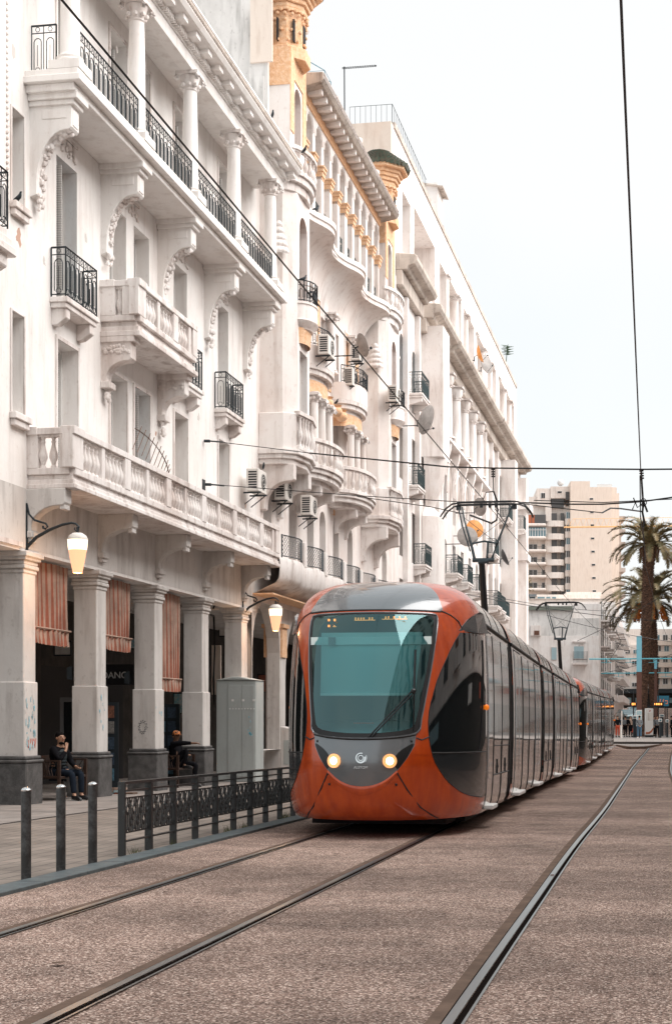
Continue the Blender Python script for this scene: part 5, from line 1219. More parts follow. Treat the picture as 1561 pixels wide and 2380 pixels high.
cbx.tube([(W + .07, 36.2, 4.5), (W + .09, 37.8, 4.36), (W + .09, 39.0, 4.42), (W + .05, 39.8, 4.4)], .03, 5)
cbx.tube([(W + .1, 39.6, 6.0), (W + .1, 39.62, 5.6), (W + .3, 39.7, 5.3), (W + .05, 39.75, 4.6)], .025, 5); cbx.tube([(W + .04, 36.2, 4.6), (W + .06, 36.24, 4), (W + .03, 36.1, 3.4), (W + .06, 36.15, 3.1)], .012, 4)
tag(cbx.build('cable_bundle', M['wire']), 'tangle of black cables hanging down the last pillar', 'cables')

# ================================================================== people
def skin(nodes, edges, root):
    names = list(nodes); me = bpy.data.meshes.new('s'); me.from_pydata([nodes[n][0] for n in names], [(names.index(a), names.index(b)) for a, b in edges], [])
    o = bpy.data.objects.new('s', me); COL.objects.link(o); md = o.modifiers.new('s', 'SKIN'); md.use_smooth_shade = True
    for i, n in enumerate(names):
        sv_ = me.skin_vertices[0].data[i]; r = nodes[n][1]; sv_.radius = (r, r) if not isinstance(r, tuple) else r; sv_.use_root = (n == root)
    sb_ = o.modifiers.new('u', 'SUBSURF'); sb_.levels = sb_.render_levels = 2
    bpy.context.view_layer.update(); out = bpy.data.meshes.new_from_object(o.evaluated_get(bpy.context.evaluated_depsgraph_get())); bpy.data.objects.remove(o); return out
def link_mesh(me, name, mt, par):
    me.name = name; me.materials.clear(); me.materials.append(mt); me.polygons.foreach_set('use_smooth', [True]*len(me.polygons))
    for p in me.polygons: p.material_index = 0
    o = bpy.data.objects.new(name, me); COL.objects.link(o); o.parent = par; OFF[o.name] = (0, 0, 0); return o
STAND = dict(pelvis=(0, 0, .93), waist=(0, 0, 1.08), chest=(0, 0, 1.30), neck=(0, .01, 1.46), jaw=(0, -.01, 1.545), head=(0, 0, 1.62), crown=(0, .005, 1.69),
             shL=(.18, 0, 1.38), elL=(.24, .02, 1.12), wrL=(.23, -.04, .88), haL=(.22, -.06, .79), shR=(-.18, 0, 1.38), elR=(-.24, .02, 1.12), wrR=(-.23, -.04, .88), haR=(-.22, -.06, .79),
             hiL=(.10, 0, .88), knL=(.11, -.02, .49), anL=(.11, .02, .09), toL=(.13, -.14, .04), hiR=(-.10, 0, .88), knR=(-.11, -.02, .49), anR=(-.11, .02, .09), toR=(-.13, -.14, .04))
RAD = dict(pelvis=.125, waist=.115, chest=.135, neck=.052, jaw=.068, head=.088, crown=.07, shL=.062, shR=.062, elL=.042, elR=.042, wrL=.028, wrR=.028, haL=.034, haR=.034, hiL=.088, hiR=.088, knL=.056, knR=.056, anL=.038, anR=.038, toL=.034, toR=.034)
EDG = [('pelvis', 'waist'), ('waist', 'chest'), ('chest', 'neck'), ('neck', 'jaw'), ('jaw', 'head'), ('head', 'crown')]
for s in 'LR': EDG += [('chest', 'sh' + s), ('sh' + s, 'el' + s), ('el' + s, 'wr' + s), ('wr' + s, 'ha' + s), ('pelvis', 'hi' + s), ('hi' + s, 'kn' + s), ('kn' + s, 'an' + s), ('an' + s, 'to' + s)]
M['skin'] = mat('skin', (.36, .20, .13), .55); M['skind'] = mat('brown_skin', (.20, .11, .07), .55); M['hair'] = mat('black_hair', (.006, .005, .005), .9, spec=.08)
def person(loc, rz, label, top, legs, shoes=None, pose=None, group=None, skinm='skin', fingers=False, hairlen=0, coat=0, extra=None, hood=False):
    J = dict(STAND); J.update(pose or {}); t = thing('person', label, 'person', loc, rz, group); OFF[t.name] = (0, 0, 0)
    N = {k: (J[k], RAD[k]) for k in J if k in RAD}; E_ = list(EDG)
    if fingers:
        for s in 'LR':
            w_, h_ = Vector(J['wr' + s]), Vector(J['ha' + s]); d = (h_ - w_).normalized(); side = d.cross(Vector((0, 0, 1)))
            side = side.normalized() if side.length > .1 else Vector((1, 0, 0)); N['ha' + s] = (tuple(h_), (.03, .02)); cu = J.get('curl' + s, (0, 0, -1)); cu = Vector(cu)
            for i, (o_, l_) in enumerate(((-.026, .062), (-.009, .070), (.009, .066), (.025, .052))):
                b_ = h_ + side*o_ + d*.02; k_ = b_ + d*l_*.55; e_ = k_ + (d*.5 + cu*.8).normalized()*l_*.6; N[f'f{s}{i}a'] = (tuple(k_), .0095); N[f'f{s}{i}b'] = (tuple(e_), .008); E_ += [('ha' + s, f'f{s}{i}a'), (f'f{s}{i}a', f'f{s}{i}b')]
            tb = h_ - d*.02 + side*(.045 if s == 'L' else -.045); te = tb + d*.045; N[f't{s}a'] = (tuple(tb), .011); N[f't{s}b'] = (tuple(te), .009); E_ += [('ha' + s, f't{s}a'), (f't{s}a', f't{s}b')]
    body = link_mesh(skin(N, E_, 'pelvis'), 'body', M[skinm], t)
    g = {k: (J[k], RAD[k] + .022) for k in ('pelvis', 'waist', 'chest', 'shL', 'shR', 'elL', 'elR', 'wrL', 'wrR')}; g['wrL'] = (tuple(Vector(J['wrL'])*.9 + Vector(J['elL'])*.1), .042); g['wrR'] = (tuple(Vector(J['wrR'])*.9 + Vector(J['elR'])*.1), .042); g['collar'] = (tuple(Vector(J['neck'])*.75 + Vector(J['chest'])*.25), .075)
    ge = [('pelvis', 'waist'), ('waist', 'chest'), ('chest', 'collar')] + [(a + s, b + s) for s in 'LR' for a, b in (('sh', 'el'), ('el', 'wr'))] + [('chest', 'shL'), ('chest', 'shR')]
    if coat: 
        g['skirt'] = ((J['pelvis'][0], J['pelvis'][1], J['pelvis'][2] - coat), .19); ge.append(('pelvis', 'skirt'))
    link_mesh(skin(g, ge, 'pelvis'), 'jacket', top, body)
    g = {k: (J[k], RAD[k] + .017) for k in ('pelvis', 'hiL', 'knL', 'hiR', 'knR')}
    for s in 'LR': g['an' + s] = (tuple(Vector(J['an' + s])*.93 + Vector(J['kn' + s])*.07), .055)
    link_mesh(skin(g, [('pelvis', 'hiL'), ('hiL', 'knL'), ('knL', 'anL'), ('pelvis', 'hiR'), ('hiR', 'knR'), ('knR', 'anR')], 'pelvis'), 'trousers', legs, body)
    for s in 'LR':
        m = MB(); a, b = Vector(J['an' + s]), Vector(J['to' + s]); m.tube([a + Vector((0, .03, -.03)), (a + b)/2 + Vector((0, 0, -.01)), b, b + (b - a).normalized()*.05], [.05, .052, .046, .02], 8); m.build('shoe', shoes or M['hair'], body, smooth=True)
    h = Vector(J['head']); c = Vector(J['crown']); up = (c - h).normalized(); m = MB()
    fwd = Vector(J.get('face', (0, -1, 0))).normalized()
    m.ball(tuple(h + up*.040 - fwd*.030), .094, 10, (1, 1, .92)); 
    if hairlen:
        m.ball(tuple(h - fwd*.05 - up*.04), .09, 8, (1, 1, 1.3 + hairlen))
    ho = m.build('hair' if not hood else 'hood', M['hair'] if not hood else top, body, smooth=True)
    if fingers:
        sd = fwd.cross(up).normalized(); e = MB()
        for s in (-1, 1): e.ball(tuple(h + fwd*.082 + sd*.033*s + up*.006), .0075, 6)
        e.build('eyes', M['black'], body); e = MB(); e.tube([h + fwd*.085 + up*.01, h + fwd*.108 - up*.028], [.008, .014], 6); e.ball(tuple(h + fwd*.08 - up*.018), .013, 6)
        for s in (-1, 1): e.ball(tuple(h + sd*.088*s - up*.005 - fwd*.005), .022, 6, (.6, 1, 1.2))
        e.build('nose_and_ears', M[skinm], body, smooth=True); e = MB(); e.tube([h + fwd*.086 - up*.052 + sd*k*.009 for k in (-2.2, 0, 2.2)], .006, 4); e.build('mouth', M['awn_r'], body)
        for s in (-1, 1):
            e = MB(); e.tube([h + fwd*.086 + sd*.02*s + up*.027, h + fwd*.08 + sd*.05*s + up*.03], .006, 4); e.build('eyebrow', M['hair'], body)
    return t, body, J
navy = mat('black_cloth', (.008, .008, .010), .95, spec=.08); vest = mat('quilted_grey_vest', (.026, .034, .038), .6, spec=.2); jean = mat('dark_denim', (.012, .017, .026), .95, spec=.08); greyc = mat('grey_hoodie', (.13, .14, .15), .9)
redc = mat('red_cloth', (.5, .07, .03), .85); bluej = mat('blue_jeans', (.06, .13, .2), .85); beige = mat('beige_scarf', (.5, .36, .28), .85)
# seated man with beard
SP = dict(pelvis=(0, .05, .56), waist=(0, .04, .70), chest=(0, .0, .92), neck=(0, -.01, 1.09), jaw=(0, -.035, 1.165), head=(0, -.03, 1.24), crown=(0, -.02, 1.31), face=(-.35, -1, 0),
          shL=(.18, 0, 1.0), elL=(.25, -.08, .76), wrL=(.14, -.30, .66), haL=(.10, -.38, .665), shR=(-.18, 0, 1.0), elR=(-.23, -.20, .80), wrR=(-.07, -.22, 1.0), haR=(-.035, -.20, 1.07),
          hiL=(.10, .0, .54), knL=(.13, -.43, .55), anL=(.10, -.46, .11), toL=(.12, -.62, .05), hiR=(-.10, .0, .54), knR=(-.13, -.42, .55), anR=(-.16, -.50, .11), toR=(-.19, -.66, .05), curlR=(.3, .2, .6))
p0 = fw(-11.93, 27.35, 0); t, bdy, J = person((p0.x, p0.y, gz(28)), R(72), 'seated bearded man in a dark quilted vest, hand at his chin, holding a phone', navy, jean, M['black'], SP, fingers=True, skinm='skin')
g = {k: (SP[k], r) for k, r in (('pelvis', .155), ('waist', .15), ('chest', .17))}; g['collar'] = ((0, -.005, 1.05), .095); link_mesh(skin(g, [('pelvis', 'waist'), ('waist', 'chest'), ('chest', 'collar')], 'pelvis'), 'quilted_vest', vest, bdy)
q = MB()
for k in range(6): q.lathe([(.155, -.012), (.168, 0), (.155, .012)], (0, .02, .66 + k*.06), 14, sy=.95)
q.build('quilting', vest, bdy, smooth=True)
q = MB(); q.ball((-.024, -.062, 1.135), .052, 10, (1, 1, .6)); q.build('beard', M['hair'], bdy, smooth=True)
for s in ('anL', 'anR'):
    q = MB(); a = Vector(SP[s]); b = Vector(SP['to' + s[2]]); q.tube([a + Vector((0, .04, -.085)), b + Vector((0, -.04, -.03))], [.035, .03], 8); q.build('white_sole', M['white'], bdy)
ph = MB(); ph.box(.06, .13, -.46, -.33, .672, .682); tag(ph.build('phone', M['black'], t), 'phone held in the lap')
ph = [c for c in bpy.data.objects if c.name == 'phone'][0]; ph.parent = None; ph.matrix_world = Matrix.Translation((p0.x, p0.y, gz(28))) @ Matrix.Rotation(R(72), 4, 'Z'); tag(ph, 'small dark phone in the bearded man’s hand', 'phone')
# seated man in cap pointing
SQ = dict(pelvis=(0, .05, .60), waist=(0, .05, .74), chest=(0, .06, .97), neck=(0, .03, 1.13), jaw=(0, 0, 1.20), head=(0, 0, 1.27), crown=(0, .01, 1.34), face=(-.6, -1, 0),
          shL=(.18, .05, 1.05), elL=(.22, -.05, .80), wrL=(.1, -.22, .78), haL=(.06, -.3, .80), shR=(-.17, .02, 1.07), elR=(-.20, -.28, 1.10), wrR=(-.16, -.56, 1.10), haR=(-.15, -.65, 1.10),
          hiL=(.10, .0, .56), knL=(.14, -.48, .58), anL=(.12, -.42, .12), toL=(.14, -.58, .05), hiR=(-.08, .0, .60), knR=(-.10, -.34, .95), anR=(-.10, -.28, .54), toR=(-.10, -.46, .50), curlL=(0, 0, -1))
p1 = fw(-12.1, 34.75, 0); t2, b2, J2 = person((p1.x, p1.y, gz(35)), R(78), 'seated man in a patterned cap stretching one arm out, foot up on the bench', navy, navy, M['black'], SQ, fingers=True, skinm='skind')
cp_ = MB(); h = Vector(SQ['head']); cp_.lathe([(.102, .03), (.104, .07), (.09, .11), (.05, .135), (0, .14)], tuple(h), 14); cp_.prism([(h.x - .12, h.y - .05), (h.x - .13, h.y - .16), (h.x - .04, h.y - .19), (h.x + .04, h.y - .12), (h.x + .06, h.y - .05)], 'z', h.z + .03, h.z + .045)
cp_.build('patterned_cap', mat('cap_pattern', (.55, .18, .05), .8, col2=(.02, .02, .02), vs=26, ramp=(.48, .52)), b2, smooth=True)
# standing in the shade
p2 = fw(-12.9, 27.3, 0); person((p2.x, p2.y, gz(28)), R(30), 'dark figure standing in the shade behind the bench', navy, navy, M['black'], None, skinm='skind')
# benches
M['bench'] = mat('dark_brown_wood', (.045, .022, .013), .5, col2=(.025, .012, .008), vs=8, stretch=(1, 1, 6))
for (a0, b0, L, lab) in ((-12.25, 26.85, 1.3, 'brown bench with pierced end panel under the bearded man'), (-12.4, 34.2, 1.2, 'brown bench with pierced end panel under the man in the cap')):
    z = gz(b0); t = bthing('bench', lab, 'bench', a0, b0, z, 'benches under the arcade')
    m = MB(); m.box(a0, a0 + .55, b0 + .03, b0 + L - .03, z + .43, z + .48); m.build('seat', M['bench'], t, bevel=.01)
    m = MB(); m.box(a0, a0 + .05, b0 + .05, b0 + L - .05, z + .5, z + .88); m.build('backrest', M['bench'], t)
    for bb in (b0, b0 + L):
        for a in (a0, a0 + .5): m = MB(); m.prism([(a + .01, z), (a + .05, z), (a + .06, z + .80), (a, z + .80)], 'y', bb - .03, bb + .03); m.build('leg', M['bench'], t)
        m = MB(); r_ = random.Random(4)
        for k in range(9): u = a0 + .05 + k*.05; m.tube([(u, bb, z + .48), (u + r_.uniform(-.06, .06), bb, z + .62), (u + r_.uniform(-.05, .08), bb, z + .78)], .012, 4)
        m.box(a0 + .06, a0 + .5, bb - .02, bb + .02, z + .77, z + .80); m.box(a0 + .06, a0 + .5, bb - .02, bb + .02, z + .46, z + .49); m.build('end_panel', M['bench'], t)
# ================================================================== things hung on the facades
def ac(x, y, a, lab, wdt=.85, hgt=.62):
    s = sc(x, a); b = bx_(x, a); z = zx_(x, y, a)   # x,y = lower near corner
    t = bthing('air_conditioner', lab, 'air conditioner', a, b, z, 'air conditioner units on the facades')
    m = MB(); m.box(a - .34, a, b, b + wdt, z, z + hgt); o = m.build('casing', M['acm'], t, bevel=.015)
    m = MB(); c = (b + wdt*.62, z + hgt/2)
    for r in (.08, .15, .22): m.tube([(a + .008, c[0] + r*math.cos(k*.52), c[1] + r*math.sin(k*.52)) for k in range(12)], .008, 3, True)
    m.build('fan_guard', M['acm'], o)
    m = MB(); k0 = len(m.v); m.lathe([(.23, 0), (.23, .006)], (0, 0, 0), 18); m.xf(Matrix.Translation((a, c[0], c[1])) @ Matrix.Rotation(R(90), 4, 'Y'), k0); m.build('fan_opening', M['dark'], o)
    m = MB()
    for k in range(7): m.box(a - .28, a - .04, b - .006, b, z + .08 + k*.07, z + .12 + k*.07)
    m.build('grille', M['dark'], o)
    m = MB()
    for c in (b + .1, b + wdt - .14): m.box(a - .45, a + .04, c, c + .04, z - .05, z - .01); m.tube([(a - .42, c + .02, z - .35), (a - .02, c + .02, z - .05)], .015, 4)
    m.build('wall_bracket', M['iron'], t)
ac(600, 1140, W + .55, 'rust stained air conditioner just under the first oriel foot'); ac(663, 1160, W + .5, 'air conditioner with dark grille above the lattice balcony, right of the first oriel'); ac(722, 1196, W + .62, 'air conditioner lowest of all, left of the barred window')
ac(763, 822, W + 1.15, 'air conditioner on the iron balcony beside a satellite dish'); ac(819, 894, W + .75, 'air conditioner above the ochre ball ornaments'); ac(921, 932, -10.3, 'air conditioner fixed to the second oriel, near the big dish'); ac(836, 836, W + .9, 'small dark air conditioner half hidden behind the balcony unit', .6, .5)
def dish(x, y, a, r, lab, col='dishg', az=.6, el=.35):
    b = bx_(x, a); z = zx_(x, y, a); t = bthing('satellite_dish', lab, 'satellite dish', a, b, z, 'satellite dishes on the facades'); OFF[t.name] = (0, 0, 0)
    T = Matrix.Rotation(az, 4, 'Z') @ Matrix.Rotation(math.pi/2 - el, 4, 'Y')
    m = MB(); m.lathe([(0, 0), (r*.4, .03*r*2), (r*.75, .1*r*2), (r, .2*r*2)], (0, 0, 0), 20); m.lathe([(r, .2*r*2), (r*1.02, .2*r*2 + .01), (r*.99, .2*r*2 + .02)], (0, 0, 0), 20); m.xf(T); m.build('reflector', M[col], t, smooth=True)
    m = MB(); m.tube([(r*.9, 0, .1), (r*.4, 0, r*1.1)], .012, 4); m.ball((r*.4, 0, r*1.1), .05, 6); m.tube([(0, r*.8, .1), (r*.4, 0, r*1.1)], .006, 3); m.xf(T); m.build('feed_arm', M['iron'], t)
    m = MB(); m.tube([(0, 0, 0), (-.15, 0, -.1), (-.15, 0, -.35)], .03, 5); m.tube([(-.15, 0, -.3), (W - a, 0, -.3)] if a > W + .2 else [(-.15, 0, -.3), (-.3, 0, -.3)], .022, 4); m.build('mount', M['iron'], t)
M['odish'] = mat('orange_dish', (.75, .30, .06), .6, var=.3); M['bdish'] = mat('black_dish', (.03, .03, .035), .5)
dish(832, 805, W + 1.3, .40, 'satellite dish on a long arm beside the balcony air conditioner'); dish(978, 972, W + 1.4, .62, 'largest grey satellite dish, tilted, above the tram wires', az=-.25, el=-.35)
dish(1083, 1250, W + 1.6, .52, 'grey satellite dish seen face on, left of the pantograph', az=-1.2, el=.2); dish(1099, 1232, W + 1.1, .5, 'orange satellite dish behind the grey one', 'odish', az=-1.0, el=.2)
dish(1108, 1179, W + 1.2, .5, 'thin white satellite dish edge on above the pantograph', az=.9, el=.2); dish(1166, 1298, W + 1.2, .55, 'black satellite dish right of the pantograph', 'bdish', az=.2, el=.4)
dish(1123, 850, W + .9, .55, 'pale satellite dish on the top loggia of the pale building', az=-.5, el=.2); dish(1108, 825, W + .9, .5, 'rusty satellite dish on the top loggia, nearer one', 'odish', az=.1, el=.3)
# fan of spikes on first-floor balcony
fs = bthing('spiked_guard', 'rusty fan of iron spikes on the first-floor balustrade', 'guard', -10.95, 28.9, 6.9); m = MB(); cx, cz = 0, 0
P = [(-10.95 - .0, 28.9 + 2.3*math.sin(t)*.9, 6.85 + .68*math.cos(t)) for t in [k*math.pi/2/12 for k in range(13)]]
m.tube(P, .013, 4)
for i in range(1, 12): c = Vector(P[i]); m.tube([c + Vector((0, -.42, -.45)), c + Vector((0, .10, .12))], .010, 3)
m.build('frame', mat('rusty_iron', (.10, .05, .03), .7), fs)
# pigeons
def pigeon(x, y, a, lab, rz=0):
    b = bx_(x, a); z = zx_(x, y, a); t = bthing('pigeon', lab, 'pigeon', a, b, z, 'pigeons on the ledges'); OFF[t.name] = (0, 0, 0); t.rotation_euler.z = rz
    k = skin({'tail': ((0, .20, .06), .02), 'rump': ((0, .10, .10), .045), 'body': ((0, 0, .13), .065), 'breast': ((0, -.07, .16), .055), 'neck': ((0, -.09, .22), .032), 'head': ((0, -.10, .265), .028), 'beak': ((0, -.145, .255), .006), 'lL': ((.025, 0, .06), .008), 'fL': ((.025, -.01, .0), .007), 'lR': ((-.025, 0, .06), .008), 'fR': ((-.025, -.01, .0), .007)},
             [('tail', 'rump'), ('rump', 'body'), ('body', 'breast'), ('breast', 'neck'), ('neck', 'head'), ('head', 'beak'), ('body', 'lL'), ('lL', 'fL'), ('body', 'lR'), ('lR', 'fR')], 'body')
    link_mesh(k, 'body', M['iron'], t); t.scale = (.72, .72, .72)
for x, y, a, lab, rz in ((42, 472, W + .1, 'dark pigeon on the window sill at the left edge', 1.2), (633, 275, -10.45, 'dark pigeon on the white roof gutter below the side wall', .5), (707, 356, -10.1, 'pigeon on the top balcony of the first oriel', .9), (705, 655, -10.2, 'pigeon on the small iron balcony of the first oriel', 2), (781, 941, W + .35, 'pigeon on the ochre ball ornament', 1), (612, 1092, W + .5, 'pigeon sitting on the rust stained air conditioner', .4), (735, 492, -10.6, 'pigeon on the wavy loggia slab, left end', 2.2)):
    pigeon(x, y, a, lab, rz)
# roof antenna, TV mast
an = bthing('roof_antenna', 'tall thin rooftop antenna mast with a horizontal boom', 'antenna', W, 46, 21.2); m = MB(); bq = bx_(801, W); z0, z1 = zx_(801, 310, W), zx_(801, 155, W)
m.tube([(W, bq, z0 - 1), (W - .02, bq, z1)], .025, 5); m.build('mast', M['iron'], an); m = MB(); m.tube([(W - .1, bq, z1 - .03), (W + 1.15, bq, z1 - .03)], .012, 4); m.tube([(W - .1, bq, z1 - .07), (W + 1.15, bq, z1 - .07)], .012, 4); m.ball((W + 1.15, bq, z1 - .05), .03, 6)
for k in range(14): m.tube([(W - .05 + .09*k, bq - .1, z1 - .05), (W - .05 + .09*k, bq + .1, z1 - .05)], .006, 3)
m.build('boom', M['iron'], an)
M['terra'] = mat('terracotta', (.42, .12, .05), .7)
for k, (x, y0, y1) in enumerate(((1132, 760, 735), (1152, 812, 790), (1166, 840, 818), (1175, 862, 845))):
    b = bx_(x, W + .05); z = 27.1; q = MB(); q.box(W - .35, W + .05, b, b + 1.6, z, z + (1.0 if k else 1.9)); o = q.build('roof_planter', M['terra']); tag(o, ['tall orange red roof screen on the pale building, nearest', 'first low orange roof planter after the tall screen', 'orange roof planter in front of the rooftop plant', 'farthest orange roof planter on the pale building'][k], 'roof planter', 'orange boxes along the roof edge')
rpz = bthing('roof_plant', 'small spiky green plant growing on the pale building roof', 'plant', W, bx_(1175, W), 27.1); m = MB(); bq = bx_(1175, W)
m.tube([(W, bq, 27.1), (W + .1, bq, 28.3)], .03, 5)
for k in range(26):
    t = k*2.4; z = 27.7 + k*.025; m.tube([(W + .1, bq, z), (W + .1 + .45*math.cos(t), bq + .45*math.sin(t), z + .06)], [.035, .012], 4)
m.build('foliage', mat('roof_foliage', (.05, .09, .05), .7), rpz)

pr_ = random.Random(21); peel = [mat('exposed_pink_render', (.52, .33, .25), .9), mat('grey_patch_repair', (.60, .56, .53), .9), mat('dark_mould', (.22, .17, .14), .95)]
for i, (b, z, sc_, mk) in enumerate(((25.1, 10.3, 2.2, 0), (26.2, 10.2, 1.2, 1), (28.4, 6.9, 1.0, 2), (28.2, 11.3, 1.3, 1), (32.3, 8.1, 1, 0), (35.4, 9.1, 1.3, 1), (36.1, 12.2, 1, 0), (38.7, 10.6, 1.2, 1), (39.5, 7.5, 1.2, 0), (32.4, 12.9, 1, 2), (24.9, 13.6, 1.5, 1), (35.2, 6.8, 1.1, 2), (29.9, 15.9, 1.0, 1), (40.2, 8.6, 1.0, 0))):
    m = MB(); k = 11; m.prism([(b + .06*sc_*pr_.uniform(.4, 1.2)*math.cos(6.28*j/k), z + .09*sc_*pr_.uniform(.4, 1.2)*math.sin(6.28*j/k)) for j in range(k)], 'x', W, W + .003); m.build('peeled_patch', peel[mk], A)
cg_ = bthing('window_cage', 'blue wire cage on the attic above the ochre cornice', 'cage', -11.6, 45.6, 23); m = MB(); y0, y1 = bx_(744, -11.5), bx_(744, -11.5) + .9; z0, z1 = zx_(744, 214, -11.5), zx_(744, 140, -11.5)
for bb in (y0, y1):
    m.tube([(-11.9, bb, z1), (-11.35, bb, z1 - .35), (-11.35, bb, z0), (-11.9, bb, z0)], .015, 4)
for k in range(6): z = z0 + (z1 - .35 - z0)*k/5; m.tube([(-11.35, y0, z), (-11.35, y1, z)], .008, 3); m.tube([(-11.9, y0, z), (-11.35, y0, z)], .008, 3)
m.build('wire_frame', mat('blue_cage', (.03, .16, .22), .5), cg_)

for i, (x, y, a, w_, h_, lab, mt) in enumerate(((125, 1525, -15.9, .5, .4, 'small framed notice on the dark arcade wall behind the bearded man', 'acm'), (268, 1510, -15.9, .7, .35, 'pale poster high on the wall behind the second awning', 'bluep'), (402, 1660, -15.9, .8, .7, 'blue grey poster behind the man in the cap', 'bluep'), (508, 1480, -15.9, .5, .9, 'narrow white poster in the dark bay left of the last pillar', 'white'), (598, 1610, -15.2, .9, .7, 'picture board in the dark bay right of the last pillar', 'awn_r'))):
    b = bx_(x, a); z = zx_(x, y, a); t = bthing('poster', lab, 'poster', a, b, z); m = MB(); m.box(a, a + w_, b, b + .02, z, z + h_); m.build('frame', M['iron'], t); m = MB(); m.box(a + .04, a + w_ - .04, b - .006, b, z + .04, z + h_ - .04); m.build('sheet', M[mt], t)
# ================================================================== overhead wires
def wire(pts, r, name, lab, cat='overhead wire', mt='wire', sag=0):
    m = MB(); P = [Vector(p) for p in pts]; out = []
    for a, b in zip(P, P[1:]):
        for k in range(8): t = k/8; p = a.lerp(b, t); p.z -= sag*4*t*(1 - t); out.append(p)
    out.append(P[-1]); m.tube(out, r, 5); return tag(m.build(name, M[mt]), lab, cat)
wx = lambda y: lerp([(-15, -4.3), (9.5, -3.69), (14.8, -3.58), (30.6, -3.22), (63, -2.5), (85, -1.7), (100, .2)], y)
wire([(wx(y), y, 6.2) for y in (-15, 0, 9.5, 14.8, 22, 30.6, 45, 63, 85, 100)], .009, 'contact_wire', 'long black wire running diagonally over the orange tram to its pantograph')
wire([(-.35, -15, 6.2), (-.10, 9, 6.2), (.10, 27.8, 6.2), (.3, 45, 6.2), (.9, 63, 6.2), (1.8, 85, 6.2), (4, 100, 6.2)], .011, 'contact_wire', 'near vertical black wire at upper right over the second track')
sp1 = [at(475, 1023, 37.3), at(720, 1053, 35), at(1040, 1085, 32.5), at(1145, 1088, 31.5), at(1489, 1091, 29.5), at(1900, 1088, 28)]
wire(sp1[:2], .010, 'span_cable', 'thin anchor end of the upper span cable, from the white wall'); wire(sp1[1:], .017, 'span_cable', 'thick upper span cable crossing the whole street')
sp2 = [at(478, 1125, 37.3), at(830, 1152, 35), at(1060, 1166, 33)]; wire(sp2, .010, 'span_cable', 'thin lower cable from the white wall towards the pantograph')
wire([at(830, 1154, 35), at(1000, 1178, 33), at(1075, 1194, 32)], .010, 'span_cable', 'thin slanting cable below the lower span cable')
wire([at(1205, 1168, 31.5), at(1330, 1172, 30.5), at(1400, 1172, 30), at(1490, 1166, 29.5), at(1561, 1156, 29), at(1800, 1150, 28)], .016, 'span_cable', 'thick cable right of the pantograph reaching past the palm tree')
wire([at(1240, 1163, 31.5), at(1400, 1168, 30), at(1561, 1160, 29), at(1800, 1156, 28)], .010, 'span_cable', 'thin cable twisted along the thick one right of the pantograph')
wire([at(1205, 1170, 31.5), at(1290, 1180, 31), at(1400, 1192, 30)], .010, 'span_cable', 'thin cable sloping down right of the pantograph')
wire([at(1398, 1192, 30), at(1418, 1181, 30), at(1440, 1182, 29.8), at(1490, 1189, 29.5)], .016, 'registration_arm', 'bent grey steady arm left of the tall palm', 'bracket', 'grey')
def insul(P, Q, lab):
    m = MB(); m.tube([P, Q], .013, 5); d = (Q - P).normalized()
    for k in range(4):
        c = P + d*(.03 + .05*k); m.tube([c - d*.012, c + d*.012], .045, 8)
    c = Q; m.tube([c, c + Vector((-.16, 0, -.02)), c + Vector((-.22, 0, -.16))], .012, 4); m.tube([c, c + Vector((.08, 0, -.22))], .02, 4); return tag(m.build('wire_hanger', M['wire']), lab, 'wire hanger', 'insulated droppers on the span cable')
insul(at(1145, 1088, 31.5), at(1146, 1142, 31.5), 'insulated black dropper above the pantograph'); insul(at(1489, 1091, 29.5), at(1494, 1165, 29.5), 'insulated black dropper above the tall palm')
wire([at(1486, 1105, 29.5), at(1487, 1200, 29.5), at(1500, 1300, 40)], .012, 'loose_wire', 'loose thin black wire hanging in front of the tall palm crown', 'loose wire')
m = MB(); p = at(1494, 1168, 29.5); m.tube([p + Vector((.06*math.cos(t), 0, .08*math.sin(t))) for t in [k*.6 for k in range(11)]], .01, 4, True); m.tube([p, p + Vector((-.02, 0, -.2)), p + Vector((.02, 0, -.4)), p + Vector((0, 0, -.5))], .022, 5); m.tube([p + Vector((-.2, 0, .1)), p + Vector((-.12, 0, -.1)), p], .012, 4); tag(m.build('wire_clamp', M['wire']), 'looped clamp where the cables meet above the tall palm', 'wire clamp')
m = MB(); p = at(1150, 1172, 31.5); m.tube([p, p + Vector((.06, 0, -.12)), p + Vector((.03, 0, -.34)), p + Vector((-.1, 0, -.42))], .022, 5); m.tube([p + Vector((-.55, 0, -.22)), p + Vector((-.1, 0, -.4))], .02, 5); m.tube([p + Vector((0, 0, -.1)), p + Vector((.28, 0, -.5))], .01, 4); tag(m.build('wire_clamp', M['wire']), 'hook and steady arm under the pantograph head', 'wire clamp')
for (x, y, lab) in ((475, 1025, 'upper steel cable anchor bolted on the white wall'), (478, 1126, 'lower steel cable anchor bolted on the white wall')):
    p = at(x, y, 37.2); m = MB(); q = p + Vector((-.08, .03, 0)); m.box(q.x - .03, q.x + .03, q.y - .12, q.y + .12, q.z - .13, q.z + .13); m.tube([p, p + Vector((.15, -.02, -.01))], .04, 6); m.tube([p + Vector((.16, -.02, -.01)), p + Vector((.5, -.04, -.05))], .02, 5); tag(m.build('cable_anchor', M['iron']), lab, 'cable anchor', 'cable anchors on the wall')
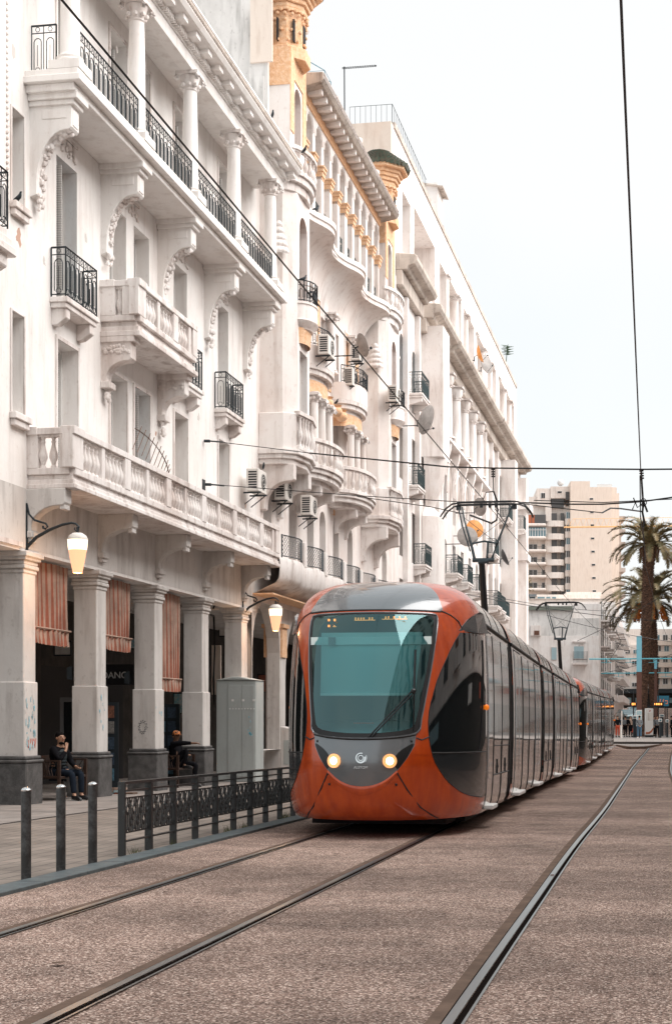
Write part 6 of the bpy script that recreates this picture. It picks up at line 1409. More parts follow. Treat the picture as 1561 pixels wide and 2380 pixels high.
for i, (p, q, r) in enumerate((((1075, 1380, 60), (1561, 1446, 70), .015), ((1110, 1380, 50), (1420, 1420, 90), .012), ((1270, 1430, 90), (1561, 1492, 95), .018), ((1340, 1490, 100), (1561, 1370, 100), .018), ((1420, 1432, 95), (1442, 1490, 100), .02), ((1442, 1490, 100), (1405, 1545, 105), .02), ((1395, 1565, 120), (1561, 1520, 120), .02))):
    wire([at(*p), at(*q)], r, 'span_cable', ['thin sagging cable above the coupled trams, upper', 'thin sagging cable above the coupled trams, lower', 'cable crossing behind the second pantograph', 'cable rising to the right behind the second pantograph', 'short steep cable left of the palms', 'short cable slanting down from the knot left of the palms', 'faint cable low in front of the far flats'][i], sag=.15)
# teal beams and poles
M['pole'] = mat('brown_pole_paint', (.12, .05, .035), .5)
for i, (x, d, yt, ym, yb, w_, lab) in enumerate(((1484, 117, 1478, 1562, 1712, .42, 'brown pole with a light blue top left of the tall palm trunk'), (1540.5, 150, 1598, 1625, 1690, .38, 'thinner teal topped pole right of the tall palm trunk'), (1522.5, 140, 1530, 1555, 1690, .26, 'slim teal topped post just right of the palm trunk'))):
    if i == 1: continue
    b = at(x, 1700, d); z0 = .0 if d < 130 else .3; zm = at(x, ym, d).z; zt = at(x, yt, d).z; P = thing('catenary_pole', lab, 'pole', (b.x, b.y, z0), 0, 'painted wire poles'); OFF[P.name] = (0, 0, 0)
    m = MB(); m.box(-w_/2, w_/2, -.12, .12, 0, zm - z0); m.build('shaft', M['pole'], P, bevel=.03); m = MB(); m.box(-w_/2, w_/2, -.12, .12, zm - z0, zt - z0); m.build('blue_top', mat('light_blue_paint', (.20, .50, .62), .5), P, bevel=.03)
for (y, x0, x1, d, lab) in ((1531, 1368, 1640, 117.4, 'teal horizontal beam crossing in front of the palm trunk'), (1564, 1396, 1640, 140.4, 'lower and farther teal horizontal beam')):
    m = MB(); m.tube([at(x0, y + 1, d), at(x1, y - 1, d)], .06, 6)
    for k in range(3): x = x0 + 40 + 55*k; m.tube([at(x, y, d), at(x, y + 9, d)], .03, 4); m.tube([at(x - 12, y + 9, d), at(x + 12, y + 9, d)], .02, 4)
    tag(m.build('gantry_beam', M['wireb']), lab, 'gantry beam', 'teal beams over the far tracks')

# ================================================================== palms
M['trunk'] = mat('palm_bark', (.20, .11, .072), .9, col2=(.07, .04, .027), vs=5, bump=1.0, bs=9)
M['frond'] = mat('palm_frond', (.30, .21, .10), .6, col2=(.13, .115, .05), vs=1.2); M['dates'] = mat('orange_dates', (.62, .19, .03), .7)
def palm(x, yb, yc, d, r0, r1, RR, lab, n=38, lean=0, seed=1, dates=False):
    rr = random.Random(seed); b = at(x, yb, d); c = at(x + lean, yc, d); hgt = c.z - b.z; P = thing('palm_tree', lab, 'palm tree', (b.x, b.y, b.z), 0, 'palm trees at the end of the street'); OFF[P.name] = (0, 0, 0)
    cx, cy = c.x - b.x, c.y - b.y; m = MB(); N = 40; rows = []
    def rad(t): return lerp([(0, r0*1.15), (.03, r0*.8), (.12, r0*.72), (.35, r0*1.0), (.6, r0*1.15), (.85, r1*.92), (.93, r1*1.15), (.97, r1*1.05), (1, r1*.5)], t)
    pts = [Vector((cx*(t**1.3), cy*(t**1.3), hgt*t)) for t in [k/N for k in range(N + 1)]]
    m.tube(pts, [rad(k/N)*.93 for k in range(N + 1)], 14)
    k = 0
    while k < 900:
        t = (k/900)**.9; a = k*2.39996; p = Vector((cx*t**1.3, cy*t**1.3, hgt*t)); r_ = rad(t); o = Vector((math.cos(a), math.sin(a), 0)); u = Vector((-o.y, o.x, 0)); s = .085*(1 + t*.6)*rr.uniform(.7, 1.2)
        q = p + o*(r_*.9); e = p + o*(r_ + .05 + .07*t) + Vector((0, 0, s*1.1)); m.add([q - u*s, q + u*s, e + u*s*.5, e - u*s*.5, q - u*s + Vector((0, 0, s)), q + u*s + Vector((0, 0, s))], [(0, 1, 2, 3), (3, 2, 5, 4), (0, 3, 4), (1, 5, 2)]); k += 1
    m.build('trunk', M['trunk'], P, smooth=False)
    cr_ = MB()
    for i in range(n):
        az = i*2.39996 + rr.uniform(-.2, .2); e0 = rr.uniform(-.35, 1.35) if i > n*.3 else rr.uniform(.7, 1.45); L = RR*rr.uniform(.8, 1.08); o = Vector((math.cos(az), math.sin(az), 0)); u = Vector((-o.y, o.x, 0))
        p = Vector((cx, cy, hgt - .1)) + o*r1*.5; el = e0; pts = [p.copy()]; K = 16
        for k in range(K):
            p = p + (o*math.cos(el) + Vector((0, 0, math.sin(el))))*(L/K); el -= (.055 + .105*(k/K))*(1.1 if e0 > 0 else .6); pts.append(p.copy())
        cr_.tube(pts[::2], [.045, .04, .035, .03, .025, .02, .015, .012, .008], 4)
        for k in range(2, K*5):
            t = k/(K*5); j = int(t*K); q = pts[j].lerp(pts[min(j + 1, K)], t*K - j); dirn = (pts[min(j + 1, K)] - pts[j]).normalized(); upv = u.cross(dirn).normalized(); ll = RR*.17*math.sin(math.pi*(.08 + .9*t))**.6*rr.uniform(.8, 1.1)
            for s in (-1, 1):
                tip = q + (u*s*.62 + dirn*.66 + upv*rr.uniform(-.05, .32)*(-1)).normalized()*ll - Vector((0, 0, ll*.04)); w_ = dirn*.036*RR/3.2; cr_.add([q - w_, q + w_, tip], [(0, 1, 2)])
    cr_.build('crown', M['frond'], P)
    if dates:
        for i in range(7):
            a = i*.9 + .4; m = MB()
            for k in range(70): t = rr.random(); m.ball((cx + (r1 + .6 + .5*t)*math.cos(a) + rr.uniform(-.28, .28), cy + (r1 + .6 + .5*t)*math.sin(a) + rr.uniform(-.28, .28), hgt - .6 - 1.5*t + rr.uniform(-.2, .2)), .09, 4)
            m.build('date_cluster', M['dates'], P)
    else:
        m = MB()
        for i in range(16): a = i*.39; m.tube([(cx + r1*.6*math.cos(a), cy + r1*.6*math.sin(a), hgt - .1), (cx + (r1 + .35)*math.cos(a), cy + (r1 + .35)*math.sin(a), hgt - .5), (cx + (r1 + .25)*math.cos(a), cy + (r1 + .25)*math.sin(a), hgt - 1.2)], [.08, .07, .02], 4)
        m.build('dead_fronds', mat('dry_fronds', (.16, .08, .045), .8), P)
palm(1493, 1712, 1262, 122, .36, .46, 4.0, 'tall palm tree with a thick shaggy trunk in front of the far flats', 54, 15, 2)
palm(1521, 1697, 1395, 155, .55, .7, 5.7, 'lower palm tree with orange date clusters behind the tall one', 64, -14, 5, True)

# ================================================================== far buildings (each stands square to the line of sight at its own distance)
class Far:
    def __init__(s, x, d, label, name='apartment_building', zb=None, cat='building'):
        s.d = d; s.x = x; b = at(x, 1672, d); zb = gz(b.y) if zb is None else zb; s.zb = zb
        s.o = thing(name, label, cat, (b.x, b.y, zb), PS); OFF[s.o.name] = (0, 0, 0)
    def X(s, x): return (x - s.x)*s.d/F
    def Z(s, y): return H + (YH - y)*s.d/F - s.zb
    def B(s, m, x0, x1, y0, y1, w0, w1): m.box(s.X(x0), s.X(x1), w0, w1, s.Z(max(y0, y1)), s.Z(min(y0, y1)))
def c4(cx, cy): return 1183.5 + .2419*cx, 1074.9 + .2419*cy
M['tow'] = plaster('tower_render', (.78, .66, .57), (.62, .48, .38), .4, 11); M['tow2'] = plaster('tower_balcony_band', (.82, .74, .68), (.55, .42, .34), .5, 12); M['towside'] = plaster('tower_back_face', (.5, .42, .37), (.3, .22, .18), .5, 13)  # tower render lightened, distance haze put into its colour
T = Far(1325, 330, 'tall beige apartment tower with stacked balconies behind the street')
def fb(fr, name, mt, boxes, par=None, bevel=0):
    m = MB()
    for (x0, y0, x1, y1, w0, w1) in boxes:
        (a, b), (c, d) = c4(x0, y0), c4(x1, y1); fr.B(m, a, c, b, d, w0, w1)
    return m.build(name, mt, par or fr.o, bevel=bevel)
tw_ = fb(T, 'wall', M['tow'], [(583, 180, 770, 1700, 0, 14), (770, 236, 985, 1700, .02, 14), (985, 236, 1030, 1700, .5, 13), (1030, 290, 1055, 1700, .8, 12)])
fb(T, 'setback_wall', M['tow2'], [(145, 310, 270, 400, 3, 14), (270, 232, 402, 400, 2.6, 14), (402, 215, 583, 330, 2.2, 14), (145, 400, 583, 1700, 3.4, 14), (350, 400, 410, 1240, 2.4, 3.4)])
fb(T, 'parapet', M['white'], [(842, 206, 984, 238, .3, .8)])
for k in range(8):
    y = 350 + k*126.5; x = 766 + k*4; w_ = fb(T, 'window', M['tow2'], [(x - 2, y - 12, x + 38, y + 12, -.06, .02)]); fb(T, 'pane', M['glass'], [(x + 2, y - 8, x + 34, y + 9, -.09, -.055)], w_)
for k in range(7):
    y = 468 + k*124.5   # top of opening band
    xl = 100 if k < 2 else 72
    fb(T, 'balcony', M['tow2'], [(xl + 30 if k < 1 else xl, y + 112 - 0, 352, y + 140, .6, 3.4)], bevel=.2)
    m = MB(); q0, q1 = c4(352, 0)[0], c4(535, 0)[0]; c_ = (T.X(q0) + T.X(q1))/2; hw = (T.X(q1) - T.X(q0))/2; z0, z1 = T.Z(c4(0, y + 140)[1]), T.Z(c4(0, y + 84)[1])
    pts = [(c_ - hw*math.cos(t), 2.4 - 1.5*math.sin(t)**.7) for t in [math.pi*j/12 for j in range(13)]]; m.prism(pts + [(c_ + hw, 3.4), (c_ - hw, 3.4)], 'z', z0, z1); m.build('rounded_balcony', M['tow2'], T.o)
    fb(T, 'window', M['farwin'], [(412, y + 6, 462, y + 80, 2.3, 3.39), (500, y + 6, 532, y + 80, 2.2, 3.39)])
    w_ = fb(T, 'window', M['white'], [(545, y, 592, y + 66, 1.2, 2.3)]); fb(T, 'pane', M['farwin' if k % 2 else 'blueglass'], [(550, y + 4, 566, y + 62, 1.15, 1.2), (570, y + 4, 588, y + 62, 1.15, 1.2)], w_)
    fb(T, 'parapet', M['tow2'], [(538, y + 66, 595, y + 124, 1.0, 3.4)])
    if k == 0:
        w_ = fb(T, 'glazed_balcony', M['farwin'], [(125, y + 28, 350, y + 112, .9, 3.38)]); fb(T, 'glazing_bars', M['terra'], [(180, y + 30, 210, y + 110, .85, .9), (218, y + 30, 240, y + 110, .85, .9)], w_)
    elif k == 1:
        w_ = fb(T, 'glazed_balcony', M['blueglass'], [(142, y + 26, 350, y + 112, 1.2, 3.38)]); fb(T, 'glazing_bars', M['white'], [(142 + 26*j, y + 26, 147 + 26*j, y + 112, 1.1, 1.2) for j in range(9)] + [(142, y + 46, 350, y + 51, 1.1, 1.19)], w_)
    else:
        w_ = fb(T, 'window', M['white'], [(188, y + 50, 278, y + 108, 3.25, 3.4)]); fb(T, 'pane', M['farwin'], [(194, y + 54, 230, y + 106, 3.2, 3.25), (236, y + 54, 272, y + 106, 3.2, 3.25)], w_)
        w_ = fb(T, 'window', M['white'], [(316, y + 50, 352, y + 108, 3.25, 3.4)]); fb(T, 'pane', M['farwin'], [(321, y + 54, 347, y + 104, 3.2, 3.25)], w_)
        m = MB(); 
        for j in range(12): a, b_ = c4(xl + 5 + 23*j, y + 88); m.tube([(T.X(a), .7, T.Z(b_)), (T.X(a), .7, T.Z(b_ + 6))], .03, 3)
        a, b_ = c4(xl + 2, y + 86); c, _ = c4(350, 0); m.tube([(T.X(a), .7, T.Z(b_)), (T.X(c), .7, T.Z(b_))], .05, 3); m.build('railing', M['farwin'], T.o)
    # slanted balconies on the far right side
    m = MB(); a = T.X(c4(1055, 0)[0]); b_ = T.X(c4(1118, 0)[0]); z0 = T.Z(c4(0, y + 40)[1]); m.box(a, b_, 1.2, 8, z0 - .9, z0); m.box(a, a + .6, 2, 9, z0 - 3, z0 - .9); m.build('side_balcony', M['towside'], T.o)
w_ = fb(T, 'window', M['white'], [(306, 274, 350, 328, 2.5, 2.6)]); fb(T, 'pane', M['dark'], [(312, 278, 326, 326, 2.45, 2.5), (330, 278, 346, 326, 2.45, 2.5)], w_)
w_ = fb(T, 'window', M['white'], [(465, 260, 512, 282, 2.1, 2.2)]); fb(T, 'pane', M['dark'], [(470, 264, 507, 279, 2.05, 2.1)], w_); fb(T, 'window', M['farwin'], [(545, 268, 582, 345, 2.1, 2.2)]); fb(T, 'window', M['farwin'], [(410, 332, 530, 418, 2.6, 3.39)])
dsh = Far(c4(488, 200)[0], 331, 'white satellite dish on the roof of the beige tower', 'satellite_dish', T.zb + T.Z(c4(0, 214)[1]), 'satellite dish'); m = MB(); m.ball((0, 0, .6), .75, 12, (1, .5, 1)); m.build('reflector', M['white'], dsh.o, smooth=True); m = MB(); m.tube([(0, .2, 0), (0, .2, .8)], .1, 5); m.build('mount', M['iron'], dsh.o)
# pale podium buildings in front of the tower
Pd = Far(1290, 250, 'low cream terraced building at the foot of the tower')
fb(Pd, 'wall', M['tow2'], [(75, 1312, 930, 2200, 0, 12), (265, 1262, 880, 1312, 1.5, 12), (560, 1230, 900, 1262, 3, 12), (60, 1270, 262, 1312, 1.2, 10)])
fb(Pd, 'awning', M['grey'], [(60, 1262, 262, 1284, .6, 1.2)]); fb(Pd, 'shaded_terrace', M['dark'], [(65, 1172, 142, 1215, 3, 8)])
for x0, x1, st in ((68, 128, 'glass'), (195, 250, 'glass'), (272, 340, 'blueglass'), (356, 395, 'blueglass'), (412, 450, 'blueglass')):
    w_ = fb(Pd, 'window', M['white'], [(x0 - 4, 1284, x1 + 4, 1310, 1.0, 1.19)]); fb(Pd, 'pane', M[st], [(x0, 1287, x1, 1308, .95, 1.0)], w_)
fb(Pd, 'coping', M['ledge'], [(75, 1308, 935, 1316, -.2, .0)])
pt = thing('roof_plant', 'small bushy plant on the terrace left of the tower', 'plant', at(c4(158, 0)[0], 1378, 247), 0); OFF[pt.name] = (0, 0, 0); m = MB(); rq = random.Random(2)
for k in range(240): a = rq.uniform(0, 6.28); r_ = rq.random()**.5*1.4; z = rq.uniform(0, 4.5); q = Vector((r_*(1 - z/6)*math.cos(a), r_*math.sin(a), z)); u = Vector((rq.uniform(-1, 1), rq.uniform(-1, 1), rq.uniform(-1, 1)))*.3; m.add([q, q + u, q + Vector((u.y, u.x, .2))], [(0, 1, 2)])
m.build('foliage', M['frond'], pt)
# stained party-wall house and its street side
Sd = Far(1392, 150, 'white house with a stained blank wall and one big blue shutter behind the trams')
fb(Sd, 'wall', M['soot'], [(-60, 1420, 602, 1665, .0, 12), (602, 1496, 858, 1665, .02, 12)]); fb(Sd, 'lower_wall', M['wallc'], [(-60, 1665, 858, 2750, -.05, 12), (200, 1568, 296, 1665, -.4, 0)])
fb(Sd, 'attic_wall', M['wallb'], [(605, 1385, 855, 1496, 2.5, 12)])
fb(Sd, 'gutter', mat('green_grey_gutter', (.16, .18, .15), .6), [(-60, 1382, 602, 1420, -.25, .1)])
w_ = fb(Sd, 'window', M['trim'], [(604, 1752, 720, 1888, -.15, -.05), (600, 1718, 726, 1730, -.3, -.05)]); fb(Sd, 'shutter', mat('pale_blue_shutter', (.34, .46, .50), .6), [(616, 1768, 708, 1885, -.18, -.148)], w_)
w_ = fb(Sd, 'window', M['trim'], [(395, 1772, 452, 1900, -.12, -.05)]); fb(Sd, 'shutter', mat('pale_blue_shutter', (.34, .46, .50), .6), [(400, 1778, 448, 1895, -.15, -.118)], w_)
fb(Sd, 'small_window', mat('brown_shutter', (.12, .05, .03), .7), [(232, 1618, 282, 1660, -.43, -.38)])
bq = fb(Sd, 'balcony', M['trim'], [(600, 1925, 740, 1945, -.9, -.05)])
m = MB()
for k in range(12): a, b_ = c4(604 + 12*k, 1925); m.tube([(Sd.X(a), -.85, Sd.Z(b_)), (Sd.X(a), -.85, Sd.Z(b_ - 26))], .02, 3)
a, b_ = c4(600, 1898); c, _ = c4(738, 0); m.tube([(Sd.X(a), -.85, Sd.Z(b_)), (Sd.X(c), -.85, Sd.Z(b_))], .03, 3); m.build('railing', M['iron'], bq)
# side street front, receding
yaw2 = math.atan((1519 - 1475)/F); sb0 = at(1393, 1672, 150); Ss = thing('apartment_building', 'row of white flats with stacked balconies receding behind the palms', 'building', (sb0.x, sb0.y, gz(sb0.y)), -yaw2); OFF[Ss.name] = (0, 0, 0)
m = MB(); m.box(-8, 0, .5, 42, -1, 13.0); m.build('wall', M['wallc'], Ss); m = MB(); m.box(-8, .4, 42.2, 95, -1, 16.5); m.build('wing_wall', M['wallb'], Ss)
for j in range(6):
    for k in range(6):
        y = 3 + k*6.2; z = 3.2 + j*2.7
        if z > 11.5: continue
        m = MB(); m.box(0, .9 + .3*(k % 2), y, y + 3.2, z, z + .18); m.box(.84 + .3*(k % 2), .9 + .3*(k % 2), y, y + 3.2, z + .18, z + .95) if (j + k) % 3 == 0 else m.box(0, .5, y + .3, y + 2.9, z - .2, z)
        bq = m.build('balcony', M['trim'], Ss, bevel=.03)
        m = MB(); m.box(0.01, .06, y + .6, y + 2.2, z + .2, z + 2.2); m.build('window', M['glass' if (j + k) % 2 else 'shut'], Ss)
    for k in range(8):
        y = 44 + k*6; z = 3.4 + j*3.0
        if z > 14: continue
        m = MB(); m.box(.4, 1.5, y, y + 4, z, z + .9); m.build('balcony', M['wallb'], Ss); m = MB(); m.box(.41, .46, y + .5, y + 3.4, z + 1, z + 2.3); m.build('window', M['glass'], Ss)
        if (j + k) % 3 == 1: m = MB(); m.prism([(.4, z + 2.5), (1.6, z + 2.1), (1.6, z + 2.05), (.4, z + 2.4)], 'y', y + .2, y + 3.6); m.build('awning', M['grey'], Ss)
# right-hand far flats
Rt = Far(1510, 300, 'cream block of flats with rows of windows behind the palm trunks')
m = MB(); Rt.B(m, 1440, 1640, 1462, 1672, 0, 12); Rt.B(m, 1440, 1500, 1500, 1672, -1.5, 0); m.build('wall', M['tow2'], Rt.o)
for j in range(6):
    y = 1478 + j*25.4
    m = MB(); Rt.B(m, 1500, 1640, y + 12, y + 22, -.9, 0); m.build('balcony', M['tow'], Rt.o)
    for k in range(9):
        x = 1446 + k*18.5 + (3 if (j % 2) else 0)
        if y < 1495 and x < 1500: continue
        w_ = MB(); f0 = -1.6 if x < 1495 else -.1; Rt.B(w_, x, x + 12, y - 3 + (10 if x < 1495 else 0), y + 11 + (6 if x < 1495 else 0), f0, f0 + .1); w_ = w_.build('window', M['white'], Rt.o)
        p = MB(); Rt.B(p, x + 1, x + 5.5, y - 2 + (10 if x < 1495 else 0), y + 10 + (6 if x < 1495 else 0), f0 - .05, f0); Rt.B(p, x + 6.5, x + 11, y - 2 + (10 if x < 1495 else 0), y + 10 + (6 if x < 1495 else 0), f0 - .05, f0); p.build('pane', M['farwin' if (j*3 + k) % 4 else 'blueglass'], w_)
m = MB(); Rt.B(m, 1436, 1640, 1602, 1612, -5, 0); m.build('canopy', M['iron'], Rt.o); m = MB(); Rt.B(m, 1436, 1640, 1612, 1672, -2.2, -.0); m.build('dark_shopfronts', M['shade'], Rt.o)
gl = MB(); 
for x in (1450, 1472, 1530, 1550, 1572): Rt.B(gl, x, x + 12, 1622, 1634, -2.3, -2.2)
gl.build('shop_sign', M['bluep'], Rt.o)
# crane
Cr = Far(1440, 290, 'orange tower crane jib stretching across in front of the tower', 'crane_jib', 40, 'crane'); m = MB()
def cp2(x, y, w_=0): return (Cr.X(x), w_, Cr.Z(y))
for y, w_ in ((1225.5, -.6), (1225.5, .6)): m.tube([cp2(1310, y, w_), cp2(1640, y - 4, w_)], .08, 4)
m.tube([cp2(1322, 1222, 0), cp2(1330, 1206, 0), cp2(1640, 1202, 0)], .05, 4); n = 26
for k in range(n):
    x = 1314 + k*13.6; m.tube([cp2(x, 1225.4 - (x - 1278)*.011, -.6), cp2(x + 6.8, 1206.5, 0)], .03, 3); m.tube([cp2(x + 6.8, 1206.5, 0), cp2(x + 13.6, 1225.3 - (x - 1265)*.011, .6)], .03, 3)
m.build('lattice', mat('crane_orange', (.85, .50, .22), .6), Cr.o)
# ================================================================== platform furniture, cars, people at the end of the street
zp = .055
def pl_(x, d): b = at(x, 1700, d); return (b.x, b.y, zp)
ks = thing('ticket_kiosk', 'white ticket kiosk with an orange swoosh right of the palm trunk', 'kiosk', pl_(1508, 120), PS); OFF[ks.name] = (0, 0, 0)
m = MB(); m.box(-.32, .32, 0, .5, .15, 2.35); m.build('body', M['white'], ks, bevel=.03); m = MB(); m.box(-.34, .34, .02, .5, 0, .15); m.build('base', M['iron'], ks); m = MB(); m.box(-.15, .28, -.012, 0, 1.35, 2.0); m.build('screen', M['acm'], ks)
m = MB(); P = [(-.3, .42 - .0), (-.1, .40), (.1, .5), (.22, .68), (.30, .78), (.31, .6), (.2, .4), (0, .26), (-.3, .24)]; m.prism(P, 'y', -.01, 0); m.build('swoosh', M['terra'], ks); m = MB(); m.prism([(.0, 2.15), (.03, 2.22), (.1, 2.2), (.06, 2.14), (.08, 2.08), (.02, 2.1), (-.05, 2.08), (-.02, 2.14)], 'y', -.01, 0); m.build('star', M['redp'], ks)
text('sahatatram', .085, M['iron'], Matrix(((1, 0, 0, .0), (0, 0, -1, -.005), (0, 1, 0, 1.12), (0, 0, 0, 1))), ks, 'lettering', .002) if False else None
mp_ = thing('map_board', 'white and teal map board at the foot of the brown pole', 'map board', pl_(1484, 116), PS); OFF[mp_.name] = (0, 0, 0); m = MB(); m.box(-.22, .22, -.04, .04, .9, 2.2); m.build('board', M['white'], mp_)
m = MB(); [m.box(-.18, .18, -.05, -.04, z, z + .3) for z in (.98, 1.4, 1.82)]; m.build('map_panel', M['bluep'], mp_); m = MB(); m.box(-.2, .2, -.03, .03, 0, .9); m.build('leg', M['iron'], mp_)
for i, (x, d, h, w_, lab) in enumerate(((1474, 118, 1.75, .28, 'dark ticket validator with a lit top left of the pole'), (1533, 116, 1.5, .16, 'first dark validator post right of the man in black'), (1549, 119, 1.45, .16, 'second dark validator post near the right edge'), (1536.5, 128, 1.9, .3, 'grey ticket machine behind the man in black'))):
    t = thing('ticket_validator', lab, 'ticket validator', pl_(x, d), PS, 'ticket validators on the platform'); OFF[t.name] = (0, 0, 0); m = MB(); m.box(-w_/2, w_/2, -.08, .08, 0, h - .25); m.build('post', M['iron'], t); m = MB(); m.box(-w_/2 - .05, w_/2 + .05, -.1, .1, h - .25, h); ho = m.build('head', M['white'], t, bevel=.02)
    m = MB(); m.box(-w_/2, w_/2, -.11, -.1, h - .2, h - .05); m.build('screen', M['blueglass'], ho)
t = thing('post', 'tall thin grey post on the platform left of the walkers', 'post', pl_(1443.5, 112), 0); OFF[t.name] = (0, 0, 0); m = MB(); m.tube([(0, 0, 0), (0, 0, 2.1)], .05, 6); m.tube([(-.05, 0, 0), (-.05, 0, 1.0)], .09, 6); m.build('shaft', M['acm'], t)
for i, (x0, x1, y0, y1, d, lab) in enumerate(((1466, 1477, 1631, 1642, 126, 'orange led display left of the brown pole'), (1517, 1541, 1632, 1641, 126, 'orange led display right of the palm trunk'))):
    b = at((x0 + x1)/2, (y0 + y1)/2, d); t = thing('led_display', lab, 'display', b, PS, 'platform displays'); OFF[t.name] = (0, 0, 0); hw, hh = (x1 - x0)/2*d/F, (y1 - y0)/2*d/F
    m = MB(); m.box(-hw, hw, 0, .15, -hh, hh); m.tube([(0, .1, hh), (0, .1, 1.2)], .04, 4); m.tube([(0, .12, -hh), (0, .12, zp - b.z)], .05, 5); m.build('housing', M['black'], t); m = MB(); r_ = random.Random(i)
    for k in range(5): x = -hw*.8 + k*hw*.32; m.box(x, x + hw*.2*r_.uniform(.5, 1.2), -.01, 0, -hh*.45, hh*.5)
    m.build('digits', M['ledd'], t)
b = at(1540, 1629, 128); t = thing('blue_sign', 'blue rectangular sign board above the platform display', 'sign', b, PS); OFF[t.name] = (0, 0, 0); m = MB(); m.box(-.5, .5, 0, .08, -.45, .45); m.build('board', mat('sign_blue', (.03, .22, .34), .4), t); m = MB(); m.tube([(.35, .1, -.4), (.35, .1, zp - b.z)], .05, 5); m.build('post', M['iron'], t)
m = MB(); m.tube([(-.3, -.01, -.2), (-.25, -.01, .1), (-.2, -.01, .15)], .02, 4); m.tube([(-.02, -.01, -.2), (0, -.01, .1), (.06, -.01, .15)], .02, 4); m.tube([(.15, -.01, .0), (.35, -.01, .02), (.36, -.01, -.25), (.2, -.01, -.25)], .025, 4); m.build('symbols', M['amber'], t)
# canopy beam of the stop
sh_ = thing('tram_shelter', 'flat dark tram stop shelter behind the palm trunk', 'shelter', pl_(1525, 129), PS); OFF[sh_.name] = (0, 0, 0); m = MB(); m.box(-2.1, .9, -.6, 1.2, 2.5, 2.62); m.build('roof', M['iron'], sh_)
for x in (-2.0, .8): m = MB(); m.box(x - .04, x + .04, .4, .48, 0, 2.5); m.build('post', M['iron'], sh_)
# cars
def car(x, d, z, rz, col, lab):
    b = at(x, 1660, d); t = thing('parked_car', lab, 'car', (b.x, b.y, z), rz, 'cars waiting beyond the platform'); OFF[t.name] = (0, 0, 0); cm = mat('car_paint', col, .3, .3, coat=1)
    m = MB(); m.prism([(-2.1, .3), (-2.15, .6), (-2.0, .85), (-1.1, .95), (-.5, 1.4), (1.0, 1.42), (1.8, 1.0), (2.05, .9), (2.1, .3)], 'x', -.82, .82); m.build('body', cm, t, bevel=.08, smooth=True)
    m = MB(); m.prism([(-1.02, .98), (-.5, 1.34), (.95, 1.36), (1.55, 1.0)], 'x', -.83, .83); m.box(-.68, .68, -1.1, -.95, .98, 1.0); m.prism([(-1.14, .96), (-.56, 1.38), (-.52, 1.36), (-1.08, .94)], 'x', -.68, .68); m.build('windows', M['blueglass'], t)
    for sx in (-1, 1):
        for yy in (-1.35, 1.35): m = MB(); m.lathe([(.3, -.1), (.31, .1)], (0, 0, 0), 14); m.xf(Matrix.Translation((sx*.76, yy, .3)) @ Matrix.Rotation(R(90), 4, 'Y')); m.build('wheel', M['rubber'], t)
        m = MB(); m.ball((sx*.6, -2.1, .68), .12, 8, (1.3, .5, .8)); m.build('headlight', M['white'], t)
car(1456, 172, gz(172), .25, (.13, .22, .24), 'teal grey car facing the camera beyond the walkers'); car(1473, 181, gz(181), .1, (.5, .52, .52), 'pale car half hidden behind the brown pole')
# people at the stop
people = [(1434, 118, .3, 'person in red trousers and black jacket beside the last tram', navy, redc, {'elL': (.30, .05, 1.15), 'wrL': (.38, -.05, .95), 'haL': (.40, -.08, .88)}), (1452, 121, 2.8, 'person in black with a rucksack, walking away', navy, navy, {'knL': (.11, -.2, .52), 'anL': (.11, -.12, .1)}),
          (1464, 120, .4, 'woman in a long dark coat and beige scarf with a red bag', navy, navy, None), (1484.5, 112, 3.3, 'man in grey hoodie and blue jeans, hands behind his back', greyc, bluej, {'wrL': (.05, .17, .95), 'haL': (.0, .18, .93), 'wrR': (-.05, .17, .92), 'haR': (.02, .19, .9)}),
          (1526, 117, .1, 'person in grey jacket and black trousers right of the kiosk', greyc, navy, {'knR': (-.11, -.14, .5)}), (1519, 126, 1.2, 'dark figure half hidden right of the kiosk', navy, navy, None), (1560, 120, 1.3, 'person in black cut by the right edge', navy, navy, None), (1444, 135, .9, 'person in blue far behind the thin post', bluej, navy, None), (1472, 140, .9, 'dark clothed person far behind the validator', navy, navy, None)]
for i, (x, d, rz, lab, top, leg, po) in enumerate(people):
    t, bd_, J = person(pl_(x, d), rz, lab, top, leg, M['hair'] if i != 3 else M['white'], po, 'people waiting at the stop', hairlen=.6 if i == 2 else 0, coat=.5 if i == 2 else 0)
    if i == 2:
        m = MB(); m.tube([(-.1, -.13, 1.42), (0, -.17, 1.3), (.02, -.17, 1.0)], [.07, .09, .07], 6); m.lathe([(.1, 0), (.115, .06), (.09, .1)], (0, 0, 1.4), 10); m.build('scarf', beige, bd_, smooth=True)
        bb = pl_(x + 6.5, d); tg = thing('shopping_bag', 'red bag carried by the woman in the long coat', 'bag', (bb[0], bb[1], zp + .38), PS); OFF[tg.name] = (0, 0, 0); m = MB(); m.box(-.18, .18, -.06, .06, 0, .34); m.build('bag_body', redc, tg, bevel=.04); m = MB(); m.tube([(-.1, 0, .34), (0, 0, .48), (.1, 0, .34)], .012, 4); m.build('handle', redc, tg)
    if i == 1: m = MB(); m.box(-.16, .16, .12, .28, 1.0, 1.42); m.build('rucksack', greyc, bd_, bevel=.05)
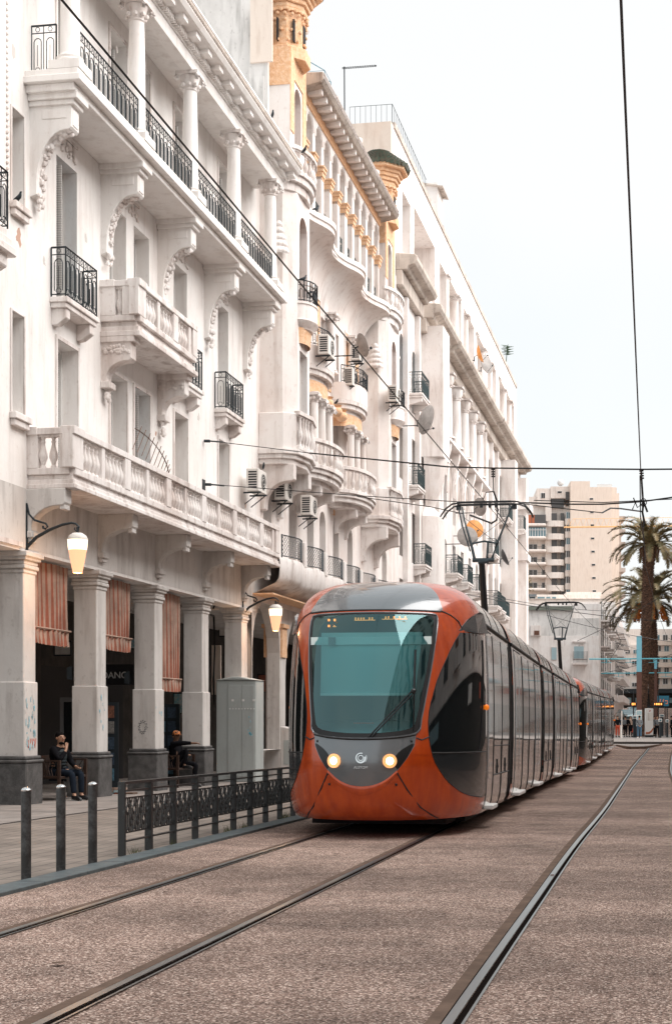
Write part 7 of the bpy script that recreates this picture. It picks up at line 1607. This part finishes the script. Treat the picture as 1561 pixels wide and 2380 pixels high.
# ================================================================== opposite side of the street (mirrored in the tram)
Op = thing('apartment_building', 'cream building across the street, mirrored in the tram side', 'building', (9.2, 30, 0)); OFF[Op.name] = (9.2, 30, 0)
m = MB(); m.box(9.2, 20, -40, 96, -.5, 19.5); m.build('wall', M['wallb'], Op)
Oq = thing('apartment_building', 'farther cream building on the right side, mirrored in the tram windows', 'building', (9.4, 150, 0)); OFF[Oq.name] = (0, 150, 0); OFF[Oq.name] = (9.4, 150, 0)
m = MB(); m.box(9.4, 22, 112, 345, -1, 24); m.build('wall', M['wallb'], Oq); m = MB(); m.box(9.3, 9.4, 112, 345, -1, 3.2); m.build('shop_band', M['low'], Oq)
for i in range(24):
    y = 114 + i*9.6
    for j in range(4):
        z = 8 + j*4; q = MB(); q.box(9.3, 9.39, y, y + 5.0, z, z + 2.3); q.build('window', M['glass' if (i*2 + j) % 3 else 'shutr'], Oq)
    q = MB(); q.box(7.9, 9.29, y - .5, y + 8.6, 5.2, 5.5) if i % 2 else q.box(9.0, 9.3, y, y + 7, 4.6, 5.8); q.build('awning' if i % 2 else 'shop_fascia', [M['redp'], M['bluep'], M['white'], M['acm']][i % 4], Oq)
m = MB(); m.box(9.14, 9.2, -40, 96, -.5, 3.6); m.build('shop_band', M['shade'], Op)
m = MB(); m.box(8.6, 9.19, -40, 96, 18.9, 19.3); m.box(8.9, 9.19, -40, 96, 3.6, 3.8); m.build('cornice', M['trim'], Op)
wm_ = MB(); bm2 = MB(); sg_ = MB()
for i in range(38):
    y = -38 + i*3.5
    for j in range(5):
        z = 4.6 + j*2.95; w_ = MB(); w_.box(9.12, 9.19, y, y + 1.2, z, z + 1.9); 
        if i % 1 == 0: w_.build('window', M['glass' if (i + j) % 3 else 'shutr'], Op)
        if (i + j) % 3 == 0: q = MB(); q.box(8.5, 9.19, y - .4, y + 1.6, z - .2, z - .05); q.box(8.5, 8.55, y - .4, y + 1.6, z - .05, z + .7); q.build('balcony', M['trim'], Op)
    if i % 4 == 0: q = MB(); q.box(8.9, 9.13, y, y + 2.6, 2.5, 3.2); q.build('shop_fascia', [M['redp'], M['bluep'], M['white']][i//4 % 3], Op)
# litter and weeds
lf = random.Random(12)
for i in range(16):
    y = lf.uniform(7.5, 20); x = lf.uniform(-4.5, 1.2); m = MB(); s = lf.uniform(.02, .05); k = 6
    m.add([(x + s*math.cos(t)*lf.uniform(.4, 1), y + s*math.sin(t)*lf.uniform(.4, 1.6), gz(y) + .014 + lf.uniform(0, .01)) for t in [6.28*j/k for j in range(k)]], [tuple(range(k))]); 
    o = m.build('dry_leaf', [M['brown'], M['awn_w'], M['groove']][i % 3]); tag(o, 'tiny dry leaf or scrap lying on the aggregate road', 'leaf', 'small litter on the road')
wd = MB()
for (yy, n) in ((15.3, 10), (18.9, 14), (19.8, 12), (22.0, 24), (22.3, 20), (16.6, 6)):
    for k in range(n*2): x = -5.36 + lf.uniform(-.05, .02); y = yy + lf.uniform(-.12, .12); a = lf.uniform(0, 6.28); h_ = lf.uniform(.03, .13); wd.add([(x - .004, y, gz(y)), (x + .004, y, gz(y)), (x + .05*math.cos(a), y + .05*math.sin(a), gz(y) + h_)], [(0, 1, 2)])
tag(wd.build('weeds', mat('weed_green', (.07, .075, .03), .8)), 'small tufts of weeds along the fence foot', 'weeds', kind='stuff')
